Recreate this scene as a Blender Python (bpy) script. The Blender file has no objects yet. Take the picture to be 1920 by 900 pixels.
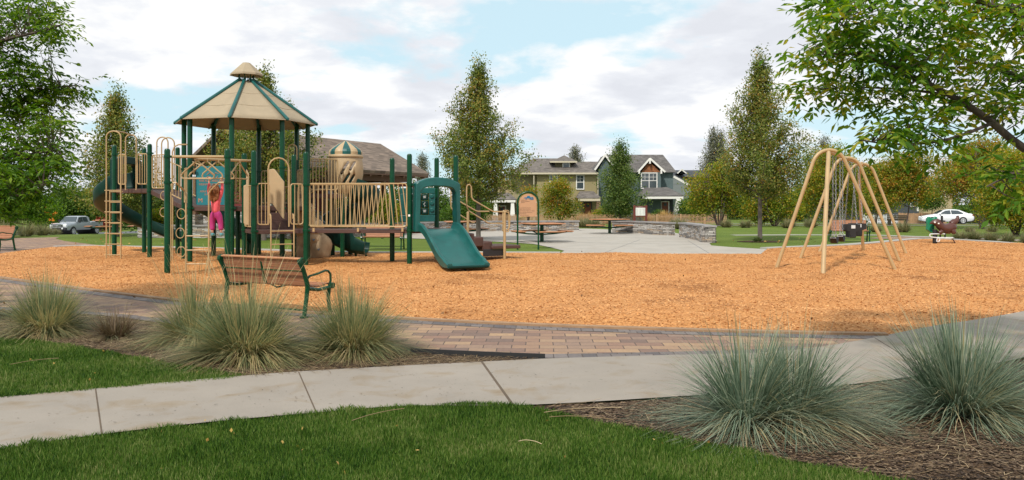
import bpy, bmesh, math, random
import numpy as np
from mathutils import Vector, Matrix
R = math.radians
sc = bpy.context.scene
# ---------------------------------------------------------------- camera
F, HY, CH = 1550.0, 383.0, 1.55          # focal length in photo pixels, horizon row, eye height
cam = bpy.data.cameras.new('camera'); camo = bpy.data.objects.new('camera', cam)
sc.collection.objects.link(camo); sc.camera = camo
camo.location = (0, 0, CH); camo.rotation_euler = (R(90), 0, 0)
cam.sensor_width = 36; cam.lens = F/1920*36; cam.shift_y = -(450-HY)/1920
cam.clip_start = .05; cam.clip_end = 6000
sc.render.resolution_x = 1024; sc.render.resolution_y = 480
# ---------------------------------------------------------------- light
sc.view_settings.view_transform = 'Standard'; sc.view_settings.look = 'None'
sc.view_settings.exposure = 0.14; sc.view_settings.gamma = 1
SUN_EL, SUN_AZ = 48, 205                 # azimuth from +y clockwise: behind the camera, a little left
sun = bpy.data.lights.new('sun', 'SUN'); suno = bpy.data.objects.new('sun', sun); sc.collection.objects.link(suno)
sun.energy = 3.3; sun.angle = R(3.5); sun.color = (1, .95, .86)
sd = Vector((math.sin(R(SUN_AZ))*math.cos(R(SUN_EL)), math.cos(R(SUN_AZ))*math.cos(R(SUN_EL)), math.sin(R(SUN_EL))))
suno.rotation_euler = sd.to_track_quat('Z', 'Y').to_euler(); suno.location = sd*60
w = bpy.data.worlds.new('World'); sc.world = w; w.use_nodes = True
nt = w.node_tree; N = nt.nodes; L = nt.links
for n in list(N): N.remove(n)
out = N.new('ShaderNodeOutputWorld'); bg = N.new('ShaderNodeBackground'); bg.inputs[1].default_value = .105
sky = N.new('ShaderNodeTexSky'); sky.sky_type = 'NISHITA'; sky.sun_disc = False
sky.sun_elevation = R(SUN_EL); sky.sun_rotation = R(SUN_AZ); sky.air_density = 1.0; sky.dust_density = .6; sky.ozone_density = 1.0
tc = N.new('ShaderNodeTexCoord'); sep = N.new('ShaderNodeSeparateXYZ'); L.new(tc.outputs['Generated'], sep.inputs[0])
def mth(op, a, b=None, c=None):
    m = N.new('ShaderNodeMath'); m.operation = op
    for i, v in enumerate((a, b, c)):
        if v is None: continue
        if isinstance(v, (int, float)): m.inputs[i].default_value = v
        else: L.new(v, m.inputs[i])
    return m.outputs[0]
zz = mth('MAXIMUM', sep.outputs[2], 0.0); zz = mth('ADD', zz, .22)
ux = mth('DIVIDE', sep.outputs[0], zz); uy = mth('DIVIDE', sep.outputs[1], zz)
cmb = N.new('ShaderNodeCombineXYZ'); L.new(ux, cmb.inputs[0]); L.new(uy, cmb.inputs[1])
def noise(scale, det, off, dist=0.0):
    mp = N.new('ShaderNodeMapping'); L.new(cmb.outputs[0], mp.inputs[0]); mp.inputs['Location'].default_value = off
    n = N.new('ShaderNodeTexNoise'); L.new(mp.outputs[0], n.inputs['Vector'])
    n.inputs['Scale'].default_value = scale; n.inputs['Detail'].default_value = det; n.inputs['Roughness'].default_value = .55
    n.inputs['Distortion'].default_value = dist
    return n.outputs[0]
def ramp(src, pts):
    r = N.new('ShaderNodeValToRGB'); L.new(src, r.inputs[0])
    while len(r.color_ramp.elements) < len(pts): r.color_ramp.elements.new(.5)
    for e, (p, c) in zip(r.color_ramp.elements, pts): e.position = p; e.color = (*c, 1)
    return r.outputs[0]
n1 = noise(1.35, 14, (3.4, 1.2, 0), .12); n2 = noise(2.6, 12, (8.3, 2.2, .5), .15); 
cover = ramp(n1, [(.425, (0, 0, 0)), (.49, (1, 1, 1))])
cloud = ramp(n2, [(.36, (6.8, 7.0, 7.5)), (.46, (7.5, 7.7, 8.15)), (.53, (8.7, 8.75, 8.8))])
skb = N.new('ShaderNodeMix'); skb.data_type = 'RGBA'; skb.blend_type = 'MIX'; skb.inputs[0].default_value = .85
L.new(sky.outputs[0], skb.inputs[6]); skb.inputs[7].default_value = (5.9, 7.9, 8.7, 1)
mx = N.new('ShaderNodeMix'); mx.data_type = 'RGBA'
L.new(cover, mx.inputs[0]); L.new(skb.outputs[2], mx.inputs[6]); L.new(cloud, mx.inputs[7])
L.new(mx.outputs[2], bg.inputs[0]); L.new(bg.outputs[0], out.inputs[0])

# ---------------------------------------------------------------- helpers
col = sc.collection
rng = np.random.default_rng(7); random.seed(7)
def S(a, b, v):
    t = max(0., min(1., (v-a)/(b-a))); return t*t*(3-2*t)
def zt(x, y): return -.8*S(50, 110, y) - 1.15*S(38, 70, y)*S(-14, -30, x)
def G(px, py):                            # measured point on the flat ground around the playground
    d = CH*F/(py-HY); return ((px-960)/F*d, d)
def X(px, d): return (px-960)/F*d
def Z(py, d): return CH-(py-HY)/F*d
def P(px, py, d): return Vector((X(px, d), d, Z(py, d)))

class MB:
    def __init__(s): s.v = []; s.f = []; s.m = Matrix.Identity(4); s.mi = []; s.cur = 0
    def add(s, vs, fs):
        b = len(s.v); s.v += [tuple(s.m @ Vector(p)) for p in vs]
        s.f += [[b+i for i in f] for f in fs]; s.mi += [s.cur]*len(fs); return s
    def box(s, c, d, rz=0, rx=0, ry=0):
        M_ = Matrix.Translation(c) @ Matrix.Rotation(rz, 4, 'Z') @ Matrix.Rotation(ry, 4, 'Y') @ Matrix.Rotation(rx, 4, 'X')
        a, b, e = d[0]/2, d[1]/2, d[2]/2
        vs = [M_ @ Vector(p) for p in [(-a,-b,-e),(a,-b,-e),(a,b,-e),(-a,b,-e),(-a,-b,e),(a,-b,e),(a,b,e),(-a,b,e)]]
        return s.add(vs, [(0,3,2,1),(4,5,6,7),(0,1,5,4),(1,2,6,5),(2,3,7,6),(3,0,4,7)])
    def bar(s, p, q, wdt, h):              # box-section bar between two points
        p, q = Vector(p), Vector(q); t = (q-p); ln = t.length; t.normalize()
        u = Vector((0,0,1)) if abs(t.z) < .95 else Vector((0,1,0))
        a = t.cross(u).normalized(); b = a.cross(t)
        vs = [x + a*i*wdt/2 + b*j*h/2 for x in (p, q) for i, j in ((-1,-1),(1,-1),(1,1),(-1,1))]
        return s.add(vs, [(3,2,1,0),(4,5,6,7),(0,1,5,4),(1,2,6,5),(2,3,7,6),(3,0,4,7)])
    def tube(s, pts, r, seg=8, closed=False, cap=True):
        pts = [Vector(p) for p in pts]; n = len(pts); rr = r if isinstance(r, (list, tuple)) else [r]*n
        vs = []; fs = []; prev = None
        for i, p in enumerate(pts):
            if closed: t = pts[(i+1) % n]-pts[i-1]
            else: t = pts[min(i+1, n-1)]-pts[max(i-1, 0)]
            t.normalize()
            if prev is None: a = t.orthogonal().normalized()
            else:
                a = prev - t*prev.dot(t)
                a = a.normalized() if a.length > 1e-6 else t.orthogonal().normalized()
            prev = a; b = t.cross(a)
            vs += [p + (a*math.cos(2*math.pi*k/seg)+b*math.sin(2*math.pi*k/seg))*rr[i] for k in range(seg)]
        for i in range(n if closed else n-1):
            j = (i+1) % n
            fs += [(i*seg+k, i*seg+(k+1) % seg, j*seg+(k+1) % seg, j*seg+k) for k in range(seg)]
        if cap and not closed: fs += [tuple(range(seg))[::-1], tuple((n-1)*seg+k for k in range(seg))]
        return s.add(vs, fs)
    def lathe(s, prof, c=(0,0,0), seg=16, a0=0., a1=2*math.pi, sx=1, sy=1):
        full = abs(a1-a0-2*math.pi) < 1e-6; cols = seg if full else seg+1
        c = Vector(c); vs = []
        for r, z in prof:
            for k in range(cols):
                a = a0+(a1-a0)*k/seg; vs.append(c+Vector((r*math.cos(a)*sx, r*math.sin(a)*sy, z)))
        fs = []
        for i in range(len(prof)-1):
            for k in range(seg):
                k2 = (k+1) % cols; fs.append((i*cols+k, i*cols+k2, (i+1)*cols+k2, (i+1)*cols+k))
        return s.add(vs, fs)
    def prism(s, poly, o, ax, ay, th):     # 2D polygon in plane (ax, ay) at o, extruded +-th/2
        o, ax, ay = Vector(o), Vector(ax).normalized(), Vector(ay).normalized(); n = ax.cross(ay)
        k = len(poly); vs = [o+ax*x+ay*y+n*th/2*sg for sg in (1, -1) for x, y in poly]
        fs = [tuple(range(k)), tuple(range(2*k-1, k-1, -1))]+[(i, k+i, k+(i+1) % k, (i+1) % k) for i in range(k)]
        return s.add(vs, fs)
    def grid(s, rows):                     # rows of points, all the same length
        m = len(rows[0]); vs = [p for r in rows for p in r]
        return s.add(vs, [(i*m+j, i*m+j+1, (i+1)*m+j+1, (i+1)*m+j) for i in range(len(rows)-1) for j in range(m-1)])
    def build(s, name, mat, parent=None, world=True, smooth=35, bevel=0, recalc=True, subsurf=0):
        me = bpy.data.meshes.new(name)
        off = Vector((0,0,0))
        if world:
            q = parent
            while q is not None: off = off+Vector(q.location); q = q.parent
        me.from_pydata([tuple(Vector(v)-off) for v in s.v], [], s.f)
        mats = mat if isinstance(mat, (list, tuple)) else [mat]
        for m_ in mats: me.materials.append(m_)
        if len(mats) > 1: me.polygons.foreach_set('material_index', s.mi)
        if recalc:
            bm = bmesh.new(); bm.from_mesh(me); bmesh.ops.recalc_face_normals(bm, faces=bm.faces); bm.to_mesh(me); bm.free()
        if smooth:
            me.polygons.foreach_set('use_smooth', [True]*len(me.polygons)); me.set_sharp_from_angle(angle=R(smooth))
        me.update()
        o = bpy.data.objects.new(name, me); col.objects.link(o); o.parent = parent
        if bevel:
            b = o.modifiers.new('bevel', 'BEVEL'); b.width = bevel; b.segments = 2; b.limit_method = 'ANGLE'; b.angle_limit = R(40)
        if subsurf:
            b = o.modifiers.new('sub', 'SUBSURF'); b.levels = subsurf; b.render_levels = subsurf
        return o
def tag(o, label=None, cat=None, group=None, kind=None):
    if label: o['label'] = label
    if cat: o['category'] = cat
    if group: o['group'] = group
    if kind: o['kind'] = kind
    return o
def thing(name, label, cat, loc=(0,0,0), rz=0, group=None):
    o = bpy.data.objects.new(name, None); col.objects.link(o); o.empty_display_size = .2
    o.location = loc; o.rotation_euler = (0, 0, rz); return tag(o, label, cat, group)
def copy_tree(o, parent=None):
    c = o.copy(); col.objects.link(c); c.parent = parent
    for ch in [x for x in bpy.data.objects if x.parent == o]: copy_tree(ch, c)
    return c
def dup(o, loc, rz=0, label=None, scale=None):
    kids = list(o.children); c = copy_tree(o); c.location = loc; c.rotation_euler = (0, 0, rz)
    if label: c['label'] = label
    if scale: c.scale = (scale,)*3 if isinstance(scale, (int, float)) else scale
    return c
def npmesh(name, V, Fa, mat, parent=None, smooth=False, world=True):   # V (n,3), Fa (m,k)
    off = np.zeros(3)
    if world:
        q = parent
        while q is not None: off = off+np.array(q.location); q = q.parent
    me = bpy.data.meshes.new(name); V = np.asarray(V, dtype=np.float32)-off.astype(np.float32); Fa = np.asarray(Fa, dtype=np.int32)
    me.vertices.add(len(V)); me.vertices.foreach_set('co', V.ravel())
    m, k = Fa.shape
    me.loops.add(m*k); me.loops.foreach_set('vertex_index', Fa.ravel())
    me.polygons.add(m); me.polygons.foreach_set('loop_start', np.arange(0, m*k, k, dtype=np.int32))
    me.polygons.foreach_set('use_smooth', [smooth]*m)
    me.materials.append(mat); me.update(calc_edges=True); me.validate()
    o = bpy.data.objects.new(name, me); col.objects.link(o); o.parent = parent
    return o
def text_mb(txt, size, origin, ax, ay, name, mat, parent, th=.002, align='LEFT'):
    cu = bpy.data.curves.new('t', 'FONT'); cu.body = txt; cu.size = size; cu.extrude = th; cu.align_x = align; cu.resolution_u = 2
    o = bpy.data.objects.new('t', cu); col.objects.link(o)
    dg = bpy.context.evaluated_depsgraph_get(); me = bpy.data.meshes.new_from_object(o.evaluated_get(dg))
    bpy.data.objects.remove(o)
    ax, ay = Vector(ax).normalized(), Vector(ay).normalized(); n = ax.cross(ay); O = Vector(origin)
    vs = [O+ax*v.co.x+ay*v.co.y+n*v.co.z for v in me.vertices]; fs = [list(p.vertices) for p in me.polygons]
    mb = MB(); mb.add(vs, fs); return mb
# ---------------------------------------------------------------- materials
def newmat(name):
    m = bpy.data.materials.new(name); m.use_nodes = True; t = m.node_tree
    return m, t, t.nodes['Principled BSDF']
def nd(t, typ, **kw):
    n = t.nodes.new(typ)
    for k, v in kw.items():
        if k in n.inputs: n.inputs[k].default_value = v
        else: setattr(n, k, v)
    return n
def cramp(t, src, pts, interp='LINEAR'):
    r = t.nodes.new('ShaderNodeValToRGB'); t.links.new(src, r.inputs[0]); r.color_ramp.interpolation = interp
    while len(r.color_ramp.elements) < len(pts): r.color_ramp.elements.new(.5)
    for e, (p, c) in zip(r.color_ramp.elements, pts): e.position = p; e.color = (*c, 1)
    return r.outputs[0]
def mixc(t, fac, a, b, mode='MIX'):
    m = t.nodes.new('ShaderNodeMix'); m.data_type = 'RGBA'; m.blend_type = mode
    for i, v in ((0, fac), (6, a), (7, b)):
        if isinstance(v, (int, float)): m.inputs[i].default_value = v
        elif isinstance(v, tuple): m.inputs[i].default_value = (*v, 1)
        else: t.links.new(v, m.inputs[i])
    return m.outputs[2]
def coords(t, kind='Object', scale=(1,1,1), rot=(0,0,0)):
    c = t.nodes.new('ShaderNodeTexCoord'); mp = t.nodes.new('ShaderNodeMapping'); t.links.new(c.outputs[kind], mp.inputs[0])
    mp.inputs['Scale'].default_value = scale; mp.inputs['Rotation'].default_value = rot; return mp.outputs[0]
def nz(t, vec, scale, detail=5, rough=.6, dist=0):
    n = nd(t, 'ShaderNodeTexNoise', Scale=scale, Detail=detail, Roughness=rough, Distortion=dist); t.links.new(vec, n.inputs['Vector']); return n.outputs[0]
def bumpn(t, src, strength, dist, p):
    b = nd(t, 'ShaderNodeBump', Strength=strength, Distance=dist); t.links.new(src, b.inputs['Height']); t.links.new(b.outputs[0], p.inputs['Normal']); return b
def mat(name, c, rough=.5, metal=0, var=.18, vs=3, bump=.15, bs=60, spec=None, scale=(1,1,1), coat=0):
    m, t, p = newmat(name); v = coords(t, 'Object', scale)
    a = tuple(x*(1-var) for x in c); b = tuple(min(1, x*(1+var)) for x in c)
    n = nz(t, v, vs, 6); t.links.new(cramp(t, n, [(.3, a), (.7, b)]), p.inputs['Base Color'])
    rr = nd(t, 'ShaderNodeMapRange'); t.links.new(n, rr.inputs[0]); rr.inputs[3].default_value = max(0, rough-.08); rr.inputs[4].default_value = min(1, rough+.1)
    t.links.new(rr.outputs[0], p.inputs['Roughness'])
    p.inputs['Metallic'].default_value = metal
    if spec is not None: p.inputs['Specular IOR Level'].default_value = spec
    if coat: p.inputs['Coat Weight'].default_value = coat
    if bump: bumpn(t, nz(t, v, bs, 4), bump, .004, p)
    return m
def leafmat(name, cols, trans=.35, rough=.55):
    m, t, p = newmat(name)
    g = t.nodes.new('ShaderNodeNewGeometry'); pts = [(i/(len(cols)-1) if len(cols) > 1 else 0, c) for i, c in enumerate(cols)]
    big = nz(t, coords(t, 'Object'), .9, 3)
    ad = t.nodes.new('ShaderNodeMath'); ad.operation = 'MULTIPLY_ADD'; t.links.new(big, ad.inputs[0]); ad.inputs[1].default_value = 1.3; ad.inputs[2].default_value = -.65
    a2 = t.nodes.new('ShaderNodeMath'); a2.operation = 'MULTIPLY_ADD'; t.links.new(g.outputs['Random Per Island'], a2.inputs[0]); a2.inputs[1].default_value = .85; t.links.new(ad.outputs[0], a2.inputs[2])
    a3 = t.nodes.new('ShaderNodeMath'); a3.operation = 'ADD'; a3.inputs[1].default_value = .08; t.links.new(a2.outputs[0], a3.inputs[0])
    c = cramp(t, a3.outputs[0], pts)
    t.links.new(c, p.inputs['Base Color']); p.inputs['Roughness'].default_value = rough; p.inputs['Specular IOR Level'].default_value = .3
    tr = nd(t, 'ShaderNodeBsdfTranslucent'); 
    hs = nd(t, 'ShaderNodeHueSaturation', Saturation=1.15, Value=1.25); t.links.new(c, hs.inputs['Color']); t.links.new(hs.outputs[0], tr.inputs[0])
    ms = nd(t, 'ShaderNodeMixShader'); ms.inputs[0].default_value = trans
    t.links.new(p.outputs[0], ms.inputs[1]); t.links.new(tr.outputs[0], ms.inputs[2])
    t.links.new(ms.outputs[0], t.nodes['Material Output'].inputs[0]); return m
Mt = {}
Mt['post'] = mat('green_post_paint', (.0015, .048, .019), .27, var=.2, bump=.05, spec=.28)
Mt['tan'] = mat('tan_powder_coat', (.43, .295, .145), .4, var=.1, bump=.05)
Mt['tanplastic'] = mat('tan_plastic', (.45, .32, .18), .5, var=.08, bump=.08)
Mt['teal'] = mat('teal_plastic', (.006, .088, .080), .36, var=.2, vs=4, bump=.08)
Mt['dkgreen'] = mat('dark_green_plastic', (.003, .030, .023), .4, var=.25, bump=.08, spec=.2)
Mt['brown'] = mat('brown_vinyl_deck', (.075, .036, .028), .6, bump=.3, bs=200)
Mt['canvas'] = mat('tan_shade_canvas', (.43, .345, .235), .85, var=.08, vs=3, bump=.25, bs=120)
_t = Mt['canvas'].node_tree; _p = _t.nodes['Principled BSDF']; _tr = nd(_t, 'ShaderNodeBsdfTranslucent'); _tr.inputs[0].default_value = (.55, .43, .28, 1); _ms = nd(_t, 'ShaderNodeMixShader'); _ms.inputs[0].default_value = .22
_t.links.new(_p.outputs[0], _ms.inputs[1]); _t.links.new(_tr.outputs[0], _ms.inputs[2]); _t.links.new(_ms.outputs[0], _t.nodes['Material Output'].inputs[0])
Mt['signteal'] = mat('teal_sign_panel', (.012, .17, .20), .45, var=.08)
Mt['orange'] = mat('orange_lettering', (.55, .2, .09), .6)
Mt['white'] = mat('white_paint', (.78, .78, .75), .5, var=.06)
Mt['whitemetal'] = mat('white_metal', (.7, .72, .72), .35)
Mt['black'] = mat('black_rubber', (.015, .015, .016), .6)
Mt['darkmetal'] = mat('dark_metal', (.05, .05, .055), .45, metal=.6)
Mt['chain'] = mat('galvanised_chain', (.30, .31, .33), .45, metal=.5)
Mt['hold'] = mat('grey_holds', (.12, .15, .19), .6)
Mt['rock'] = mat('tan_moulded_rock', (.42, .30, .18), .75, var=.25, vs=4, bump=.6, bs=12)
Mt['navy'] = mat('navy_plastic', (.01, .02, .07), .5)
def wood(name, c, grain=(1.5, 22, 22)):
    m, t, p = newmat(name); v = coords(t, 'Object', grain); n = nz(t, v, 2.2, 8, .65, .4)
    t.links.new(cramp(t, n, [(.3, tuple(x*.62 for x in c)), (.55, c), (.8, tuple(min(1, x*1.25) for x in c))]), p.inputs['Base Color'])
    p.inputs['Roughness'].default_value = .62; bumpn(t, n, .35, .003, p); return m
Mt['slat'] = wood('cedar_slat', (.50, .22, .10))
Mt['benchslat'] = wood('bench_slat', (.36, .155, .075))
Mt['slatdark'] = wood('weathered_slat', (.20, .15, .10))
Mt['fencewood'] = wood('cedar_fence', (.42, .25, .14), (14, 14, 1.2))
Mt['timber'] = wood('dark_timber', (.16, .085, .05))
Mt['bark'] = mat('bark', (.085, .06, .048), .9, var=.4, vs=9, bump=.9, bs=30, scale=(1,1,.3))
Mt['barkg'] = mat('grey_bark', (.13, .105, .09), .9, var=.35, vs=9, bump=.9, bs=30, scale=(1,1,.3))
# ---------------------------------------------------------------- ground materials
def grass_ground():
    m, t, p = newmat('lawn_soil'); v = coords(t)
    n = nz(t, v, .35, 4); n2 = nz(t, v, 30, 6, .75)
    c1 = cramp(t, n, [(.3, (.095, .145, .020)), (.7, (.15, .20, .034))])
    c2 = cramp(t, n2, [(.3, (.5, .5, .5)), (.65, (1.25, 1.25, 1.2))])
    t.links.new(mixc(t, 1., c1, c2, 'MULTIPLY'), p.inputs['Base Color']); p.inputs['Roughness'].default_value = .9
    p.inputs['Specular IOR Level'].default_value = .15
    bumpn(t, nz(t, v, 55, 6, .8), .8, .03, p); return m
Mt['lawn'] = grass_ground()
def chips():
    m, t, p = newmat('wood_chips')
    v = coords(t)
    dn = nd(t, 'ShaderNodeTexNoise', Scale=14., Detail=3.); t.links.new(v, dn.inputs['Vector'])
    vv = nd(t, 'ShaderNodeVectorMath', operation='MULTIPLY_ADD'); t.links.new(dn.outputs[1], vv.inputs[0]); vv.inputs[1].default_value = (.09, .09, 0); t.links.new(v, vv.inputs[2])
    st = t.nodes.new('ShaderNodeMapping'); st.inputs['Scale'].default_value = (52, 70, 60); t.links.new(vv.outputs[0], st.inputs[0])
    vo = nd(t, 'ShaderNodeTexVoronoi', feature='F1'); vo.inputs['Scale'].default_value = 1; t.links.new(st.outputs[0], vo.inputs['Vector'])
    sp = nd(t, 'ShaderNodeSeparateColor'); t.links.new(vo.outputs['Color'], sp.inputs[0])
    c = cramp(t, sp.outputs[0], [(0, (.44, .185, .058)), (.25, (.57, .255, .082)), (.6, (.64, .30, .105)), (1, (.70, .36, .145))])
    ed = cramp(t, vo.outputs['Distance'], [(.35, (1, 1, 1)), (.75, (.72, .68, .62))])
    c = mixc(t, .8, c, ed, 'MULTIPLY')
    big = cramp(t, nz(t, v, .5, 5, .7), [(.34, (.62, .56, .50)), (.46, (.95, .94, .92)), (.7, (1.06, 1.05, 1.03))])
    c = mixc(t, 1., c, big, 'MULTIPLY')
    t.links.new(c, p.inputs['Base Color']); p.inputs['Roughness'].default_value = .85; p.inputs['Specular IOR Level'].default_value = .2
    b1 = bumpn(t, sp.outputs[1], .6, .012, p)
    b2 = nd(t, 'ShaderNodeBump', Strength=.5, Distance=.08); t.links.new(nz(t, v, 2.2, 4), b2.inputs['Height']); t.links.new(b2.outputs[0], b1.inputs['Normal'])
    return m
Mt['chips'] = chips()
def concrete(name, c, stain=1.0):
    m, t, p = newmat(name); v = coords(t)
    n = nz(t, v, .9, 8, .65); n2 = nz(t, v, 90, 4, .7); n3 = nz(t, v, 2.3, 6, .6, .6)
    a = cramp(t, n, [(.3, tuple(x*.86 for x in c)), (.7, tuple(x*1.08 for x in c))])
    st = cramp(t, n3, [(.52, (1, 1, 1)), (.66, (.90, .83, .72)), (.8, (.76, .65, .52))]); a = mixc(t, stain, a, st, 'MULTIPLY')
    vo = nd(t, 'ShaderNodeTexVoronoi'); vo.inputs['Scale'].default_value = 11; t.links.new(v, vo.inputs['Vector'])
    spk = cramp(t, vo.outputs['Distance'], [(.05, (.55, .42, .32)), (.10, (1, 1, 1))])
    a = mixc(t, .55*stain, a, spk, 'MULTIPLY')
    a = mixc(t, .5, a, cramp(t, n2, [(.3, (.85, .85, .85)), (.7, (1.08, 1.08, 1.08))]), 'MULTIPLY')
    t.links.new(a, p.inputs['Base Color']); p.inputs['Roughness'].default_value = .88; p.inputs['Specular IOR Level'].default_value = .25
    bumpn(t, n2, .35, .004, p); return m
Mt['concrete'] = concrete('sidewalk_concrete', (.30, .262, .222)); Mt['plaza'] = concrete('plaza_concrete', (.40, .365, .32), .5)
Mt['curb'] = concrete('curb_concrete', (.40, .38, .345), .3)
def mulch():
    m, t, p = newmat('bark_mulch'); v = coords(t, 'Object', (1, 1, 1))
    dn = nd(t, 'ShaderNodeTexNoise', Scale=9., Detail=4.); t.links.new(v, dn.inputs['Vector'])
    vv = nd(t, 'ShaderNodeVectorMath', operation='MULTIPLY_ADD'); t.links.new(dn.outputs[1], vv.inputs[0]); vv.inputs[1].default_value = (.16, .16, 0); t.links.new(v, vv.inputs[2])
    vo = nd(t, 'ShaderNodeTexVoronoi'); vo.inputs['Scale'].default_value = 40; t.links.new(vv.outputs[0], vo.inputs['Vector'])
    sp = nd(t, 'ShaderNodeSeparateColor'); t.links.new(vo.outputs['Color'], sp.inputs[0])
    c = cramp(t, sp.outputs[0], [(0, (.018, .012, .008)), (.5, (.045, .028, .018)), (.85, (.10, .062, .036)), (1, (.25, .17, .10))])
    t.links.new(c, p.inputs['Base Color']); p.inputs['Roughness'].default_value = .95; p.inputs['Specular IOR Level'].default_value = .1
    bumpn(t, sp.outputs[1], 1., .03, p); return m
Mt['mulch'] = mulch()
def pavers(name, border=False):
    m, t, p = newmat(name); v = coords(t, 'Object', (1, 1, 1), (0, 0, R(2)))
    dn = nd(t, 'ShaderNodeTexNoise', Scale=1.5, Detail=2.); t.links.new(v, dn.inputs['Vector'])
    vv = nd(t, 'ShaderNodeVectorMath', operation='MULTIPLY_ADD'); t.links.new(dn.outputs[1], vv.inputs[0]); vv.inputs[1].default_value = (.03, .03, 0); t.links.new(v, vv.inputs[2])
    b = nd(t, 'ShaderNodeTexBrick'); t.links.new(vv.outputs[0], b.inputs['Vector'])
    b.inputs['Scale'].default_value = 1; b.inputs['Mortar Size'].default_value = .006; b.inputs['Mortar Smooth'].default_value = .3
    b.inputs['Brick Width'].default_value = .145 if border else .30; b.inputs['Row Height'].default_value = .25 if border else .205
    b.offset = .5; b.squash = 1; b.inputs['Bias'].default_value = 0
    b.inputs['Color1'].default_value = (0, 0, 0, 1); b.inputs['Color2'].default_value = (1, 1, 1, 1); b.inputs['Mortar'].default_value = (.5, .5, .5, 1)
    sp = nd(t, 'ShaderNodeSeparateColor'); t.links.new(b.outputs['Color'], sp.inputs[0])
    if border: c = cramp(t, sp.outputs[0], [(0, (.10, .085, .085)), (1, (.20, .165, .15))])
    else: c = cramp(t, sp.outputs[0], [(0, (.17, .11, .085)), (.35, (.25, .145, .10)), (.7, (.37, .235, .135)), (1, (.24, .155, .115))])
    c = mixc(t, .7, c, cramp(t, nz(t, v, 30, 5), [(.3, (.75, .75, .75)), (.7, (1.15, 1.15, 1.15))]), 'MULTIPLY')
    c = mixc(t, b.outputs['Fac'], c, (.07, .05, .04))
    t.links.new(c, p.inputs['Base Color']); p.inputs['Roughness'].default_value = .8
    iv = nd(t, 'ShaderNodeMath', operation='SUBTRACT'); iv.inputs[0].default_value = 1; t.links.new(b.outputs['Fac'], iv.inputs[1])
    bumpn(t, iv.outputs[0], .6, .008, p); return m
Mt['paver'] = pavers('brick_pavers'); Mt['paverb'] = pavers('grey_border_pavers', True)
Mt['asphalt'] = mat('asphalt', (.10, .105, .115), .85, var=.15, vs=.6, bump=.3, bs=80)
Mt['tanbrick'] = mat('tan_edge_brick', (.30, .18, .10), .85, var=.2, vs=6, bump=.3)
# ---------------------------------------------------------------- ground
def sheet(name, pts, z, m, kind='structure'):
    me = bpy.data.meshes.new(name); me.from_pydata([(x, y, z) for x, y in pts], [], [list(range(len(pts)))])
    bm = bmesh.new(); bm.from_mesh(me); bmesh.ops.recalc_face_normals(bm, faces=bm.faces)
    for f in bm.faces:
        if f.normal.z < 0: f.normal_flip()
    bmesh.ops.triangulate(bm, faces=bm.faces); bm.to_mesh(me); bm.free()
    me.materials.append(m); o = bpy.data.objects.new(name, me); col.objects.link(o); o['kind'] = kind; return o
def smooth_line(pts, n=6):                 # Catmull-Rom
    pts = [Vector((*p, 0)) if len(p) == 2 else Vector(p) for p in pts]; o = []
    for i in range(len(pts)-1):
        p0, p1, p2, p3 = pts[max(i-1, 0)], pts[i], pts[i+1], pts[min(i+2, len(pts)-1)]
        for k in range(n):
            u = k/n
            o.append(.5*((2*p1)+(-p0+p2)*u+(2*p0-5*p1+4*p2-p3)*u*u+(-p0+3*p1-3*p2+p3)*u**3))
    o.append(pts[-1]); return o
def xy(l): return [(p[0], p[1]) for p in l]
# base terrain: one sheet to the horizon
xs = sorted(set([-3000, -1500, -800, -400, -260, -200]+list(range(-160, 161, 3))+[200, 260, 400, 800, 1500, 3000]))
ys = sorted(set([-60, -30, -10, 0]+list(range(3, 150, 3))+[165, 190, 230, 300, 500, 900, 1600, 3000]))
gb = MB(); gb.grid([[(x, y, zt(x, y)) for x in xs] for y in ys]); g = gb.build('ground', Mt['lawn'], smooth=60); g['kind'] = 'structure'
def gp(l): return [G(*p) for p in l]
side_up = gp([(-150,770),(0,748),(180,733),(440,710),(620,697),(905,682),(1030,676),(1270,669),(1420,665),(1520,656),(1620,640),(1740,616),(1830,602),(1920,586),(2100,552),(2300,520)])
side_lo = gp([(-150,880),(0,848),(190,820),(390,797),(590,779),(760,766),(960,765),(1130,757),(1270,748),(1450,738),(1640,720),(1800,696),(1920,674),(2100,630),(2400,560)])
su = xy(smooth_line(side_up)); sl = xy(smooth_line(side_lo))
o = MB()
poly = su+sl[::-1]
sw = sheet('sidewalk', poly, .022, Mt['concrete'])
# joints of the sidewalk: thin dark grooves
jb = MB()
for (a, b, wd) in (((179,733),(191,820),.010),((560,702),(593,779),.010),((903,682),(962,765),.022),((1330,667),(1420,740),.010),((1640,637),(1750,706),.01)):
    p, q = G(*a), G(*b); p = Vector((*p, .0232)); q = Vector((*q, .0232)); jb.bar(p, q, wd, .0016)
j = jb.build('sidewalk_joint', mat('joint_dirt', (.10, .07, .045), .95)); j['kind'] = 'structure'
pav_up = gp([(-260,490),(-80,512),(0,522),(190,548),(420,575),(600,590),(760,600),(1000,612),(1300,622),(1500,627),(1660,630)])
pav_lo = gp([(-260,560),(-80,575),(0,583),(180,593),(290,606),(400,621),(600,647),(780,664),(1020,675)])
pu = xy(smooth_line(pav_up)); pl = xy(smooth_line(pav_lo))
sheet('paver_path', pu+gp([(1600,644),(1500,660),(1420,667),(1270,671),(1030,678)])+pl[::-1], .016, Mt['paver'])
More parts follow.
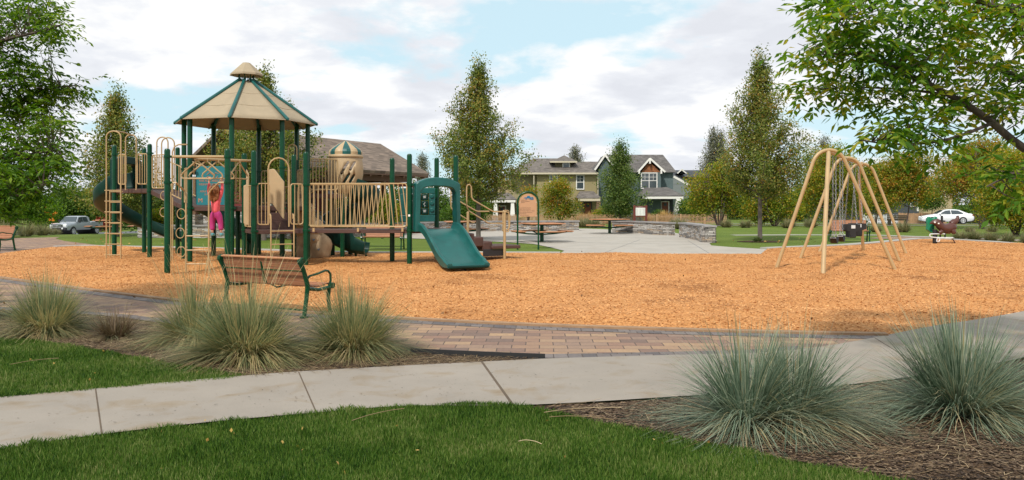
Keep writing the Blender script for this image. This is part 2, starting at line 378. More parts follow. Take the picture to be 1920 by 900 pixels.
def strip(line, w0, w1, z, m, name, h=0):
    pts = [Vector((p[0], p[1], 0)) for p in line]; mb = MB(); rows = []
    for i, p in enumerate(pts):
        t = (pts[min(i+1, len(pts)-1)]-pts[max(i-1, 0)]).normalized(); n = Vector((-t.y, t.x, 0))
        a, b = p+n*w0, p+n*w1
        if h: rows.append([(a.x, a.y, -.02), (a.x, a.y, z), (b.x, b.y, z), (b.x, b.y, -.02)])
        else: rows.append([(a.x, a.y, z), (b.x, b.y, z)])
    mb.grid(rows)
    if h: mb.add(rows[0], [(0,1,2,3)]); mb.add(rows[-1], [(0,1,2,3)])
    o = mb.build(name, m, smooth=30); o['kind'] = 'structure'; return o
strip(pu, -.36, -.11, .020, Mt['paverb'], 'paver_border')
strip(pu, -.11, .02, .045, Mt['tanbrick'], 'paver_edging', 1)
strip(pl, .0, .22, .020, Mt['paverb'], 'paver_border')
strip([G(*p) for p in [(1000,675.5),(1150,673),(1270,670.5),(1420,666.5),(1520,658)]], .0, .22, .0205, Mt['paverb'], 'paver_border')
# planting beds
lawn1 = gp([(445,711),(400,700),(330,690),(240,672),(150,655),(60,643),(0,637),(-150,625)])
sheet('left_mulch_bed', [tuple(p) for p in pl]+gp([(905,682.5),(620,697.5)])+xy(smooth_line(lawn1)), .008, Mt['mulch'])
lawn2 = gp([(930,764),(1000,775),(1080,790),(1200,812),(1320,838),(1450,865),(1600,890),(1800,925),(2100,960)])
sheet('right_mulch_bed', xy(smooth_line(lawn2))+gp([(2500,760),(2400,560),(2100,630),(1920,674),(1800,696),(1640,720),(1450,738),(1270,748),(1130,757),(960,765)]), .008, Mt['mulch'])
far_edge = [(2250,478),(2080,466),(1920,459),(1850,453.5),(1780,449.5),(1730,448),(1704,449.5),(1650,455),(1586,460),(1500,463.5),(1440,466),(1426,476.5),(1300,476),(1050,475),(900,474.5),(700,474.5),(600,473),(450,468),(320,464.5),(200,462.5),(150,461.5),(105,463),(50,469),(0,476),(-80,485),(-260,510)]
chip_poly = pu+gp([(1740,616),(1830,602),(1920,586),(2100,552),(2300,522)])+gp(far_edge)
# wood chip play surface: gently uneven sheet
def in_poly(poly, x, y):
    P_ = np.array(poly); x = np.asarray(x); y = np.asarray(y); c = np.zeros(x.shape, bool); j = len(P_)-1
    for i in range(len(P_)):
        xi, yi = P_[i]; xj, yj = P_[j]
        m = ((yi > y) != (yj > y)) & (x < (xj-xi)*(y-yi)/(yj-yi+1e-12)+xi); c ^= m; j = i
    return c
sheet('wood_chip_surface', chip_poly, .012, Mt['chips'])
def seg_dist(poly, x, y):
    P_ = np.array(poly); d = np.full(x.shape, 99.)
    for i in range(len(P_)):
        a = P_[i]; b = P_[(i+1) % len(P_)]; ab = b-a; t = np.clip(((x-a[0])*ab[0]+(y-a[1])*ab[1])/(ab@ab+1e-9), 0, 1); d = np.minimum(d, np.hypot(x-a[0]-t*ab[0], y-a[1]-t*ab[1]))
    return d
def chip_h(x, y):
    x = np.asarray(x, float); y = np.asarray(y, float); h = np.zeros(x.shape); r = np.random.default_rng(2)
    for k in range(26):
        f = .5*1.13**k; a = r.random()*6.283; h = h+np.sin((x*np.cos(a)+y*np.sin(a))*f+r.random()*6.283+1.3*np.sin((x-y)*.3*f+k))*(.011/(1+.10*k))
    for cx_, cy_, rr_, dp in ((7.8, 20.4, .75, .09), (8.55, 21.5, .75, .09), (9.4, 23.0, .7, .08), (10.1, 24.2, .7, .08), (-.85, 18.6, .9, .08), (-3.7, 23.9, .8, .07), (-6.9, 18.7, 1.0, .07), (9.8, 31.8, 1.0, .06), (-10.6, 26.3, .9, .07), (-12, 22.4, .6, .05)):
        q = np.hypot(x-cx_, (y-cy_))/rr_; h = h-dp*np.exp(-q**2*1.2)+dp*.55*np.exp(-((q-1.5)/.45)**2)
    e = np.clip(seg_dist(chip_poly, x, y)/.9, 0, 1); return (h+.045)*e
gy, gx_ = np.meshgrid(np.concatenate([np.arange(9.6, 20, .14), np.arange(20, 42, .22)]), np.arange(-24, 30, .16), indexing='ij')
hh_ = chip_h(gx_, gy); ins_ = in_poly(chip_poly, gx_, gy); hh_ = np.where(ins_, hh_+.008, -.03); zz_ = np.where(ins_, hh_, -.03)
m_, n_ = gx_.shape; idx = np.arange(m_*n_).reshape(m_, n_); q_ = np.stack([idx[:-1,:-1], idx[:-1,1:], idx[1:,1:], idx[1:,:-1]], 2).reshape(-1, 4)
ok_ = (ins_[:-1,:-1] & ins_[:-1,1:] & ins_[1:,1:] & ins_[1:,:-1]).reshape(-1)
o = npmesh('wood_chip_mounds', np.stack([gx_.ravel(), gy.ravel(), zz_.ravel()], 1), q_[ok_], Mt['chips'], smooth=True); o['kind'] = 'structure'
plz = gp([(1426,477.5),(1300,477),(1050,476),(1058,471),(1030,464),(1000,458),(950,454.5),(905,452.5),(830,449.5),(752,447),(745,441),(760,436),(870,430),(1000,429),(1100,429),(1150,431),(1265,437),(1285,441),(1345,452),(1330,457),(1334,461),(1370,464),(1438,468)])
sheet('plaza', plz, .016, Mt['plaza'])
pj = MB()
for a, b in (((1130,476),(1200,450)),((1330,476),(1290,452)),((1060,455),(1330,460)),((940,445),(1260,447))):
    p, q = G(*a), G(*b); pj.bar((*p, .0172), (*q, .0172), .02, .0016)
j = pj.build('plaza_joint', Mt['asphalt']); j['kind'] = 'structure'
strip(gp([(1440,467),(1500,464.5),(1586,461),(1650,456),(1704,450.5),(1730,448.5),(1780,450),(1850,454),(1920,459.5),(2080,467),(2250,480)]), -.1, .35, .05, Mt['curb'], 'curb', 1)
strip(gp([(105,464),(150,462.5),(200,463.5),(320,465.5),(450,469),(600,474),(700,475.5),(900,475.5),(1050,476)]), -.05, .35, .05, Mt['curb'], 'curb', 1)
sheet('left_paver_path', gp([(-260,512),(-80,486),(0,477),(50,470),(105,464),(200,462),(160,457),(120,452),(104,448),(112,445),(40,446.5),(-100,451),(-260,458)]), .010, Mt['paver'])
strip(gp([(1340,457),(1380,441.8),(1500,441.3),(1640,441.6),(1704,444),(1760,445.5),(1850,449),(2100,459)])[1:], 0, .9, .012, Mt['curb'], 'footpath')
strip(gp([(1700,449),(1720,446),(1760,446.2),(1850,450),(1950,455)]), 0, 1.6, .010, Mt['paver'], 'side_path')
def drape(name, pts, w, m, dz=.03):
    rows = []; V_ = smooth_line(pts, 12)
    for i, p in enumerate(V_):
        t = (V_[min(i+1, len(V_)-1)]-V_[max(i-1, 0)]).normalized(); n = Vector((-t.y, t.x, 0))
        r = []
        for k in range(7):
            q = p+n*w*(k/6-.5); r.append((q.x, q.y, zt(q.x, q.y)+dz))
        rows.append(r)
    mb = MB(); mb.grid(rows); o = mb.build(name, m, smooth=60); o['kind'] = 'structure'; return o
drape('road', [(20, 82), (45, 83), (80, 84), (140, 84)], 7.5, Mt['asphalt'], .05)
drape('road', [(-36, 140), (-44, 100), (-49, 84), (-60, 72), (-90, 62)], 11, Mt['asphalt'], .05)
drape('far_footpath', [(12, 61), (30, 62), (60, 62), (100, 60)], 1.5, Mt['curb'], .05)
drape('street_footpath', [(-10, 96), (20, 93), (60, 92), (110, 92)], 1.4, Mt['curb'], .06)
drape('dry_grass_strip', [(8, 70), (26, 71), (48, 70)], 2.4, mat('dry_grass', (.42, .30, .13), .9, var=.3), .06)
# ---------------------------------------------------------------- stuff on the ground near the camera
def sample_poly(poly, n, ymin=0, ymax=99, seed=1, bias=1.0):
    r = np.random.default_rng(seed); P_ = np.array(poly); x0, x1 = P_[:,0].min(), P_[:,0].max(); y0, y1 = max(ymin, P_[:,1].min()), min(ymax, P_[:,1].max())
    out = []
    while sum(map(len, out)) < n:
        m = n*3; y = y0+(y1-y0)*r.random(m)**bias; x = x0+(x1-x0)*r.random(m)
        k = in_poly(poly, x, y) & (np.abs(x) < y*.66+.6); out.append(np.stack([x[k], y[k]], 1))
    return np.concatenate(out)[:n]
def blades(name, pts, hmin, hmax, wd, m, z=0., seed=3, lean=.45):
    r = np.random.default_rng(seed); n = len(pts); h = (hmin+(hmax-hmin)*r.random(n))*(1+.28*np.sin(pts[:,0]*5.1+1.7*np.sin(pts[:,1]*3.3))*np.sin(pts[:,1]*6.3+1.3*np.sin(pts[:,0]*2.9))+.15*np.sin(pts[:,0]*13+pts[:,1]*9)); a = r.random(n)*6.283
    l = h*lean*r.random(n); b = a+r.normal(0, 1, n)
    w_ = wd*(.7+.6*r.random(n)); dx, dy = np.cos(a)*w_/2, np.sin(a)*w_/2
    V = np.zeros((n, 4, 3)); B = np.stack([pts[:,0], pts[:,1], np.full(n, z)], 1)
    V[:,0] = B-np.stack([dx, dy, 0*dx], 1); V[:,1] = B+np.stack([dx, dy, 0*dx], 1)
    mid = B+np.stack([np.cos(b)*l*.35, np.sin(b)*l*.35, h*.6], 1); V[:,2] = mid+np.stack([dx, dy, 0*dx], 1)*.7
    V[:,3] = B+np.stack([np.cos(b)*l, np.sin(b)*l, h], 1)
    F_ = np.arange(n*4).reshape(n, 4)
    return npmesh(name, V.reshape(-1, 3), F_, m)
Mt['blade'] = leafmat('lawn_grass', [(.014, .045, .006), (.038, .095, .010), (.075, .155, .018), (.14, .215, .04), (.28, .29, .11)], .3)
lawnA = xy(smooth_line(side_lo))[:38]
lp = gp([(-150,882),(0,850),(190,822),(390,799),(590,781),(760,768),(850,763),(930,764)])+xy(smooth_line(lawn2))+[(4, 3.6), (-4.5, 3.6)]
gpts = sample_poly(lp, 210000, 3.9, 9, 5, 1.3)
tag(blades('lawn_grass', gpts, .02, .05, .005, Mt['blade']), 'short mown green lawn in the foreground below the sidewalk', 'grass', kind='stuff')
lp2 = xy(smooth_line(lawn1))+gp([(-150,772),(0,750),(180,735),(440,712)])
tag(blades('lawn_grass', sample_poly(lp2, 70000, 5, 12, 6), .02, .05, .007, Mt['blade'], seed=4), 'wedge of short green lawn left between the mulch bed and sidewalk', 'grass', kind='stuff')
# ragged turf edge leaning over the concrete
def edge_pts(line, n, w0, seed):
    r = np.random.default_rng(seed); L_ = np.array([(p[0], p[1]) for p in line]); i = r.integers(0, len(L_)-1, n); t = r.random(n)[:,None]; p = L_[i]*(1-t)+L_[i+1]*t
    return p+r.normal(0, w0, (n, 2))
tag(blades('lawn_edge_grass', edge_pts(smooth_line(gp([(-150,880),(0,849),(190,821),(390,798),(590,780),(760,768),(850,763.5),(930,764.5),(1000,775),(1080,790),(1200,812),(1320,838),(1450,865),(1600,890)])), 7000, .022, 31), .022, .052, .006, Mt['blade'], seed=32, lean=.9), 'ragged edge of the foreground lawn leaning over the sidewalk', 'grass', kind='stuff')
tag(blades('lawn_edge_grass', edge_pts(smooth_line(gp([(-150,769),(0,749),(180,734),(440,711),(400,700),(330,690),(240,672),(150,655),(60,643),(0,637)])), 6000, .025, 33), .022, .05, .007, Mt['blade'], seed=34, lean=.9), 'ragged edge of the left lawn wedge beside the sidewalk and bed', 'grass', kind='stuff')
# loose wood chips
cpts = sample_poly(chip_poly, 230000, 9, 38.5, 8, 1.3)
r_ = np.random.default_rng(9); n = len(cpts); a = r_.random(n)*6.283; ln = .008+.014*r_.random(n)**2; wd = .0035+.005*r_.random(n); ti = r_.normal(0, .22, n)
c_, s_ = np.cos(a), np.sin(a); B = np.stack([cpts[:,0], cpts[:,1], np.maximum(.014, chip_h(cpts[:,0], cpts[:,1])+.010)+.006*r_.random(n)], 1)
U = np.stack([c_*np.cos(ti), s_*np.cos(ti), np.sin(ti)], 1)*ln[:,None]; W = np.stack([-s_, c_, r_.normal(0, .3, n)], 1)*wd[:,None]
V = np.stack([B-U-W, B+U-W, B+U+W, B-U+W], 1).reshape(-1, 3)
Mt['chip'] = leafmat('loose_wood_chip', [(.38, .155, .048), (.56, .255, .085), (.65, .315, .115), (.74, .42, .185)], .0, .8)
tag(npmesh('loose_wood_chips', V, np.arange(n*4).reshape(n, 4), Mt['chip']), 'loose orange tan wood chips covering the play area', 'wood chips', kind='stuff')
# straw and bark bits on the beds
def litter(name, poly, n, ymax, m, l0, l1, w0, seed, label):
    r = np.random.default_rng(seed); pts = sample_poly(poly, n, 3.6, ymax, seed); n = len(pts); a = r.normal(0, .6, n)+(r.random(n) < .3)*1.5
    seg = 4; V = np.zeros((n, seg+1, 2, 3)); L_ = l0+(l1-l0)*r.random(n)**2; cu = r.normal(0, .5, n); z0 = .012+.02*r.random(n); x = pts[:,0].copy(); y = pts[:,1].copy()
    for k in range(seg+1):
        aa = a+cu*k/seg; V[:,k,0] = np.stack([x-np.sin(aa)*w0, y+np.cos(aa)*w0, z0], 1); V[:,k,1] = np.stack([x+np.sin(aa)*w0, y-np.cos(aa)*w0, z0], 1)
        x = x+np.cos(aa)*L_/seg; y = y+np.sin(aa)*L_/seg
    b = np.arange(n)[:,None]*(seg+1)*2; F_ = np.concatenate([b+np.array([[2*k, 2*k+1, 2*k+3, 2*k+2]]) for k in range(seg)], 0)
    tag(npmesh(name, V.reshape(-1, 3), F_, m), label, 'litter', kind='stuff')
Mt['straw'] = leafmat('dry_straw', [(.10, .062, .035), (.21, .135, .07), (.38, .27, .15), (.52, .41, .25)], .0, .8)
Mt['bit'] = leafmat('bark_bits', [(.02, .013, .009), (.055, .034, .022), (.12, .075, .045), (.24, .17, .11)], .0, .9)
bedL = [tuple(p) for p in pl]+gp([(905,683),(620,698)])+xy(smooth_line(lawn1)); bedR = xy(smooth_line(lawn2))+gp([(2200,760),(2100,640),(1920,678),(1800,700),(1640,724),(1450,742),(1270,752),(1130,761),(960,768)])
litter('dry_straw', bedL, 8000, 12, Mt['straw'], .05, .35, .0016, 21, 'dry straw strewn over the left planting bed')
litter('dry_straw', bedR, 1300, 9, Mt['straw'], .05, .45, .0016, 22, 'dry straw strewn over the right planting bed')
litter('bark_chips', bedL, 16000, 12, Mt['bit'], .01, .05, .005, 23, 'dark bark chips on the left planting bed')
litter('bark_chips', bedR, 22000, 9, Mt['bit'], .008, .05, .005, 24, 'dark bark chips on the right planting bed')
sdp = gp([(430,740),(620,716),(820,700),(1250,686),(1420,700),(900,750),(560,770),(300,790),(60,815),(20,790)])
litter('dry_debris', sdp, 300, 9, Mt['bit'], .006, .028, .003, 25, 'brown specks of dry debris on the concrete sidewalk')
eb = MB(); e_ = [Vector((*G(*p), .03)) for p in [(770,664.5),(850,668.5),(940,672.5),(1022,675.5)]]; 
for i in range(3): eb.bar(e_[i], e_[i+1], .012, .07)
tag(eb.build('garden_edging', Mt['black']), 'black strip of garden edging between the pavers and bark bed', 'edging')
# ---------------------------------------------------------------- play structure
PS = thing('play_structure', 'large green and tan play structure with a tan octagonal canopy, bridge and green slides', 'play structure', (-7.2, 22.4, 0))
V3 = Vector
ga = V3((.883, .469, 0)); gb_ = V3((-.469, .883, 0))       # grid axes of the deck modules
def post(x, y, top, clamps=()):
    m = MB(); r = .064
    m.lathe([(r, -.05), (r, top-.06), (r*.95, top-.035), (r*.7, top-.01), (0.001, top)], (x, y, 0), 16)
    o = m.build('post', Mt['post'], PS)
    c = MB()
    for z in list(clamps):
        c = MB(); c.lathe([(r, z-.03), (r+.012, z-.028), (r+.014, z), (r+.012, z+.028), (r, z+.03)], (x, y, 0), 14)
        c.box((x+.085, y-.01, z), (.05, .045, .04)); c.build('clamp', Mt['post'], o)
    return o
def T(name, mb, m, parent=PS, **k): return mb.build(name, m, parent, **k)
def railing(p, q, z0, z1, n, rb=.011, rf=.016, lean=0, drop=0, name='railing'):
    """closed tube frame with rounded corners and vertical bars"""
    p, q = V3((p[0], p[1], 0)), V3((q[0], q[1], 0)); d = (q-p).normalized(); Ln = (q-p).length; c = .06; m = MB()
    def pt(s, z, e=0): return p+d*s+V3((0, 0, z-drop*s/Ln))
    loop = []
    for cx, cz, a0 in ((Ln-c, z0+c, -90), (Ln-c, z1-c, 0), (c, z1-c, 90), (c, z0+c, 180)):
        for k in range(4):
            a = R(a0+30*k); loop.append(pt(cx+c*math.cos(a), cz+c*math.sin(a)))
    m.tube(loop, rf, 8, closed=True)
    for k in range(n):
        s = Ln*(k+1)/(n+1); l = lean(s/Ln) if callable(lean) else lean
        m.tube([pt(s+l, z0), pt(s, z1)], rb, 6)
    return T(name, m, Mt['tan'])
def deckp(pts, z, th=.10, name='deck'):
    m = MB(); m.prism([(p[0], p[1]) for p in pts], (0, 0, z-th/2), (1,0,0), (0,1,0), th)
    return T(name, m, Mt['brown'], smooth=20, bevel=.008)
# --- end deck module (right) with the wide slide
A0 = V3((-2.53, 20.4, 0)); A1 = A0+ga*1.25; A2 = A1+gb_*1.25; A3 = A0+gb_*1.25
for p, t in ((A0, 2.80), (A1, 2.80), (A2, 2.80), (A3, 2.76)): post(p.x, p.y, t, (.9, 2.03))
deckp([A0, A1, A2, A3], .93)
# --- left deck module of the bridge
B1 = V3((-5.10, 20.45, 0)); B0 = B1-ga*1.25; B2 = B1+gb_*1.25; B3 = B0+gb_*1.25
for p, t in ((B1, 2.85), (B0, 2.85), (B2, 2.85), (B3, 2.85)): post(p.x, p.y, t, (.9, 2.03))
deckp([B0, B1, B2, B3], .93)
# --- bridge between them
deckp([B1+ga*.04-gb_*-.05, A0-ga*.04-gb_*-.05, A3-ga*.04-gb_*.05, B2+ga*.04-gb_*.05], .925, .09, 'bridge_deck')
railing(B1+ga*.09, A0-ga*.07, 1.0, 2.06, 21, .0135, .019, lambda u: -.03+.17*u)
railing(B2+ga*.09, A3-ga*.07, 1.0, 2.06, 21, .0135, .019, lambda u: .06-.22*u)
for k in (.18, 1.28, 2.38):
    bm_ = MB(); q = B1+(A0-B1).normalized()*k; bm_.box((q.x+.02, q.y-.03, .92), (.05, .02, .09)); T('bracket', bm_, Mt['tan'])
# --- octagon with the canopy
OC = V3((-7.2, 22.4, 0)); OR = 1.633; angs = [R(-84.5+45*k) for k in range(8)]
ov = [OC+V3((math.cos(a), math.sin(a), 0))*OR for a in angs]
for i, p in enumerate(ov): post(p.x, p.y, 3.86, (1.45, 2.5))
deckp([OC+(p-OC)*.98 for p in ov], 1.50, .12)
EV, ER, TZ, TR = 3.73, 1.85, 4.88, .22
ev = [OC+V3((math.cos(a)*ER, math.sin(a)*ER, EV)) for a in angs]; tv = [OC+V3((math.cos(a)*TR, math.sin(a)*TR, TZ)) for a in angs]
cm = MB()
for i in range(8):
    a, b, c, d = ev[i], ev[(i+1) % 8], tv[(i+1) % 8], tv[i]; rows = []
    for u in range(9):
        l = a.lerp(d, u/8); r = b.lerp(c, u/8); rw = []
        for v in range(7):
            q = l.lerp(r, v/6); sag = .035*math.sin(math.pi*v/6)*math.sin(math.pi*(u+1)/9.5)
            rw.append(q-V3((0, 0, sag)))
        rows.append(rw)
    cm.grid(rows)
can = cm.build('canopy', Mt['canvas'], PS, smooth=25)
so = can.modifiers.new('thick', 'SOLIDIFY'); so.thickness = .012
hm = MB()
for i in range(8): hm.tube([ev[i]-V3((0,0,.012)), ev[(i+1) % 8]-V3((0,0,.012))], .013, 6)
T('hem', hm, Mt['canvas'], can)
for u_s in (.34, .66):
    hm = MB(); hm.tube([ev[i % 8].lerp(tv[i % 8], u_s)-V3((0,0,.0)) if k == 0 else ev[i % 8].lerp(ev[(i+1) % 8], k/4).lerp(tv[i % 8].lerp(tv[(i+1) % 8], k/4), u_s)-V3((0,0,.03*math.sin(math.pi*k/4)-.003)) for i in range(8) for k in range(4)], .004, 5, closed=True); T('seam', hm, Mt['canvas'], can)
for i in range(8):
    m = MB(); o_ = (ev[i]-tv[i]).normalized(); m.tube([tv[i]-o_*.05+V3((0,0,.02)), ev[i]+o_*.03+V3((0,0,.02)), ev[i]+o_*.06+V3((0,0,.012))], [.040, .046, .02], 10)
    m.tube([ov[i]+V3((0,0,3.72)), tv[i].lerp(ev[i], .72)-V3((0,0,.05))], .03, 8)
    T('roof_rib', m, Mt['teal'], can)
for i in range(8): m = MB(); m.tube([OC+V3((math.cos(angs[i])*.2, math.sin(angs[i])*.2, 4.80)), OC+V3((math.cos(angs[i])*.2, math.sin(angs[i])*.2, 5.05))], .014, 6); T('cap_stem', m, Mt['post'], can)
cp = MB(); c8 = lambda r, z: [OC+V3((math.cos(a)*r, math.sin(a)*r, z)) for a in angs+[angs[0]]]
cp.grid([c8(.10, 5.38), c8(.43, 5.08), c8(.44, 5.03), c8(.41, 5.03), c8(.09, 5.32)]); cp.add(c8(.10, 5.38)[:8], [tuple(range(8))])
T('roof_cap', cp, Mt['canvas'], smooth=20)
# octagon railings with a solid panel
def edge(i, k=0.07): a, b = ov[i], ov[(i+1) % 8]; return a.lerp(b, k), a.lerp(b, 1-k)
railing(*edge(3), 1.58, 2.52, 9); railing(*edge(4), 1.58, 2.52, 9); railing(*edge(2), 1.58, 2.52, 9)
# teal rule panel on the front-left face, facing the camera
def rpanel(w, h, r, o, ax, ay, th):
    pts = []
    for cx, cy, a0 in ((w/2-r, -h/2+r, -90), (w/2-r, h/2-r, 0), (-w/2+r, h/2-r, 90), (-w/2+r, -h/2+r, 180)):
        for k in range(4): pts.append((cx+r*math.cos(R(a0+30*k)), cy+r*math.sin(R(a0+30*k))))
    m = MB(); m.prism(pts, o, ax, ay, th); return m
pc = V3((X(397, 21.3), 21.3, Z(348, 21.3)))
sx_ = V3((1, .08, 0)).normalized(); sy_ = V3((0, 0, 1)); sn = sx_.cross(sy_)
sp_ = T('rule_panel', rpanel(.80, 1.0, .05, pc, sx_, sy_, .02), Mt['signteal'], bevel=.003)
for tx, sz, z, dx in (('THIS PLAY AREA WAS', .066, .10, 0), ('DESIGNED FOR AGES', .066, .01, 0), ('5-12', .066, -.08, 0), ('ADULT SUPERVISION', .062, -.17, 0), ('IS REQUIRED', .062, -.25, 0), ('PARK AND', .045, -.36, .12), ('PLAYGROUND', .04, -.42, .12)):
    t_ = text_mb(tx, sz, pc+sn*.0125+sx_*dx+sy_*z, sx_, sy_, 'l', None, None, align='CENTER'); T('lettering', t_, Mt['orange'], sp_, smooth=0)
t_ = text_mb('M', .15, pc+sn*.0125-sx_*.28-sy_*.43, sx_, sy_, 'l', None, None, th=.003, align='CENTER'); T('emblem', t_, Mt['orange'], sp_, smooth=0)
em = MB()
for a0, b0 in (((-.12,.28),(-.04,.34)),((-.04,.34),(.04,.27)),((.06,.24),(.10,.34)),((.10,.34),(.17,.30)),((-.02,.20),(.06,.17)),((-.14,.2),(-.07,.24)),((.12,.2),(.16,.25))):
    em.tube([pc+sn*.014+sx_*a0[0]+sy_*a0[1], pc+sn*.014+sx_*b0[0]+sy_*b0[1]], .007, 6)
T('emblem', em, Mt['orange'], sp_)
# rails beside the panel
m = MB(); d_ = 20.95
m.tube([(X(434,d_), d_, Z(302,d_)), (X(434,d_), d_, Z(374,d_)), (X(437,d_), d_, Z(379,d_)), (X(447,d_), d_, Z(379,d_)), (X(450,d_), d_, Z(374,d_)), (X(450,d_), d_, Z(302,d_))], .017, 8)
m.tube([(X(442,d_), d_, Z(300,d_)), (X(442,d_), d_, Z(378,d_))], .012, 6)
T('railing', m, Mt['tan'])
# dark steps from low deck up to octagon
m = MB(); f0 = ov[7].lerp(ov[0], .5)  # unused centre
for k, z in enumerate((1.13, 1.33)):
    c = (B0+B1)*.5+gb_*(1.0+.24*k); m.box((c.x, c.y, z-.1), (1.15, .28, .2), rz=math.atan2(ga.y, ga.x))
T('step', m, Mt['brown'], bevel=.01)
m = MB(); c = (B0+B1)*.5+gb_*1.28; m.box((c.x, c.y, 1.24), (1.2, .04, .55), rz=math.atan2(ga.y, ga.x)); T('riser_panel', m, Mt['brown'], bevel=.01)
# tan solid side panels of the steps
def ppanel(pts, d, th=.05, name='side_panel', off=0):
    o_ = V3((0, d, 0)); m = MB(); m.prism([(X(x, d), Z(y, d)) for x, y in pts], o_, (1,0,0), (0,0,1), th); return T(name, m, Mt['tanplastic'], smooth=20, bevel=.012)
ppanel([(505,318),(511,316.5),(515,317.5),(533,341),(533,411),(530,409),(511,382),(505,380)], 20.7, .06)
ppanel([(462,317),(467,326),(467,422),(460,422),(457,418),(457,348),(462,346)], 20.5, .05)
# low deck front: railings, ladder and hoop
d = 19.98; F0 = B0+ga*.09; 
def onB(px):                                # point on the front edge line of deck B at photo column px
    k = (px-960)/F; t = (k*B0.y-B0.x)/(ga.x-k*ga.y); return B0+ga*t
railing(onB(483), onB(505), 1.06, 2.05, 2); railing(onB(545), onB(568), 1.06, 2.05, 2)
railing(B3+ga*.8, B2-ga*.08, 1.0, 2.0, 4); railing(B0+gb_*.1, B3-gb_*.1, 1.0, 2.0, 5)
L0, L1 = onB(506), onB(549); L0 = L0-gb_*.12; L1 = L1-gb_*.12
m = MB(); 
for q in (L0, L1): m.tube([q+V3((0,0,-.02)), q+V3((0,0,1.2)), q+gb_*.02+V3((0,0,1.27)), q+gb_*.10+V3((0,0,1.31)), q+gb_*.12+V3((0,0,1.2))], .018, 8)
for z in (.26, .58, .9): m.tube([L0+V3((0,0,z)), L1+V3((0,0,z))], .014, 8)
T('ladder', m, Mt['tan'])
m = MB(); h0, h1 = onB(503), onB(542); pts = [h0+V3((0,0,1.05)), h0+V3((0,0,2.35))]
c = (h0+h1)*.5; rr = (h1-h0).length/2
for k in range(9): a = math.pi-math.pi*k/8; pts.append(c+ga*math.cos(a)*rr+V3((0,0,2.40+.28*math.sin(a))))
pts += [h1+V3((0,0,2.35)), h1+V3((0,0,1.0))]; m.tube(pts, .02, 8); T('hoop', m, Mt['tan'])
# --- wide slide with hood, chute generator
def chute(path, w, wall, th=.05, flare=0.0, seg_up=None, wall_fn=None, base=.0, rnd=False):
    """U-shaped moulded channel swept along a path"""
    pts = [V3(p) for p in path]; rows = []; n = len(pts)
    for i, p in enumerate(pts):
        t = (pts[min(i+1, n-1)]-pts[max(i-1, 0)]).normalized(); lat = t.cross(V3((0,0,1))).normalized(); up = lat.cross(t).normalized()
        wl, wr = (wall_fn(i/(n-1)) if wall_fn else (wall, wall)); h = w/2
        pr = [(-h-th, -.03-base), (-h-th-.012, wl-.03), (-h-th*.6, wl), (-h-.01, wl-.015), (-h+.01, .08), (-h+.06, .01), (0, 0), (h-.06, .01), (h-.01, .08), (h+.01, wr-.015), (h+th*.6, wr), (h+th+.012, wr-.03), (h+th, -.03-base), (0, -.045-base)]
        if rnd:
            arc = lambda r, dz, sg, wl_: [(sg*r*math.sin(R(a)), r*.55*(1-math.cos(R(a)))+dz) for a in ((78, 60, 40, 20) if sg < 0 else (20, 40, 60, 78))]
            inn = [(-h, wl)]+arc(h, 0, -1, wl)+[(0, 0)]+arc(h, 0, 1, wr)+[(h, wr)]; out_ = [(-h-th, wl-.03)]+arc(h+th, -th, -1, wl)+[(0, -th)]+arc(h+th, -th, 1, wr)+[(h+th, wr-.03)]
            pr = [(-h-th, wl-.03), (-h-th*.6, wl+.01)]+inn+[(h+th*.6, wr+.01)]+out_[::-1][:-1]
        rows.append([p+lat*x+up*z for x, z in pr]+[p+lat*pr[0][0]+up*pr[0][1]])
    m = MB(); m.grid(rows); k = len(rows[0])-1
    m.add(rows[0][:k], [tuple(range(k))]); m.add(rows[-1][:k], [tuple(range(k))]); return m
sc_ = (A0+A1)*.5+ga*.07; dn = -gb_
path = []
for u in range(21):
    t = u/20; s = .02+t*1.95
    z = .93 if t < .06 else (.93-.80*S(0, 1, (t-.06)/.86) if t < .92 else .13)
    path.append(sc_+dn*s+V3((0,0,z)))
sl_ = T('slide', chute(path, .90, .15, .085, wall_fn=lambda t: (.17 if t < .85 else .17-.10*(t-.85)/.15,)*2), Mt['teal'], smooth=40)
m = MB(); e_ = path[-1]; lat = ga
m.tube([e_+lat*.5+dn*.0-V3((0,0,.02)), e_-lat*.5-V3((0,0,.02))], .035, 10)
m.tube([e_-dn*.22+V3((0,0,-.02)), e_-dn*.22-V3((0,0,.2))], .03, 8); T('slide_foot', m, Mt['dkgreen'], sl_)
# hood: arched moulded frame between the posts
def hood(c, ax, w, z0, z1, leg, depth, name, m_, rise=.16, nrm=None):
    nrm = nrm or ax.cross(V3((0,0,1))); m = MB(); outer = []; inner = []
    h = w/2; outer.append((-h-.02, z0)); inner.append((-h+leg*.75, z0))
    for k in range(13):
        u = k/12; x = -h+w*u; top = z1-rise*(abs(2*u-1)**2.2)
        outer.append((x, top)); xi = (-h+leg)+(w-2*leg)*u; inner.append((xi, z1-.22-rise*.62*(abs(2*u-1)**3.2)-(0 if 0 < k < 12 else .06)))
    outer.append((h+.02, z0)); inner.append((h-leg*.75, z0)); rows = []
    for (xo, zo), (xi, zi) in zip(outer, inner):
        ring = []
        for t, dd in ((0, -depth/2), (0, depth/2)):
            ring.append(c+ax*xo+V3((0,0,zo))+nrm*dd)
        ring += [c+ax*xi+V3((0,0,zi))+nrm*depth*.6, c+ax*xi+V3((0,0,zi))-nrm*depth*.6]
        ring.append(ring[0]); rows.append(ring)
    m.grid(rows); m.add(rows[0][:4], [(0,1,2,3)]); m.add(rows[-1][:4], [(0,1,2,3)])
    return T(name, m, m_, smooth=45, bevel=.02)
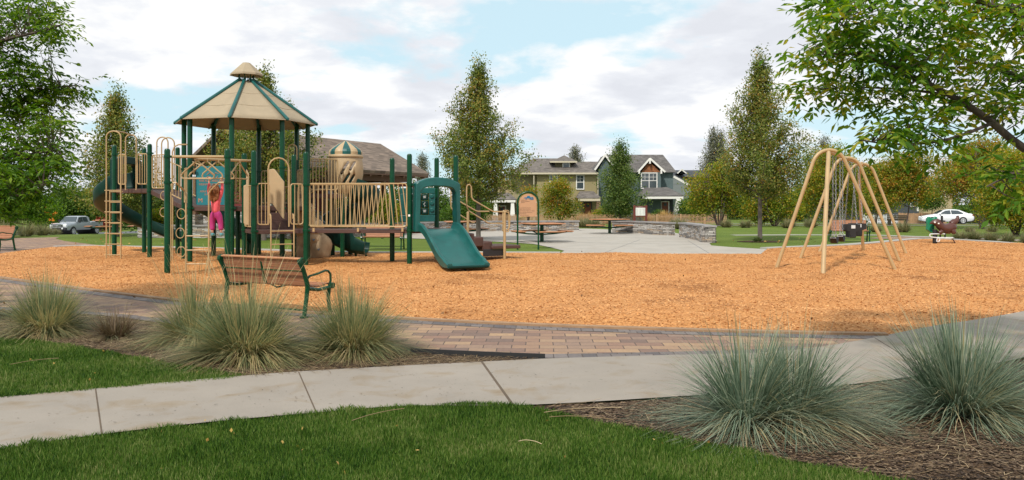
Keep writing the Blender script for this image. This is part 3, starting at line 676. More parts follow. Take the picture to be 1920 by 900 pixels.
hood(sc_+dn*.07, ga, 1.18, .88, 2.22, .115, .24, 'slide_hood', Mt['teal'], .15)
# activity panel with turning blocks at the back-left edge of the end deck
ac = (A3+A2)*.5; ac = V3((X(783, 21.75), 21.75, 0)); aw = .92
ap = MB()
ax_ = V3((1, .12, 0)).normalized()
def pz(x, z, dd=0): return ac+ax_*x+V3((0,0,z))+V3((0,-1,0))*dd
for x0, x1, z0, z1 in ((-.46,.46,1.83,1.98),(-.46,.46,1.09,1.27),(-.46,-.30,1.27,1.83),(.30,.46,1.27,1.83)):
    q = pz((x0+x1)/2, (z0+z1)/2); ap.box(q, (x1-x0-.004, .09, z1-z0-.004), rz=math.atan2(ax_.y, ax_.x))
for z in (1.40, 1.58, 1.76): ap.tube([pz(.38, z, .05), pz(.38, z, .075)], .055, 10)
apo = T('activity_panel', ap, Mt['teal'], bevel=.03)
fr = MB()
for x in (-.28, -.09, .10, .28): fr.tube([pz(x, 1.27), pz(x, 1.83)], .009, 6)
T('spinner_rod', fr, Mt['tan'], apo)
for xi, x in enumerate((-.185, .005, .19)):
    for zi, z in enumerate((1.365, 1.55, 1.735)):
        b = MB(); b.box(pz(x, z), (.172, .12, .172), rz=math.atan2(ax_.y, ax_.x)); bo = T('spinner', b, Mt['dkgreen'], apo, bevel=.02)
        k = MB()
        if zi == 1: k.tube([pz(x-.02+.02*math.sin(q*1.1)+.015, z-.055+.11*q/8, .063) for q in range(9)], .005, 5)
        else:
            for r0, wd in ((.03, .08), (.008, .06), (-.014, .07)): k.box(pz(x, z+r0, .0625), (wd, .003, .009), rz=math.atan2(ax_.y, ax_.x))
        T('marking', k, Mt['white'], bo, smooth=0)
# post decals
m = MB(); m.box((A0.x, A0.y-.066, Z(404, 20.35)), (.045, .006, .05)); T('decal', m, Mt['white'])
# --- steps, landing and handrails on the right of the end deck
e0 = A1.lerp(A2, .5)
azr = math.atan2(ga.y, ga.x)
for s0, s1, z in ((.03, .34, .88), (.34, .62, .80), (.60, .88, .70), (.86, 1.14, .58)):
    c = e0+ga*(s0+s1)*.5; m = MB(); m.box((c.x, c.y, z-.13), (s1-s0+.01, .86, .26), rz=azr); T('step', m, Mt['brown'], bevel=.035)
lc = e0+ga*1.52; m = MB(); m.box((lc.x, lc.y, .42), (.86, .98, .09), rz=azr); lo_ = T('landing', m, Mt['brown'], bevel=.02)
m = MB(); c = e0+ga*1.16-gb_*.44; m.box((c.x, c.y, .28), (.60, .03, .18), rz=azr); T('landing_skirt', m, Mt['black'], bevel=.004)
for sg in (-1, 1):
    b = e0+gb_*.50*sg; m = MB(); zz_ = lambda s, z: b+ga*s+V3((0,0,z))
    top = [zz_(.36, 1.58), zz_(.36, 1.98), zz_(.38, 2.04), zz_(.44, 2.06), zz_(.49, 2.0), zz_(.50, 1.74), zz_(.55, 1.66), zz_(1.08, 1.38), zz_(1.16, 1.355), zz_(1.50, 1.355), zz_(1.58, 1.32), zz_(1.61, 1.22), zz_(1.61, .98), zz_(1.58, .90), zz_(1.50, .87)]
    low = [zz_(.36, 1.98), zz_(.36, 1.48), zz_(.42, 1.38), zz_(.98, 1.06), zz_(1.06, 1.05), zz_(1.48, 1.05)]
    if sg > 0: top = top[:10]; low = low[:5]
    m.tube(top, .019, 8); T('handrail', m, Mt['tan']); m = MB(); m.tube(low, .017, 8); T('handrail', m, Mt['tan'])
    if sg < 0: m = MB(); q = b+ga*1.46; m.lathe([(.036, -.03), (.036, 1.355), (.001, 1.37)], (q.x, q.y, 0), 12); T('landing_post', m, Mt['tan'])
    else: m = MB(); q = b+ga*.86; m.lathe([(.036, -.03), (.036, 1.34), (.001, 1.355)], (q.x, q.y, 0), 12); T('landing_post', m, Mt['tan'])
m = MB(); q = lc+ga*.36+gb_*.3; m.lathe([(.036, -.03), (.036, 1.28), (.001, 1.295)], (q.x, q.y, 0), 12); T('landing_post', m, Mt['tan'])
lp_ = []
for cx, cz, a0 in ((.05, .84, -90), (.05, 1.34, 0), (-.05, 1.34, 90), (-.05, .84, 180)):
    for k in range(4): a = R(a0+30*k); lp_.append(q-gb_*.07+ga*(cx+.04*math.cos(a))+V3((0,0,cz+.04*math.sin(a))))
m = MB(); m.tube(lp_, .017, 8, closed=True); T('grab_rail', m, Mt['tan'])
# --- far tower on the left with its curved slide
C0, C1, C2, C3 = V3((-11.40, 23.7, 0)), V3((-10.17, 23.2, 0)), V3((-9.95, 24.6, 0)), V3((-11.1, 24.95, 0))
for p in (C0, C1, C2, C3): post(p.x, p.y, 3.25, (1.92, 2.98))
deckp([C0, C1, C2, C3], 1.99, .12)
sf = lambda a, b, k: a.lerp(b, k)
railing(sf(C0, C1, .12), sf(C0, C1, .34), 2.12, 2.97, 3); railing(sf(C0, C1, .66), sf(C0, C1, .93), 2.12, 2.97, 3)
railing(sf(C3, C2, .1), sf(C3, C2, .9), 2.12, 2.97, 9)
# sloping link deck from the tower to the octagon
lk = [C1, ov[6], ov[5], C2]
m = MB(); z_ = (1.97, 1.50, 1.50, 1.97); th = .12
m.add([V3((p.x, p.y, z)) for p, z in zip(lk, z_)]+[V3((p.x, p.y, z-th)) for p, z in zip(lk, z_)], [(0,1,2,3),(7,6,5,4),(0,4,5,1),(1,5,6,2),(2,6,7,3),(3,7,4,0)])
T('link_deck', m, Mt['brown'], smooth=20)
railing(sf(C1, ov[6], .08), sf(C1, ov[6], .5), 2.0, 2.92, 5); railing(sf(C1, ov[6], .52), sf(C1, ov[6], .94), 1.88, 2.75, 4, drop=.2)
railing(sf(C2, ov[5], .08), sf(C2, ov[5], .92), 2.0, 2.95, 12, drop=.4)
railing(sf(ov[6], ov[7], .1), sf(ov[6], ov[7], .9), 1.6, 2.5, 4)
# tall hooped ladder in front of the tower
def hoopladder(xa, xb, d, top, rungs, ztop_from=0, ext=0, name='ladder'):
    m = MB(); a, b = V3((X(xa, d), d, 0)), V3((X(xb, d), d, 0)); c = (a+b)/2; r = (b-a).length/2; u = (b-a).normalized()
    pts = [a+V3((0,0,ztop_from)), a+V3((0,0,top-r*.8))]
    for k in range(1, 10): an = math.pi-math.pi*k/10; pts.append(c+u*math.cos(an)*r+V3((0,0,top-r*.8+math.sin(an)*r*.8)))
    pts += [b+V3((0,0,top-r*.8)), b+V3((0,0,ztop_from))]; m.tube(pts, .019, 8)
    for z in rungs: m.tube([a-u*ext+V3((0,0,z)), b+u*(.0 if ext else .04)+V3((0,0,z))], .013, 7)
    return T(name, m, Mt['tan'])
hoopladder(199.5, 226.5, 22.7, 3.56, [.16+.295*k for k in range(7)], -.02, .05)
m = MB(); d = 23.15; a, b = V3((X(206, d), d, 0)), V3((X(227, d), d, 0))
for k in range(7): z = .13+.295*k; m.tube([a+V3((0,0,z)), b+V3((0.05,0,z))], .012, 7)
m.tube([a-V3((0,0,.02)), a+V3((0,0,1.95))], .016, 8); m.tube([b-V3((0,0,.02)), b+V3((0,0,1.95))], .016, 8); T('ladder', m, Mt['tan'])
hoopladder(235.5, 255.5, 23.4, 3.52, [], 1.95, name='hoop')
m = MB(); m.tube([(X(218,22.7), 22.7, 3.565), (X(232,23.1), 23.1, 3.56), (X(249,23.4), 23.4, 3.50)], .019, 8); T('grab_rail', m, Mt['tan'])
# loop climber and its hoops on the front of the link
m = MB(); d = 21.6
def pp(x, y, dd): return V3((X(x, dd), dd, Z(y, dd)))
def arch(x0, x1, yt, yb0, yb1, dd, n=10):
    c = (x0+x1)/2; r = (x1-x0)/2; pts = [pp(x0, yb0, dd), pp(x0, yt+r, dd)]
    for k in range(1, n): a = math.pi-math.pi*k/n; pts.append(pp(c+r*math.cos(a), yt+r-r*math.sin(a), dd))
    return pts+[pp(x1, yt+r, dd), pp(x1, yb1, dd)]
m.tube(arch(294, 315, 257, 350, 305, 22.2), .017, 8); m.tube(arch(303, 327, 258, 350, 300, 22.0), .017, 8)
T('hoop', m, Mt['tan'])
m = MB(); m.tube([pp(323, 360, 21.2), pp(323, 285, 21.2), pp(327, 275, 21.2), pp(335, 271, 21.2), pp(352, 271, 21.2), pp(355, 273, 21.2), pp(355, 380, 21.2)], .018, 8)
T('grab_rail', m, Mt['tan'])
m = MB(); d = 21.0; m.tube([pp(320.5, 497.5, d), pp(320.5, 360, d)], .02, 8)
T('climber_pole', m, Mt['tan'])
m = MB(); d = 22.0; m.tube([(X(324,d), d, 0), pp(324, 370, d)], .016, 8)
for cx, cy, r in ((340, 401, 8), (308, 367, 7), (338, 437, 8), (307, 398, 7), (340, 472, 8)):
    m.tube([pp(cx+r*math.cos(R(a)), cy+r*1.2*math.sin(R(a)), d) for a in range(0, 360, 30)], .013, 6, closed=True)
T('loop_climber', m, Mt['tan'])
# --- overhead ladder
O0, O1 = V3((-7.59, 18.2, 0)), V3((-6.28, 18.25, 0))
for p in (O0, O1): post(p.x, p.y, 2.78, (2.03, 2.60))
m = MB(); m.tube([O0+V3((0,0,2.60)), O1+V3((0,0,2.60))], .030, 10); T('overhead_beam', m, Mt['tan'])
q0 = V3((-7.0, 18.25, 2.55)); q1 = V3((-6.32, 20.0, 2.60)); m = MB(); m.tube([q0, q1], .032, 10); T('overhead_beam', m, Mt['tan'])
u_ = (q1-q0).normalized(); lt = V3((1, .12, 0)).normalized()
for k, s in enumerate((.06, .36, .72, 1.45)):
    c = q0+u_*s-V3((0,0,.03)); ph = (.06, -.03, .05, .02)[k]; hw, hh = .38, .40; m = MB(); ya = R((0, 16, 26, 74)[k]); lt = V3((math.cos(ya), math.sin(ya)+.1, 0)).normalized()
    tri = [c+lt*.02+V3((0,0,-.02)), c+lt*(hw*.86)+V3((0,ph*.7,-hh*.72)), c+lt*hw*.93+V3((0,ph,-hh*.86)), c+lt*hw*.88+V3((0,ph,-hh*.98)), c+lt*hw*.7+V3((0,ph,-hh)), c-lt*hw*.7+V3((0,ph,-hh)), c-lt*hw*.88+V3((0,ph,-hh*.98)), c-lt*hw*.93+V3((0,ph,-hh*.86)), c-lt*(hw*.86)+V3((0,ph*.7,-hh*.72)), c-lt*.02+V3((0,0,-.02))]
    m.tube(tri, .017, 8, closed=True); m.box(c+V3((0,0,.0)), (.07, .05, .07)); T('hanging_triangle', m, Mt['tan'])
GR = q0+u_*.70                              # where the child hangs
# access ladder with arms to both posts
m = MB(); d = 18.55; a, b = V3((X(348.5, d), d, 0)), V3((X(391.5, d), d, 0))
m.tube([a, a+V3((0,0,1.80)), a-V3((.04,0,-1.86)), O0+V3((.19,0,2.03)), O0+V3((.05,0,2.03))], .019, 8)
m.tube([b, b+V3((0,0,1.80)), b+V3((.04,0,1.86)), O1+V3((-.19,0,2.03)), O1+V3((-.05,0,2.03))], .019, 8)
for z in (.21, .52, .84): m.tube([a+V3((0,0,z)), b+V3((0,0,z))], .014, 8)
T('ladder', m, Mt['tan'])
# --- curved slide of the left tower
path = []; cc = V3((-11.35, 25.55, 0)); rr = 1.12
st_ = C0.lerp(C3, .5)
for k in range(4): path.append(st_+V3((-.12*k, 0, 1.99-.01*k)))
for k in range(1, 17):
    a = R(-100-175*k/16); path.append(V3((cc.x+math.cos(a)*1.15, cc.y+math.sin(a)*1.2+.02, 1.95-1.42*k/16)))
e_ = path[-1]
for k in range(1, 4): path.append(e_+V3((.22*k, .03*k, -.07*k)))
ls = T('curved_slide', chute(path, .50, .3, .035, rnd=True, wall_fn=lambda t: (.44-.2*t, .50-.24*t)), Mt['dkgreen'], smooth=45)
m = MB(); e_ = path[-2]; m.tube([e_-V3((0,0,.05)), V3((e_.x, e_.y, -.02))], .04, 8); T('slide_foot', m, Mt['post'], ls)
hood(st_+V3((-.1, 0, 0)), (C3-C0).normalized(), 1.1, 1.95, 2.95, .16, .2, 'slide_hood', Mt['dkgreen'], .1)
# --- right rear deck with turret and spiral slide
D0, D3 = ov[2], ov[3]; D1, D2 = D0+ga*1.1, D3+ga*1.1
D1 = V3((-4.75, 23.15, 0)); D2 = V3((-5.25, 24.2, 0))
deckp([D0, D1, D2, D3], 1.84, .12)
railing(D0+(D1-D0)*.06, D1-(D1-D0)*.14, 1.95, 2.80, 8); railing(D3+(D2-D3)*.06, D2-(D2-D3)*.1, 1.95, 2.8, 8)
for q in (D1+V3((-.02,.1,0)), D2): post(q.x, q.y, 1.85)
SC = V3((X(657, 24.3), 24.3, 0)); m = MB(); m.lathe([(.07, -.03), (.07, 2.3), (.001, 2.33)], (SC.x, SC.y, 0), 14); T('spiral_pole', m, Mt['post'])
path = []; pr_ = .50
path.append(V3((SC.x-.32, SC.y-.5, 1.86)))
for k in range(0, 33):
    a = R(-90+372*k/32); path.append(V3((SC.x+math.cos(a)*pr_, SC.y+math.sin(a)*pr_, 1.84-1.62*(k/32)**.95)))
e_ = path[-1]; t_ = V3((math.cos(R(10)), math.sin(R(10)), 0))
for k in range(1, 4): path.append(e_+V3((.15*k, -.01*k, -.02*k-.01)))
ss = T('spiral_slide', chute(path, .54, .3, .06, rnd=True, wall_fn=lambda t: (.28, .54 if t < .86 else .54-.22*(t-.86)/.14)), Mt['dkgreen'], smooth=45)
m = MB(); 
for q in (path[-3], path[-1]): m.tube([q-V3((0,0,.05)), V3((q.x, q.y, -.02))], .035, 8)
T('slide_foot', m, Mt['post'], ss)
# turret with slanted slots cut through
TC = V3((X(648, 23.8), 23.8, 0)); m = MB()
m.lathe([(.34, 1.86), (.40, 2.02), (.46, 2.2), (.50, 2.4), (.505, 2.6), (.48, 2.78), (.46, 2.9), (.44, 2.9), (.46, 2.76), (.483, 2.6), (.478, 2.4), (.44, 2.2), (.38, 2.02), (.32, 1.86), (.34, 1.86)], TC, 40, R(-172), R(60))
tu = T('turret', m, Mt['tanplastic'], smooth=50)
ct = MB()
def slot(px0, py0, px1, py1, w):
    a = pp(px0, py0, TC.y-.5); b = pp(px1, py1, TC.y-.5); d_ = (b-a).normalized(); n_ = V3((0,1,0)); sd_ = d_.cross(n_); Ln = (b-a).length; poly = []
    for k in range(7): an = R(-90+180*k/6); poly.append((Ln/2+math.cos(an)*w, math.sin(an)*w))
    for k in range(7): an = R(90+180*k/6); poly.append((-Ln/2+math.cos(an)*w, math.sin(an)*w))
    ct.prism(poly, (a+b)/2, d_, sd_, .9)
slot(640, 325, 652, 304, .035); slot(656, 318, 663, 304, .03); slot(642, 345, 654, 326, .035); slot(655, 341, 662, 328, .032)
co = ct.build('cutter', Mt['tanplastic'], None); bo = tu.modifiers.new('b', 'BOOLEAN'); bo.object = co; bo.operation = 'DIFFERENCE'; bo.solver = 'EXACT'
dg = bpy.context.evaluated_depsgraph_get(); nm = bpy.data.meshes.new_from_object(tu.evaluated_get(dg)); tu.modifiers.clear(); tu.data = nm; bpy.data.objects.remove(co)
m = MB(); m.lathe([(.46, 2.88), (.49, 2.88), (.505, 2.92), (.49, 2.965), (.44, 2.97), (.44, 2.93)], TC, 32); T('turret_rim', m, Mt['tanplastic'], tu)
dm = MB(); seg = 48
prof = [(.45, 2.96), (.455, 3.05), (.42, 3.12), (.32, 3.20), (.20, 3.28), (.09, 3.345), (.002, 3.39)]
for i in range(len(prof)-1):
    for k in range(seg):
        a, b = 2*math.pi*k/seg, 2*math.pi*(k+1)/seg; st_i = (k//4) % 2; dm.cur = st_i
        f = lambda r, z, an: TC+V3((math.cos(an)*r, math.sin(an)*r, z))
        bul = lambda an: 1+.05*abs(math.sin(an*6))
        dm.add([f(prof[i][0]*bul(a), prof[i][1], a), f(prof[i][0]*bul(b), prof[i][1], b), f(prof[i+1][0]*bul(b), prof[i+1][1], b), f(prof[i+1][0]*bul(a), prof[i+1][1], a)], [(0,1,2,3)])
dm.cur = 0
T('turret_dome', dm, [Mt['tanplastic'], Mt['teal']], tu, smooth=30)
# crawl arch & hoops at the back
m = MB(); m.tube(arch(540.5, 556.5, 271, 360, 300, 22.3), .017, 8); T('hoop', m, Mt['tan'])
m = MB(); m.tube([pp(582, 362, 22.6), pp(590, 357, 22.6), pp(600, 355, 22.6), pp(628, 356, 22.9), pp(632, 364, 22.9)], .018, 8); T('grab_rail', m, Mt['tan'])
# moulded rock climber
random.seed(3)
def blob(c, r, name, parent, m_, n=3, amp=.18, seed=0, flat=1):
    bm = bmesh.new(); bmesh.ops.create_icosphere(bm, subdivisions=n, radius=1)
    rs = random.Random(seed); ph = [rs.random()*6 for _ in range(6)]
    for v in bm.verts:
        k = 1+amp*(math.sin(v.co.x*3+ph[0])*math.sin(v.co.y*2.6+ph[1])+.6*math.sin(v.co.z*5+ph[2]+v.co.x*4))
        v.co = V3((v.co.x*r[0]*k, v.co.y*r[1]*k, v.co.z*r[2]*k))+V3(c)
    mb = MB(); mb.v = [tuple(v.co) for v in bm.verts]; bm.verts.index_update(); mb.f = [[v.index for v in f.verts] for f in bm.faces]; mb.mi = [0]*len(mb.f); bm.free()
    return mb
cx = X(582, 22.9); rk = MB()
segs = [((cx-.16, 22.75, 1.3), (.36, .16, .38)), ((cx-.1, 22.9, .95), (.45, .2, .34)), ((cx-.02, 23.0, .62), (.40, .24, .32)), ((cx+.22, 23.05, .34), (.33, .24, .40)), ((cx-.16, 23.05, .28), (.30, .22, .34))]
for i, (c, r) in enumerate(segs):
    b = blob(c, r, '', None, None, 3, .10, i); base = len(rk.v); rk.v += b.v; rk.f += [[base+q for q in f] for f in b.f]; rk.mi += b.mi
ro = T('rock_climber', rk, Mt['rock'], smooth=60)
m = MB()
for px, py, dd in ((597, 468, 22.80), (575, 468, 22.82), (588, 450, 22.74), (578, 432, 22.72), (592, 424, 22.70), (580, 402, 22.60), (590, 396, 22.6), (574, 384, 22.6)):
    q = pp(px, py, dd); m.add([q+V3((-.05,0,.03)), q+V3((.05,0,.03)), q+V3((0,0,-.05)), q+V3((0,-.05,0))], [(0,1,3),(1,2,3),(2,0,3),(0,2,1)])
T('climbing_hold', m, Mt['hold'], ro)
# slim second ladder behind (access to the octagon)
m = MB(); m.tube([pp(528, 430, 21.6), (X(536, 21.9), 21.9, 0)], .02, 8); m.tube([pp(545, 430, 21.6), (X(556, 21.9), 21.9, 0)], .03, 8); T('support_strut', m, Mt['tan'])
# second dark chute seen between the legs
path = [V3((X(352, 24.3)+1.9*t, 24.3+.4*t, 1.42-1.0*S(0, 1, t))) for t in [k/12 for k in range(13)]]
sl2 = T('low_slide', chute(path, .5, .22, .05, rnd=True, wall_fn=lambda t: (.36, .36)), Mt['dkgreen'], smooth=45)
m = MB(); q = path[-2]; m.tube([q, (q.x, q.y, -.02)], .04, 8); T('slide_foot', m, Mt['post'], sl2)
post(X(446, 22.9), 22.9, 1.45); post(X(446, 24.5)+.3, 24.5, 1.45)
# ---------------------------------------------------------------- swing set
SW = thing('swing_set', 'tan arched swing set with splayed tube legs on the wood chips', 'swing set', (9, 22.2, 0))
frames = [((6.2, 19.45), (8.90, 19.15), (7.41, 19.4, 2.82)), ((7.76, 22.35), (10.33, 22.0), (9.0, 22.2, 2.80)), ((9.29, 25.1), (11.90, 24.9), (10.58, 25.0, 2.78))]
for (a, b, ap_) in frames:
    A_, B_, C_ = V3((*a, -.03)), V3((*b, -.03)), V3(ap_); m = MB(); r = .42; ph = R(21); cy_ = C_.z-r
    arc = []
    for k in range(11):
        an = math.pi-ph-(math.pi-2*ph)*k/10; arc.append(V3((C_.x+r*math.cos(an), A_.y+(B_.y-A_.y)*(.5-.17*math.cos(an)*1.0), cy_+r*math.sin(an))))
    m.tube([A_]+[A_.lerp(arc[0], .5)]+arc+[B_.lerp(arc[-1], .5), B_], .042, 12); m.build('arch_leg', Mt['tan'], SW)
a0, a1, a2 = V3(frames[0][2]), V3(frames[1][2]), V3(frames[2][2])
m = MB(); m.tube([(6.58, 17.5, -.03), (7.20, 18.85, 2.36), (7.28, 19.02, 2.58), (7.36, 19.22, 2.74), (7.46, 19.5, 2.81), (7.6, 19.78, 2.80)], .048, 12); m.build('end_leg', Mt['tan'], SW)
m = MB(); m.tube([(X(1624, 26.0), 26.2, -.03), (10.62, 25.3, 2.45), (10.62, 25.15, 2.68), (10.58, 24.95, 2.76), (10.4, 24.6, 2.77)], .048, 12); m.build('end_leg', Mt['tan'], SW)
m = MB(); m.tube([a0-V3((0,0,.02)), a1-V3((0,0,.03)), a2-V3((0,0,.02))], .040, 12); m.build('top_beam', Mt['tan'], SW)
def chain(m, p, q, link=.055, r=.006):
    p, q = V3(p), V3(q); n = int((q-p).length/link); t = (q-p).normalized(); s1 = t.orthogonal().normalized(); s2 = t.cross(s1)
    for i in range(n):
        c = p.lerp(q, (i+.5)/n); s = s1 if i % 2 else s2; hl = link*.62; hw = link*.30
        m.tube([c+t*hl, c+s*hw+t*hl*.4, c+s*hw-t*hl*.4, c-t*hl, c-s*hw-t*hl*.4, c-s*hw+t*hl*.4], r, 4, closed=True)
bd = (a1-a0); bd.z = 0; bd.normalize(); 
def belt(s, lab):
    c = a0+bd*s; c.z = 0; t = thing('swing', lab, 'swing', (c.x, c.y, .5), group='belt swings hanging from the swing set'); m = MB()
    for k in (-.24, .24):
        m = MB(); q = c+bd*k; chain(m, q+V3((0,0,2.74)), q+bd*(-k*.1)+V3((0,0,.78))); m.build('chain', Mt['chain'], t, smooth=0)
    rows = []
    for k in range(11):
        u = k/10*2-1; z = .74-.15*(1-abs(u)**2.5); x = u*.225
        rows.append([c+bd*x+V3((bd.y*.075, -bd.x*.075, z)), c+bd*x+V3((-bd.y*.075, bd.x*.075, z))])
    m = MB(); m.grid(rows); o = m.build('belt_seat', Mt['black'], t); k = o.modifiers.new('s', 'SOLIDIFY'); k.thickness = .014
    m = MB()
    for k in (-.225, .225):
        q = c+bd*k+V3((0,0,.73)); m.tube([q+V3((bd.y*.07, -bd.x*.07, .0)), q+V3((0,0,.09)), q+V3((-bd.y*.07, bd.x*.07, 0))], .008, 6, closed=True)
    m.build('seat_hanger', Mt['whitemetal'], t)
belt(1.0, 'belt swing on chains hanging nearer the camera in the front bay'); belt(2.15, 'belt swing on chains hanging second in the front bay, in front of the bench')
bd2 = (a2-a1); bd2.z = 0; bd2.normalize()
def bucket(s, lab):
    c = a1+bd2*s; c.z = 0; t = thing('bucket_swing', lab, 'swing', (c.x, c.y, .6), group='bucket swings hanging from the swing set')
    for k in (-.17, .17):
        m = MB(); q = c+V3((k, 0, 0)); chain(m, c+bd2*k*1.2+V3((0,0,2.72)), q+V3((0,0,1.02))); m.build('chain', Mt['chain'], t, smooth=0)
    m = MB(); z = .83
    prof = [(-.20, .17), (.20, .17), (.195, -.0), (.09, -.03), (.08, -.19), (-.08, -.19), (-.09, -.03), (-.195, -.0)]
    for dy in (-.15, .15): m.prism(prof, c+V3((0, dy, z)), (1,0,0), (0,0,1), .025)
    m.box(c+V3((0,0,z-.19)), (.16, .28, .03)); m.box(c+V3((-.195,0,z+.085)), (.02, .3, .16)); m.box(c+V3((.195,0,z+.085)), (.02, .3, .16))
    m.build('bucket_seat', Mt['black'], t, bevel=.008)
    m = MB(); m.box(c+V3((0,-.166,z+.10)), (.11, .006, .09)); m.build('seat_badge', Mt['whitemetal'], t, bevel=.002)
bucket(.75, 'black bucket swing hanging nearer in the rear bay'); bucket(2.1, 'black bucket swing hanging farther back in the rear bay')
# ---------------------------------------------------------------- benches
def bench(name, lab, loc, rz, Lb=1.55, slat='benchslat', metal='post', grp='green framed slatted park benches'):
    t = thing(name, lab, 'bench', loc, rz, grp); h = Lb/2
    for s in (-1, 1):
        x = s*(h-.03); m = MB()      # cast side frame in the local y-z plane, facing +y
        m.tube([(x, -.30, .86), (x, -.335, .84), (x, -.33, .79), (x, -.28, .70), (x, -.20, .46), (x, -.22, .30), (x, -.27, .0)], [.03, .035, .035, .03, .034, .03, .03], 8)
        m.tube([(x, -.2, .42), (x, 0, .385), (x, .2, .40), (x, .27, .42)], [.03, .026, .03, .035], 8)
        m.tube([(x, .22, .40), (x, .20, .22), (x, .25, .0)], [.03, .024, .032], 8)
        m.tube([(x, -.23, .54), (x, -.17, .60), (x, .0, .625), (x, .14, .66), (x, .20, .65), (x, .245, .60), (x, .25, .50), (x, .22, .42)], .017, 8)
        m.lathe([(.001, -.035), (.05, -.03), (.05, .03), (.001, .035)], (0,0,0), 10) if False else None
        m.tube([(x-.03, .27, .425), (x+.03, .27, .425)], .045, 10); m.tube([(x-.03, -.32, .82), (x+.03, -.32, .82)], .05, 10)
        m.box((x, -.27, .01), (.06, .1, .02)); m.box((x, .25, .01), (.06, .1, .02))
        m.build('bench_frame', Mt[metal], t, world=False)
    m = MB(); m.tube([(-h+.04, -.22, .1), (h-.04, -.22, .1)], .013, 6); m.tube([(-h+.04, -.31, .68), (h-.04, -.31, .68)], .010, 6); m.tube([(0, -.30, .80), (0, -.24, .50), (0, 0, .38), (0, .22, .40)], .014, 6); m.build('stretcher', Mt[metal], t, world=False)
    for k in range(6):
        u = k/5; y = -.20-.11*u; z = .49+.325*u; m = MB()
        m.box((0, y+.012, z), (Lb-.12, .022, .063), rx=R(18)); m.build('back_slat', Mt[slat], t, world=False, bevel=.004)
    m = MB(); m.box((0, -.315, .862), (Lb-.10, .06, .022), rx=R(8)); m.build('back_slat', Mt['slat'], t, world=False, bevel=.004)
    for k in range(6):
        y = -.14+.072*k; m = MB(); m.box((0, y, .425+.012*abs(k-2.5)), (Lb-.12, .056, .024)); m.build('seat_slat', Mt[slat], t, world=False, bevel=.004)
    return t
b1 = bench('park_bench', 'slatted park bench seen from behind among the tall grass clumps', (-3.34, 11.75, .02), R(-30), 1.62); b1.scale = (1, 1, .925)
b2 = dup(b1, (X(718, 28.1), 28.1, .02), R(176), 'slatted park bench on the lawn strip under the bridge'); b2.scale = (.86, 1, .95)
b3 = dup(b1, (X(1592, 33.9), 33.9, .02), R(168), 'slatted park bench on the lawn behind the swings'); b3.scale = (.95, 1, 1)
b4 = dup(b1, (X(-12, 27.6), 27.6, .02), R(150), 'slatted park bench cut off by the left edge')
wb = thing('wooden_bench', 'plain weathered wooden bench near the far picket fence', 'bench', (X(1684, 66), 66, zt(31, 66)))
m = MB(); 
for z in (.48, .62, .76): m.box((0, .22, z), (1.6, .04, .12))
m.build('backrest', Mt['slatdark'], wb, world=False); m = MB(); m.box((0, -.02, .42), (1.6, .4, .05)); m.build('seat', Mt['slatdark'], wb, world=False)
for s in (-.65, .65): m = MB(); m.box((s, .1, .2), (.1, .4, .4)); m.build('leg', Mt['slatdark'], wb, world=False)
# ---------------------------------------------------------------- picnic tables
def picnic(lab, loc, rz):
    t = thing('picnic_table', lab, 'picnic table', loc, rz, 'pedestal picnic tables with slatted tops')
    m = MB(); 
    for k in range(9): m.box((0, -.68+.17*k, .745), (1.5, .155, .04))
    m.build('tabletop', Mt['slat'], t, world=False, bevel=.005)
    m = MB(); m.box((0, 0, .70), (1.25, 1.25, .05)); m.build('top_frame', Mt['post'], t, world=False)
    m = MB(); m.lathe([(.19, 0), (.19, .02), (.08, .04), (.075, .66), (.16, .69)], (0,0,0), 14); m.build('pedestal', Mt['post'], t, world=False)
    for k in range(4):
        a = k*math.pi/2; c, s = math.cos(a), math.sin(a); m = MB()
        m.tube([(c*.06, s*.06, .30), (c*.6, s*.6, .33), (c*1.12, s*1.12, .40)], .03, 8); m.box((c*1.02, s*1.02, .405), (.26, 1.0, .03), rz=a); m.build('seat_arm', Mt['post'], t, world=False)
        m = MB()
        for j in (-.08, .08): m.box((c*(1.02+j), s*(1.02+j), .435), (.145, 1.15, .035), rz=a)
        m.build('bench_seat', Mt['slat'], t, world=False, bevel=.004)
    return t
t1 = picnic('picnic table with slatted top standing behind the arched tan sign', (X(1016, 33.8), 33.8, .02), R(18))
dup(t1, (X(1143, 43.3), 43.3, .02), R(40), 'picnic table standing alone in front of the dark red notice board')
dup(t1, (X(866, 37.5), 37.5, .02), R(10), 'picnic table behind the play structure steps beside the tree trunk')
dup(t1, (X(206, 44), 44, zt(X(206, 44), 44)), R(20), 'picnic table at the far left behind the tall hooped ladder')
# ---------------------------------------------------------------- arched sign
ar = thing('park_sign', 'tan arched park rules sign in a green tube frame on the lawn tip', 'sign', (X(990, 28.2), 28.2, 0))
d = 28.2; a, b = X(970.5, d), X(1009.5, d); c = (a+b)/2; r = (b-a)/2; zt_ = Z(360, d)
m = MB(); pts = [(a, d, -.03), (a, d, zt_-r)]+[(c+r*math.cos(R(180-15*k)), d, zt_-r+r*math.sin(R(180-15*k))) for k in range(1, 12)]+[(b, d, zt_-r), (b, d, -.03)]
m.tube(pts, .030, 10); m.build('tube_frame', Mt['post'], ar)
m = MB(); r2 = r*.84; zb = Z(406, d); pol = [(-r2, zb), (r2, zb)]+[(r2*math.cos(R(15*k)), zt_-r+r2*math.sin(R(15*k))) for k in range(13)]
m.prism(pol, (c, d, 0), (1,0,0), (0,0,1), .02); sg = m.build('sign_panel', mat('sign_tan', (.50, .27, .15), .6, var=.04), ar, smooth=20)
m = MB()
for sx1 in (-1, 1):
    for z in (Z(379, d), Z(405, d)): m.box((c+sx1*(r2-.02), d-.015, z), (.02, .012, .02))
m.build('bolt', Mt['white'], sg)
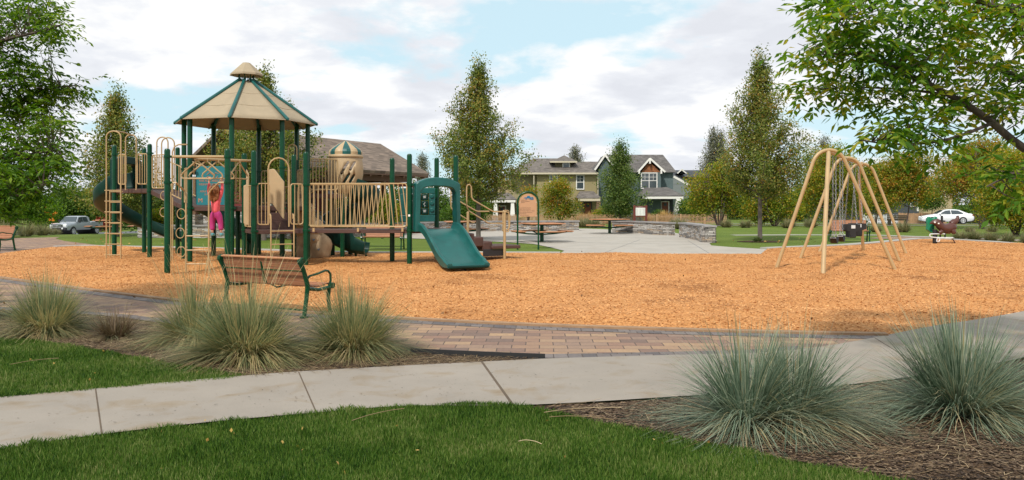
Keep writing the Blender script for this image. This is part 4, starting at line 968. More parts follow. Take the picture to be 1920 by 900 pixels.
lt_ = mat('sign_ink', (.10, .06, .045), .6); bl_ = mat('sign_blue', (.01, .13, .26), .5)
for tx, sz, py, dx in (('Neighborhood', .032, 375.6, -.24), ('Park & Recreation', .040, 378.2, -.24), ('DISTRICT', .03, 380.4, -.24), ('For your safety and the comfort of others:', .022, 389.8, -.28), ('Bikes, Skates Prohibited', .038, 392.6, -.28), ('No Smoking, Tobacco or Vaping', .038, 395.8, -.28), ('Please keep dogs leashed and clear', .030, 398.8, -.28), ('of the Play Area', .034, 401.2, -.28), ('Call for more information', .030, 404, -.28)):
    t_ = text_mb(tx, sz, (c+dx, d-.0125, Z(py, d)), (1,0,0), (0,0,1), 'l', None, None, th=.001); t_.build('lettering', lt_, sg, smooth=0)
m = MB()
for pol in ([(-.16,-.01),(-.10,.03),(-.06,.02),(-.02,.075),(.05,.08),(.08,.04),(.10,.02),(.14,.045),(.18,.02),(.20,-.02),(.12,-.01),(.08,-.035),(.03,-.01),(-.02,-.01),(-.06,.0)],[(.0,-.045),(.08,-.06),(.19,-.055),(.19,-.03),(.14,-.02),(.08,-.045)],[(-.10,-.02),(-.06,-.01),(-.02,-.03),(-.05,-.045),(-.09,-.04)]):
    m.prism(pol, (c+.0, d-.0125, Z(371.5, d)), (1,0,0), (0,0,1), .003)
m.build('emblem', bl_, sg, smooth=0)
# ---------------------------------------------------------------- dark red notice board
nb = thing('notice_board', 'dark red notice board with white panel behind the low stone wall', 'notice board', (X(1200, 52), 52, zt(8, 52)))
d = 52; rd = mat('dark_red_paint', (.13, .025, .018), .6)
for x in (1189.5, 1211.5): m = MB(); m.box((X(x, d), d, (Z(385, d)-.1)/2), (.13, .13, Z(385, d)+.1)); m.build('post', rd, nb, bevel=.01)
m = MB(); m.box((X(1200.5, d), d, Z(387.8, d)), (.62, .06, .12)); m.box((X(1200.5, d), d, Z(405.0, d)), (.62, .06, .06)); m.build('header', rd, nb)
m = MB(); m.box((X(1200.5, d), d-.01, Z(397, d)), (.62, .04, .50)); pn = m.build('panel', Mt['white'], nb)
m = MB()
for cx_ in (-.2, 0, .2):
    for k in range(11): m.box((X(1200.5, d)+cx_, d-.0325, Z(397, d)+.19-.037*k), (.15, .003, .012))
m.build('printed_text', mat('print_grey', (.45, .46, .47), .7), pn, smooth=0)
text_mb('Park and Playground', .055, (X(1191.5, d), d-.033, Z(388.6, d)), (1,0,0), (0,0,1), 'l', None, None, th=.001).build('lettering', Mt['white'], nb, smooth=0)
# ---------------------------------------------------------------- animal spring rider
SRD = thing('spring_rider', 'brown otter and green frog rider on a black post at the wood chips edge', 'spring rider', (X(1753, 32), 32, 0))
d = 32; s_ = F/d
def q3(px, py, dy=0): return V3((X(px, d), d+dy, Z(py, d)))
m = MB(); m.tube([q3(1753, 460), q3(1753, 430)], .085, 12); m.build('base_post', Mt['black'], SRD)
mb_br = mat('brown_moulded_plastic', (.085, .030, .022), .3, var=.15)
m = MB(); m.tube([q3(1743.5,419.5), q3(1747,417.5), q3(1751,416.5), q3(1756,416.5), q3(1760,419), q3(1763.5,424), q3(1768,427.5), q3(1774,429), q3(1780,428), q3(1786,424), q3(1790,421)], [.02,.06,.10,.145,.16,.16,.17,.20,.20,.19,.12], 14)
for a_, b_, rr_ in (((1762,433),(1756,436),.08),((1783,431),(1785,438),.09)):
    for dy in (-.14, .14): m.tube([q3(*a_, dy), q3((a_[0]+b_[0])/2, (a_[1]+b_[1])/2+1, dy*1.2), q3(*b_, dy*1.2)], [rr_, rr_, rr_*.7], 10)
m.tube([q3(1784,420), q3(1789,416), q3(1794,413), q3(1796,408), q3(1795,404.5)], [.13,.13,.09,.06,.045], 10)
ot = m.build('otter_body', mb_br, SRD, smooth=60)
m = MB(); m.lathe([(.001,-.03),(.03,-.02),(.034,0),(.03,.02),(.001,.03)], q3(1756.5, 419, -.14), 10); m.lathe([(.001,-.03),(.03,-.02),(.034,0),(.03,.02),(.001,.03)], q3(1750.5, 417, -.1), 10); m.build('eye', Mt['white'], ot)
frg = mat('frog_green', (.01, .20, .10), .35)
m = MB(); pol = [(1745,420),(1744,412),(1745.5,407.5),(1748,406),(1750.5,407.5),(1752,410),(1756,410),(1757.5,407.5),(1760,406),(1762.5,407.5),(1763.5,412),(1762.5,420),(1757,424),(1757,434),(1752,437),(1744,431)]
m.prism([(X(x, d)-X(1753, d), Z(y, d)) for x, y in pol], (X(1753, d), d+.28, 0), (1,0,0), (0,0,1), .16); m.build('frog_panel', frg, SRD, bevel=.015)
m = MB()
m.tube([q3(1738,438.5,-.25), q3(1737,441,-.25), q3(1739,444,-.25), q3(1752,445.3,-.25), q3(1778,446,-.25), q3(1784,445.5,-.1)], .022, 8); m.tube([q3(1738,438.5,-.25), q3(1750,438.2,-.2), q3(1769,438.5,-.1)], .022, 8)
m.tube([q3(1751,446,-.25), q3(1750,452,-.25), q3(1754,452.5,-.25), q3(1756,449,-.25), q3(1755,446,-.25)], .02, 8)
m.build('footrest', Mt['whitemetal'], SRD)
m = MB(); m.tube([q3(1763.5,404.5,-.1), q3(1763.5,414,-.1)], .045, 8); m.box(q3(1765,414.5,-.1), (.16, .1, .06)); m.tube([q3(1763,438), q3(1763,445)], .03, 8); m.tube([q3(1772,438), q3(1772,445)], .03, 8); m.build('handle', Mt['black'], SRD)
m = MB(); m.tube([q3(1781,446), q3(1787,449), q3(1790.5,455), q3(1790,461), q3(1788,467)], .022, 8); m.build('rear_spring', mb_br, SRD)
# ---------------------------------------------------------------- low stone walls
def stonemat():
    m, t, p = newmat('stacked_ledgestone'); v = coords(t, 'Object')
    sx0 = t.nodes.new('ShaderNodeSeparateXYZ'); t.links.new(v, sx0.inputs[0])
    ad = nd(t, 'ShaderNodeMath', operation='ADD'); t.links.new(sx0.outputs[0], ad.inputs[0]); t.links.new(sx0.outputs[1], ad.inputs[1])
    cb = t.nodes.new('ShaderNodeCombineXYZ'); t.links.new(ad.outputs[0], cb.inputs[0]); t.links.new(sx0.outputs[2], cb.inputs[1])
    dn = nd(t, 'ShaderNodeTexNoise', Scale=3., Detail=3.); t.links.new(cb.outputs[0], dn.inputs['Vector'])
    vv = nd(t, 'ShaderNodeVectorMath', operation='MULTIPLY_ADD'); t.links.new(dn.outputs[1], vv.inputs[0]); vv.inputs[1].default_value = (.35, .13, 0); t.links.new(cb.outputs[0], vv.inputs[2])
    b = nd(t, 'ShaderNodeTexBrick'); t.links.new(vv.outputs[0], b.inputs['Vector']); b.inputs['Scale'].default_value = 1; b.inputs['Brick Width'].default_value = .34; b.inputs['Row Height'].default_value = .062
    b.inputs['Mortar Size'].default_value = .008; b.inputs['Color1'].default_value = (0,0,0,1); b.inputs['Color2'].default_value = (1,1,1,1)
    sp = nd(t, 'ShaderNodeSeparateColor'); t.links.new(b.outputs['Color'], sp.inputs[0])
    c = cramp(t, sp.outputs[0], [(0, (.17, .16, .155)), (.3, (.30, .27, .24)), (.5, (.42, .31, .21)), (.7, (.45, .42, .39)), (1, (.60, .57, .53))])
    c = mixc(t, b.outputs['Fac'], c, (.035, .03, .03)); c = mixc(t, .5, c, cramp(t, nz(t, v, 12, 5), [(.3, (.7,.7,.7)), (.7, (1.2,1.2,1.2))]), 'MULTIPLY')
    t.links.new(c, p.inputs['Base Color']); p.inputs['Roughness'].default_value = .9
    bumpn(t, sp.outputs[0], .8, .04, p); return m
Mt['stone'] = stonemat(); Mt['cap'] = mat('stone_cap', (.27, .255, .25), .85, var=.3, vs=2, bump=.5, bs=10)
def swall(pts, h, lab, th=.4, pil=None):
    c = pts[0]; t = thing('stone_wall', lab, 'stone wall', (c[0], c[1], 0)); V_ = [V3((*p, 0)) for p in pts]
    for nm, w_, z0, z1, m_ in (('wall_body', th/2, -.2, h-.07, 'stone'), ('wall_cap', th/2+.05, h-.068, h, 'cap')):
        rows = []
        for i, p in enumerate(V_):
            tt = (V_[min(i+1, len(V_)-1)]-V_[max(i-1, 0)]).normalized(); n_ = V3((-tt.y, tt.x, 0)); e = .05 if nm == 'wall_cap' else 0
            q = p+(tt*(-e if i == 0 else (e if i == len(V_)-1 else 0))); zb = zt(q.x, q.y) if False else 0
            rows.append([q-n_*w_+V3((0,0,z0)), q-n_*w_+V3((0,0,z1)), q+n_*w_+V3((0,0,z1)), q+n_*w_+V3((0,0,z0)), q-n_*w_+V3((0,0,z0))])
        m = MB(); m.grid(rows); m.add(rows[0][:4], [(0,1,2,3)]); m.add(rows[-1][:4], [(0,1,2,3)]); m.build(nm, Mt[m_], t, smooth=25)
    if pil:
        m = MB(); m.box((pil[0], pil[1], h/2-.03), (.55, .55, h)); m.build('pillar', Mt['stone'], t)
    return t
swall([p for p in gp([(262,445.5),(350,445.8),(450,446.2),(560,446),(640,445),(700,442),(760,438.5),(870,434.5),(960,433.3),(1084,432.7)])], .60, 'long low stone wall with grey cap running behind the play structure')
swall(gp([(1153,436),(1200,438.2),(1259,442)]), .66, 'short low stone wall in front of the notice board, middle one of three')
swall(gp([(1281,445),(1300,448),(1332,455.5)]), .70, 'short low stone wall ending in a thicker pillar right of the plaza gap', pil=G(1327, 454.5))
# ---------------------------------------------------------------- building materials
def shingle(name, c):
    m, t, p = newmat(name); v = coords(t, 'UV')
    b = nd(t, 'ShaderNodeTexBrick'); t.links.new(v, b.inputs['Vector']); b.inputs['Scale'].default_value = 1; b.inputs['Brick Width'].default_value = .42; b.inputs['Row Height'].default_value = .16
    b.inputs['Mortar Size'].default_value = .008; b.inputs['Color1'].default_value = (0,0,0,1); b.inputs['Color2'].default_value = (1,1,1,1); b.inputs['Mortar'].default_value = (.2,.2,.2,1)
    sp = nd(t, 'ShaderNodeSeparateColor'); t.links.new(b.outputs['Color'], sp.inputs[0])
    a = cramp(t, sp.outputs[0], [(0, tuple(x*.6 for x in c)), (.5, c), (1, tuple(x*1.4 for x in c))])
    a = mixc(t, .6, a, cramp(t, nz(t, v, .8, 5), [(.3, (.75,.75,.75)), (.7, (1.2,1.2,1.2))]), 'MULTIPLY')
    t.links.new(a, p.inputs['Base Color']); p.inputs['Roughness'].default_value = .92; bumpn(t, sp.outputs[0], .5, .02, p); return m
def siding(name, c, row=.16, vertical=False):
    m, t, p = newmat(name); v = coords(t, 'UV', (1,1,1), (0, 0, R(90) if vertical else 0)); s = t.nodes.new('ShaderNodeSeparateXYZ'); t.links.new(v, s.inputs[0])
    d = nd(t, 'ShaderNodeMath', operation='DIVIDE'); t.links.new(s.outputs[1], d.inputs[0]); d.inputs[1].default_value = row
    f = nd(t, 'ShaderNodeMath', operation='FRACT'); t.links.new(d.outputs[0], f.inputs[0])
    e = cramp(t, f.outputs[0], [(0, (.45,.45,.45)), (.10, (1,1,1))]); n = cramp(t, nz(t, v, .7, 5), [(.3, tuple(x*.9 for x in c)), (.7, tuple(x*1.08 for x in c))])
    t.links.new(mixc(t, 1., n, e, 'MULTIPLY'), p.inputs['Base Color']); p.inputs['Roughness'].default_value = .75; bumpn(t, f.outputs[0], .5, .02, p); return m
Mt['roof_brown'] = shingle('brown_shingles', (.165, .122, .092)); Mt['roof_grey'] = shingle('grey_shingles', (.115, .105, .098)); Mt['roof_dark'] = shingle('dark_shingles', (.055, .06, .068)); Mt['roof_taupe'] = shingle('taupe_shingles', (.14, .12, .105))
Mt['olive'] = siding('olive_siding', (.30, .25, .125)); Mt['olivev'] = siding('olive_board_batten', (.32, .275, .155), .3, True); Mt['tansid'] = siding('tan_siding', (.46, .36, .21))
Mt['tealsid'] = siding('teal_siding', (.10, .14, .145)); Mt['greysid'] = siding('grey_siding', (.21, .235, .235)); Mt['darksid'] = siding('charcoal_siding', (.06, .068, .078)); Mt['beigesid'] = siding('beige_siding', (.42, .33, .20))
Mt['cedar'] = shingle('cedar_shingles', (.22, .085, .035)); Mt['trim'] = mat('white_trim', (.72, .70, .66), .6, var=.04); Mt['creamtrim'] = mat('cream_trim', (.52, .46, .34), .6, var=.05)
Mt['door'] = mat('red_brown_door', (.20, .055, .025), .5); Mt['dark'] = mat('dark_paint', (.03, .035, .035), .6); Mt['redwall'] = mat('dark_red_wall', (.16, .022, .02), .7)
def glassm():
    m, t, p = newmat('window_glass'); p.inputs['Base Color'].default_value = (.05, .065, .075, 1); p.inputs['Roughness'].default_value = .06; p.inputs['Specular IOR Level'].default_value = .9
    v = coords(t); n = nz(t, v, .6, 2); bumpn(t, n, .05, .05, p); return m
Mt['glass'] = glassm()
def uvq(name, quads, m, parent, smooth=0, solid=0):
    """flat polygons with metric UVs: each polygon is a list of 3D points, first edge horizontal"""
    mb = MB()
    for q in quads: mb.add(q, [tuple(range(len(q)))])
    o = mb.build(name, m, parent, smooth=smooth, recalc=False); me = o.data; uv = me.uv_layers.new(name='uv')
    for f in me.polygons:
        n = f.normal; t = V3((-n.y, n.x, 0)); t = t.normalized() if t.length > 1e-4 else V3((1,0,0)); b = n.cross(t)
        for li in f.loop_indices:
            c = me.vertices[me.loops[li].vertex_index].co; uv.data[li].uv = (c.dot(t), c.dot(b))
    if solid: k = o.modifiers.new('s', 'SOLIDIFY'); k.thickness = solid; k.offset = -1
    return o
def boxq(x0, x1, y0, y1, z0, z1):
    a = [V3((x0,y0,z0)), V3((x1,y0,z0)), V3((x1,y1,z0)), V3((x0,y1,z0))]; b = [p+V3((0,0,z1-z0)) for p in a]
    return [[a[0],a[1],b[1],b[0]], [a[1],a[2],b[2],b[1]], [a[2],a[3],b[3],b[2]], [a[3],a[0],b[0],b[3]], [b[0],b[1],b[2],b[3]]]
def window(par, px0, px1, py0, py1, d, trim='trim', mull=(1, 1), half=False):
    x0, x1, z0, z1 = X(px0, d), X(px1, d), Z(py1, d), Z(py0, d); w_, h_ = x1-x0, z1-z0; cx_, cz_ = (x0+x1)/2, (z0+z1)/2
    m = MB(); f = .11
    m.box((cx_, d-.03, z1-f/2), (w_, .1, f)); m.box((cx_, d-.03, z0+f/2), (w_, .1, f)); m.box((x0+f/2, d-.03, cz_), (f, .1, h_-2*f)); m.box((x1-f/2, d-.03, cz_), (f, .1, h_-2*f))
    for k in range(1, mull[0]): m.box((x0+w_*k/mull[0], d-.025, cz_), (.08, .07, h_-2*f))
    if half: m.box((cx_, d-.024, cz_), (w_-2*f, .06, .07))
    for k in range(1, mull[1]*2): m.box((x0+w_*k/(mull[1]*2), d-.02, cz_+h_*.22), (.035, .05, h_*.42-f))
    if mull[1] > 0: m.box((cx_, d-.019, cz_+h_*.22), (w_-2*f, .05, .035))
    o = m.build('window', Mt[trim], par, smooth=0); g_ = MB(); g_.box((cx_, d+.0, cz_), (w_-f, .03, h_-f)); g_.build('pane', Mt['glass'], o, smooth=0); return o
def pbox(name, par, px0, px1, py0, py1, d, dep, m, bevel=0):
    x0, x1, z0, z1 = X(px0, d), X(px1, d), Z(py1, d), Z(py0, d); mb = MB(); mb.box(((x0+x1)/2, d+dep/2, (z0+z1)/2), (x1-x0, dep, z1-z0)); return mb.build(name, m, par, smooth=0, bevel=bevel)
def pq(px, py, d): return V3((X(px, d), d, Z(py, d)))
# ---------------------------------------------------------------- park pavilion
u = V3((.475, .88, 0)); v = V3((-.88, .475, 0)); E1 = V3((-4.5, 45, 0)); LP = 9.7; HS = 4.15; EZ, RZ_ = 3.22, 5.06
PV = thing('pavilion', 'open timber park pavilion with a brown shingled roof and stone base behind the bridge', 'pavilion', (-12, 42, 0))
def pvp(a, b, z): q = E1-u*a+v*b; return V3((q.x, q.y, z))
ro = uvq('roof', [[pvp(0, 0, EZ), pvp(-1.1, HS, RZ_), pvp(LP+1.0, HS, RZ_), pvp(LP, 0, EZ)], [pvp(LP, 2*HS, EZ), pvp(LP+1, HS, RZ_), pvp(-1.1, HS, RZ_), pvp(0, 2*HS, EZ)]], Mt['roof_brown'], PV, solid=.14)
uvq('gable', [[pvp(LP-.3, .3, EZ-.1), pvp(LP-.3, HS, RZ_-.16), pvp(LP-.3, 2*HS-.3, EZ-.1)]], Mt['timber'], PV); uvq('gable', [[pvp(.3, .3, EZ-.1), pvp(.3, HS, RZ_-.16), pvp(.3, 2*HS-.3, EZ-.1)]], Mt['timber'], PV)
m = MB()
for b in (.12, 2*HS-.12): m.bar(pvp(-.02, b, EZ-.10), pvp(LP, b, EZ-.10), .1, .2)
for a in np.arange(.3, LP, .93): m.bar(pvp(a, .1, EZ-.2), pvp(a, .75, EZ+.02), .11, .2)
m.build('eave_board', Mt['timber'], PV, smooth=0)
m = MB(); m.bar(pvp(.5, .9, EZ-.32), pvp(LP-.5, .9, EZ-.32), .2, .32); m.bar(pvp(.5, 2*HS-.9, EZ-.32), pvp(LP-.5, 2*HS-.9, EZ-.32), .2, .32); m.bar(pvp(.6, .9, EZ-.32), pvp(.6, 2*HS-.9, EZ-.32), .2, .3); m.build('beam', Mt['timber'], PV, smooth=0)
for a in (.6, 2.9, 5.2, 7.4, 9.3):
    for b in (.9, 2*HS-.9):
        m = MB(); q = pvp(a, b, 0); m.box((q.x, q.y, 1.95), (.2, .2, 1.9), rz=R(61)); c = m.build('column', Mt['timber'], PV)
        m = MB(); m.box((q.x, q.y, .5), (.6, .6, 1.1), rz=R(61)); m.build('column_base', Mt['stone'], c)
# enclosed part with dark red walls, windows and stone wainscot
def pvbox(a0, a1, b0, b1, z0, z1, name, m_, par=PV):
    p = [pvp(a0, b0, 0), pvp(a1, b0, 0), pvp(a1, b1, 0), pvp(a0, b1, 0)]; mb = MB(); mb.add([q+V3((0,0,z)) for z in (z0, z1) for q in p], [(0,1,2,3),(4,5,6,7),(0,1,5,4),(1,2,6,5),(2,3,7,6),(3,0,4,7)]); return mb.build(name, m_, par, smooth=0)
pvbox(3.0, 9.0, 3.4, 7.2, 1.2, 3.6, 'wall', Mt['redwall']); pvbox(2.9, 9.1, 3.3, 7.3, 0, 1.2, 'stone_base', Mt['stone'])
pvbox(.8, 9.3, .75, 1.05, 0, .62, 'stone_base', Mt['stone'])
for a in (3.4, 5.3, 7.2):
    f = pvbox(a, a+1.2, 3.34, 3.42, 1.35, 2.6, 'window', Mt['trim']); pvbox(a+.08, a+1.12, 3.3, 3.36, 1.43, 2.52, 'pane', Mt['glass'], f)
pvbox(-.1, 3.0, .96, 1.0, 2.5, 2.72, 'fascia', Mt['redwall'])
# ---------------------------------------------------------------- house A, olive and tan
zb = -.85
HA = thing('house', 'olive green two-storey house with a small roof dormer behind the park sign', 'house', (6, 103, zb)); d = 100
xa, xb = X(1006.7, d), X(1119, d); ze = Z(324.5, d)
uvq('wall', boxq(xa, xb, d, d+9, zb-.5, ze), Mt['olive'], HA); uvq('wall', boxq(X(958, 101.2), xa+.2, 101.2, d+8.5, zb-.5, ze-.02), Mt['olivev'], HA)
uvq('wall', boxq(X(925, 103), X(958, 103), 103, d+10, zb-.5, Z(338, 103)), Mt['tansid'], HA)
r0, r1, r2, r3 = V3((X(953, 100.4), 100.6, ze)), V3((X(1122, 99.4), 99.4, ze)), V3((xb+.6, d+10, ze)), V3((X(953, 100.4), d+10, ze))
k0, k1 = V3((X(1000, 105), 105, Z(297, 105))), V3((X(1072, 105), 105, Z(297, 105)))
r0b = V3((X(953,99.4), 99.4, ze))
uvq('roof', [[r0b, r1, k1, k0], [r1, r2, k1], [r2, r3, k0, k1], [r3, r0b, k0]], Mt['roof_taupe'], HA)
m = MB(); m.box(((r0b.x+r1.x)/2, 99.34, ze-.07), (r1.x-r0b.x, .12, .2)); m.box((X(1121.5, 99.4), 99.42+.3, (ze+zb)/2), (.1, .1, ze-zb)); m.box((X(1001, 99.5), 99.5, (ze+zb)/2), (.1, .1, ze-zb)); m.build('gutter', Mt['creamtrim'], HA, smooth=0)
m = MB(); dd = 101.6; m.box(((X(1037,dd)+X(1075,dd))/2, dd+1.5, (Z(318,dd)+Z(303,dd))/2), (X(1075,dd)-X(1045,dd), 3, Z(302,dd)-Z(319,dd))); dz_ = m.build('dormer', Mt['olive'], HA, smooth=0)
e0, e1 = pq(1031, 303.5, dd-.7), pq(1082, 303.5, dd-.7); t0, t1 = pq(1058, 291, dd+2.4), pq(1058, 291, dd+3)
uvq('dormer_roof', [[e0, e1, t0], [e1, e1+V3((0,4,0)), t1, t0], [e0+V3((0,4,0)), e0, t0, t1]], Mt['roof_taupe'], dz_); m = MB(); m.bar(e0, e1, .08, .18); m.build('gutter', Mt['creamtrim'], dz_, smooth=0)
window(HA, 1054.5, 1068.5, 304, 315.5, dd-.05, mull=(1, 1)); window(HA, 1080, 1095.5, 327.5, 355.5, d-.04, mull=(1, 1), half=True); window(HA, 1030, 1046, 327.5, 352, d-.04, mull=(1, 1), half=True); window(HA, 959.5, 962, 340, 355, 101.1, 'dark', (1, 0)); window(HA, 935, 941, 338, 352, 102.9, mull=(1,0))
def porch(par, px0, px1, pye, pyt, d0, dep, back, rm, cols, ctop, trim='trim', shed=False):
    a, b = pq(px0, pye, d0), pq(px1, pye, d0); ins = .0 if shed else (b.x-a.x)*.22
    t0, t1 = V3((a.x+ins, d0+dep, Z(pyt, d0+dep))), V3((b.x-ins, d0+dep, Z(pyt, d0+dep)))
    o = uvq('porch_roof', [[a, b, t1, t0], [b, b+V3((0,dep,0)), t1], [a+V3((0,dep,0)), a, t0]], Mt[rm], par, solid=.1)
    m = MB(); m.box(((a.x+b.x)/2, d0+.15, a.z-.22), (b.x-a.x-.3, .25, .3)); m.build('porch_beam', Mt[trim], o, smooth=0)
    for px, w_, mm, pb in cols:
        x = X(px, d0+.3); zb_ = zt(x, d0); m = MB(); top = a.z-.3; zc = Z(pb, d0); h = top-zc
        k = w_/2; vs = [(x+s1*f_, d0+.3+s2*f_, z) for z, f_ in ((zc, k*1.35), (top, k*.8)) for s1, s2 in ((-1,-1),(1,-1),(1,1),(-1,1))]
        m.add(vs, [(3,2,1,0),(4,5,6,7),(0,1,5,4),(1,2,6,5),(2,3,7,6),(3,0,4,7)]); c = m.build('porch_column', Mt[mm], o, smooth=0)
        m = MB(); m.box((x, d0+.3, (zc+zb_-.3)/2), (k*3.4, k*3.4, zc-zb_+.3)); m.build('column_base', Mt['cap' if mm != 'dark' else 'stone'], c, smooth=0)
    return o
porch(HA, 901, 969, 373.5, 361, 96, 4.5, 0, 'roof_taupe', [(929, .42, 'trim', 405), (961, .42, 'trim', 405)], 0); porch(HA, 1082, 1128, 371, 358, 96.5, 3.6, 0, 'roof_taupe', [(1122, .5, 'timber', 402)], 0, 'creamtrim')
m = MB(); m.box((X(938, 99.9), 100.2, (Z(372, 99.9)+zb)/2), (X(965,99.9)-X(905,99.9), .4, Z(372,99.9)-zb)); m.build('wall', Mt['olive'], HA, smooth=0)
def doorp(par, px0, px1, py0, py1, d, trim='trim'):
    f = pbox('door_frame', par, px0-2, px1+2, py0-2, py1, d-.05, .1, Mt[trim]); o = pbox('door', f, px0, px1, py0, py1, d-.1, .1, Mt['door']); pbox('pane', o, px0+3, px1-3, py0+2, py0+7, d-.12, .04, Mt['glass'])
doorp(HA, 935, 947, 387, 414, 99.95); doorp(HA, 1096, 1108, 381, 412, 99.95, 'dark')
# ---------------------------------------------------------------- house B, teal with cedar gable
HB = thing('house', 'dark teal house with white trimmed gables and cedar shingle peak', 'house', (15, 108, zb)); d = 105
x0, x1 = X(1122, d), X(1262, d); ze = Z(322, d)
uvq('wall', boxq(x0, x1, d, d+10, zb-.5, ze), Mt['tealsid'], HB)
ra, rb, rc, rd_ = pq(1113, 323, d-.6), pq(1269, 323, d-.6), V3((X(1269,d-.6), d+10.6, ze)), V3((X(1113,d-.6), d+10.6, ze)); ka, kb = pq(1134, 290, d+4.5), pq(1243, 290, d+4.5)
uvq('roof', [[ra, rb, kb, ka], [rb, rc, kb], [rc, rd_, ka, kb], [rd_, ra, ka]], Mt['roof_grey'], HB)
def gable(par, pxl, pxr, pye, pxa, pya, dg, dep, wall, lower, rm, trimw=.22, fill=None):
    l, r_, a = pq(pxl, pye, dg), pq(pxr, pye, dg), pq(pxa, pya, dg); bk = V3((0, dep, 0)); ins = V3((.45,0,0))
    g_ = uvq('gable', [[l+ins+V3((0,.35,-.02)), r_-ins+V3((0,.35,-.02)), a+V3((0,.35,-.35))]], Mt[fill or wall], par)
    uvq('gable_roof', [[l, a, a+bk, l+bk], [a, r_, r_+bk, a+bk]], Mt[rm], g_, solid=.1)
    m = MB(); m.bar(l+V3((0,-.03,0)), a+V3((0,-.03,0)), .08, trimw); m.bar(a+V3((0,-.032,0)), r_+V3((0,-.032,0)), .08, trimw); m.build('rake_trim', Mt['trim'], g_, smooth=0)
    if lower: uvq('wall', boxq(l.x+.45, r_.x-.45, dg+.36, dg+dep, zb-.5, Z(pye, dg)-.02), Mt[wall], g_)
    return g_
gable(HB, 1115, 1156, 319, 1134.5, 290.5, 103.6, 5, 'tealsid', True, 'roof_grey'); g2 = gable(HB, 1196, 1247, 322.5, 1218.7, 297, 102.8, 6, 'tealsid', True, 'roof_grey', fill='cedar')
window(HB, 1201.5, 1232.5, 323.5, 354, 103.1, mull=(2, 2), half=True)
m = MB()
for px in (1218.7, 1198.5, 1240): m.box((X(px, 102.6), 102.75, Z(303 if px == 1218.7 else 322, 102.6)), (.18, .5, .5))
m.build('gable_bracket', Mt['trim'], g2, smooth=0)
porch(HB, 1203, 1284, 367, 351, 98.5, 4.8, 0, 'roof_grey', [(1271.5, .62, 'trim', 396)], 0, shed=False)
pbox('porch_wall', HB, 1212, 1262, 372, 412, 103.4, .2, Mt['darksid'])
doorp(HB, 1241.5, 1253, 379, 405, 103.3); m = MB()
for px, z0_ in ((1257,0),): m.box((X(px,103.3), 103.25, Z(375,103.3)), (.15,.1,.2))
m.build('porch_lamp', Mt['dark'], HB, smooth=0)
# grey wing right of the teal house is a house of its own farther back
HC = thing('house', 'grey house with dark roof half hidden to the right of the teal house', 'house', (24, 112, zb)); d = 112
uvq('wall', boxq(X(1255, d), X(1296, d), d, d+7, zb-.5, Z(345, d)), Mt['greysid'], HC)
l, a, b_ = pq(1255, 331, d), pq(1263, 331, d-.02), pq(1292, 347, d-.02)
uvq('gable', [[pq(1255, 345, d-.03), pq(1290, 345, d-.03), pq(1263, 331, d-.03), pq(1255, 329, d-.03)]], Mt['greysid'], HC); m = MB(); m.bar(a, b_, .1, .3); m.build('rake_trim', Mt['trim'], HC, smooth=0)
uvq('roof', [[pq(1258, 332, d+.5), pq(1345, 332, d+6), pq(1332, 319, d+9), pq(1266, 319, d+6)], [pq(1260, 331, d), pq(1292, 346, d), pq(1345, 346, d+8), pq(1320, 322, d+9)]], Mt['roof_dark'], HC)
uvq('wall', boxq(X(1292, d+2), X(1345, d+2), d+2, d+9, zb-.5, Z(345, d+2)), Mt['darksid'], HC); window(HC, 1299, 1305, 352, 360, d+1.9, mull=(1, 0)); gable(HC, 1270, 1287, 325, 1278, 318, d+1, 5, 'darksid', False, 'roof_dark', .15)
HD = thing('house', 'grey roofed house between and behind the olive house and teal house', 'house', (13, 130, zb)); d = 130
uvq('wall', boxq(X(1075, d), X(1150, d), d, d+8, zb-.5, Z(319, d)), Mt['tansid'], HD)
uvq('roof', [[pq(1072, 320, d-.5), pq(1153, 320, d-.5), pq(1135, 303, d+4), pq(1092, 303, d+4)], [pq(1153, 320, d-.5), V3((X(1153,d), d+8, Z(320,d))), pq(1135, 303, d+4)]], Mt['roof_taupe'], HD); gable(HD, 1110, 1124, 318, 1118, 308, d-.8, 4, 'tansid', False, 'roof_taupe', .15)
HE = thing('house', 'charcoal house with grey roof partly hidden by orange trees on the right', 'house', (49, 104, zb)); d = 100
uvq('wall', boxq(X(1640, d), X(1723, d), d, d+9, zb-.5, Z(325, d)), Mt['darksid'], HE); uvq('roof', [[pq(1632, 326, d-.6), pq(1732, 326, d-.6), pq(1712, 303, d+4.5), pq(1655, 303, d+4.5)], [pq(1732, 326, d-.6), V3((X(1732,d), d+9.5, Z(326,d))), pq(1712, 303, d+4.5)], [V3((X(1632,d), d+9.5, Z(326,d))), pq(1632, 326, d-.6), pq(1655, 303, d+4.5)]], Mt['roof_dark'], HE)
window(HE, 1706, 1715, 367, 388, d-.04, mull=(1, 0), half=True); window(HE, 1655, 1664, 370, 386, d-.04, mull=(1, 0)); pbox('corner_trim', HE, 1719.5, 1722.5, 340, 396, d-.08, .1, Mt['trim']); gable(HE, 1650, 1674, 322, 1662, 306, d-1.2, 5, 'darksid', False, 'roof_dark')
HF = thing('house', 'beige gabled house glimpsed between the trees above the white car', 'house', (56, 120, zb)); d = 120
uvq('wall', boxq(X(1728, d), X(1786, d), d, d+8, zb-.5, Z(352, d)), Mt['beigesid'], HF); gable(HF, 1722, 1792, 353, 1757, 330, d-.8, 8, 'beigesid', False, 'roof_brown'); window(HF, 1764, 1772, 358, 370, d-.04, mull=(1, 0))
HG = thing('house', 'dark roofed house glimpsed behind the swing set between orange trees', 'house', (37, 112, zb)); d = 112
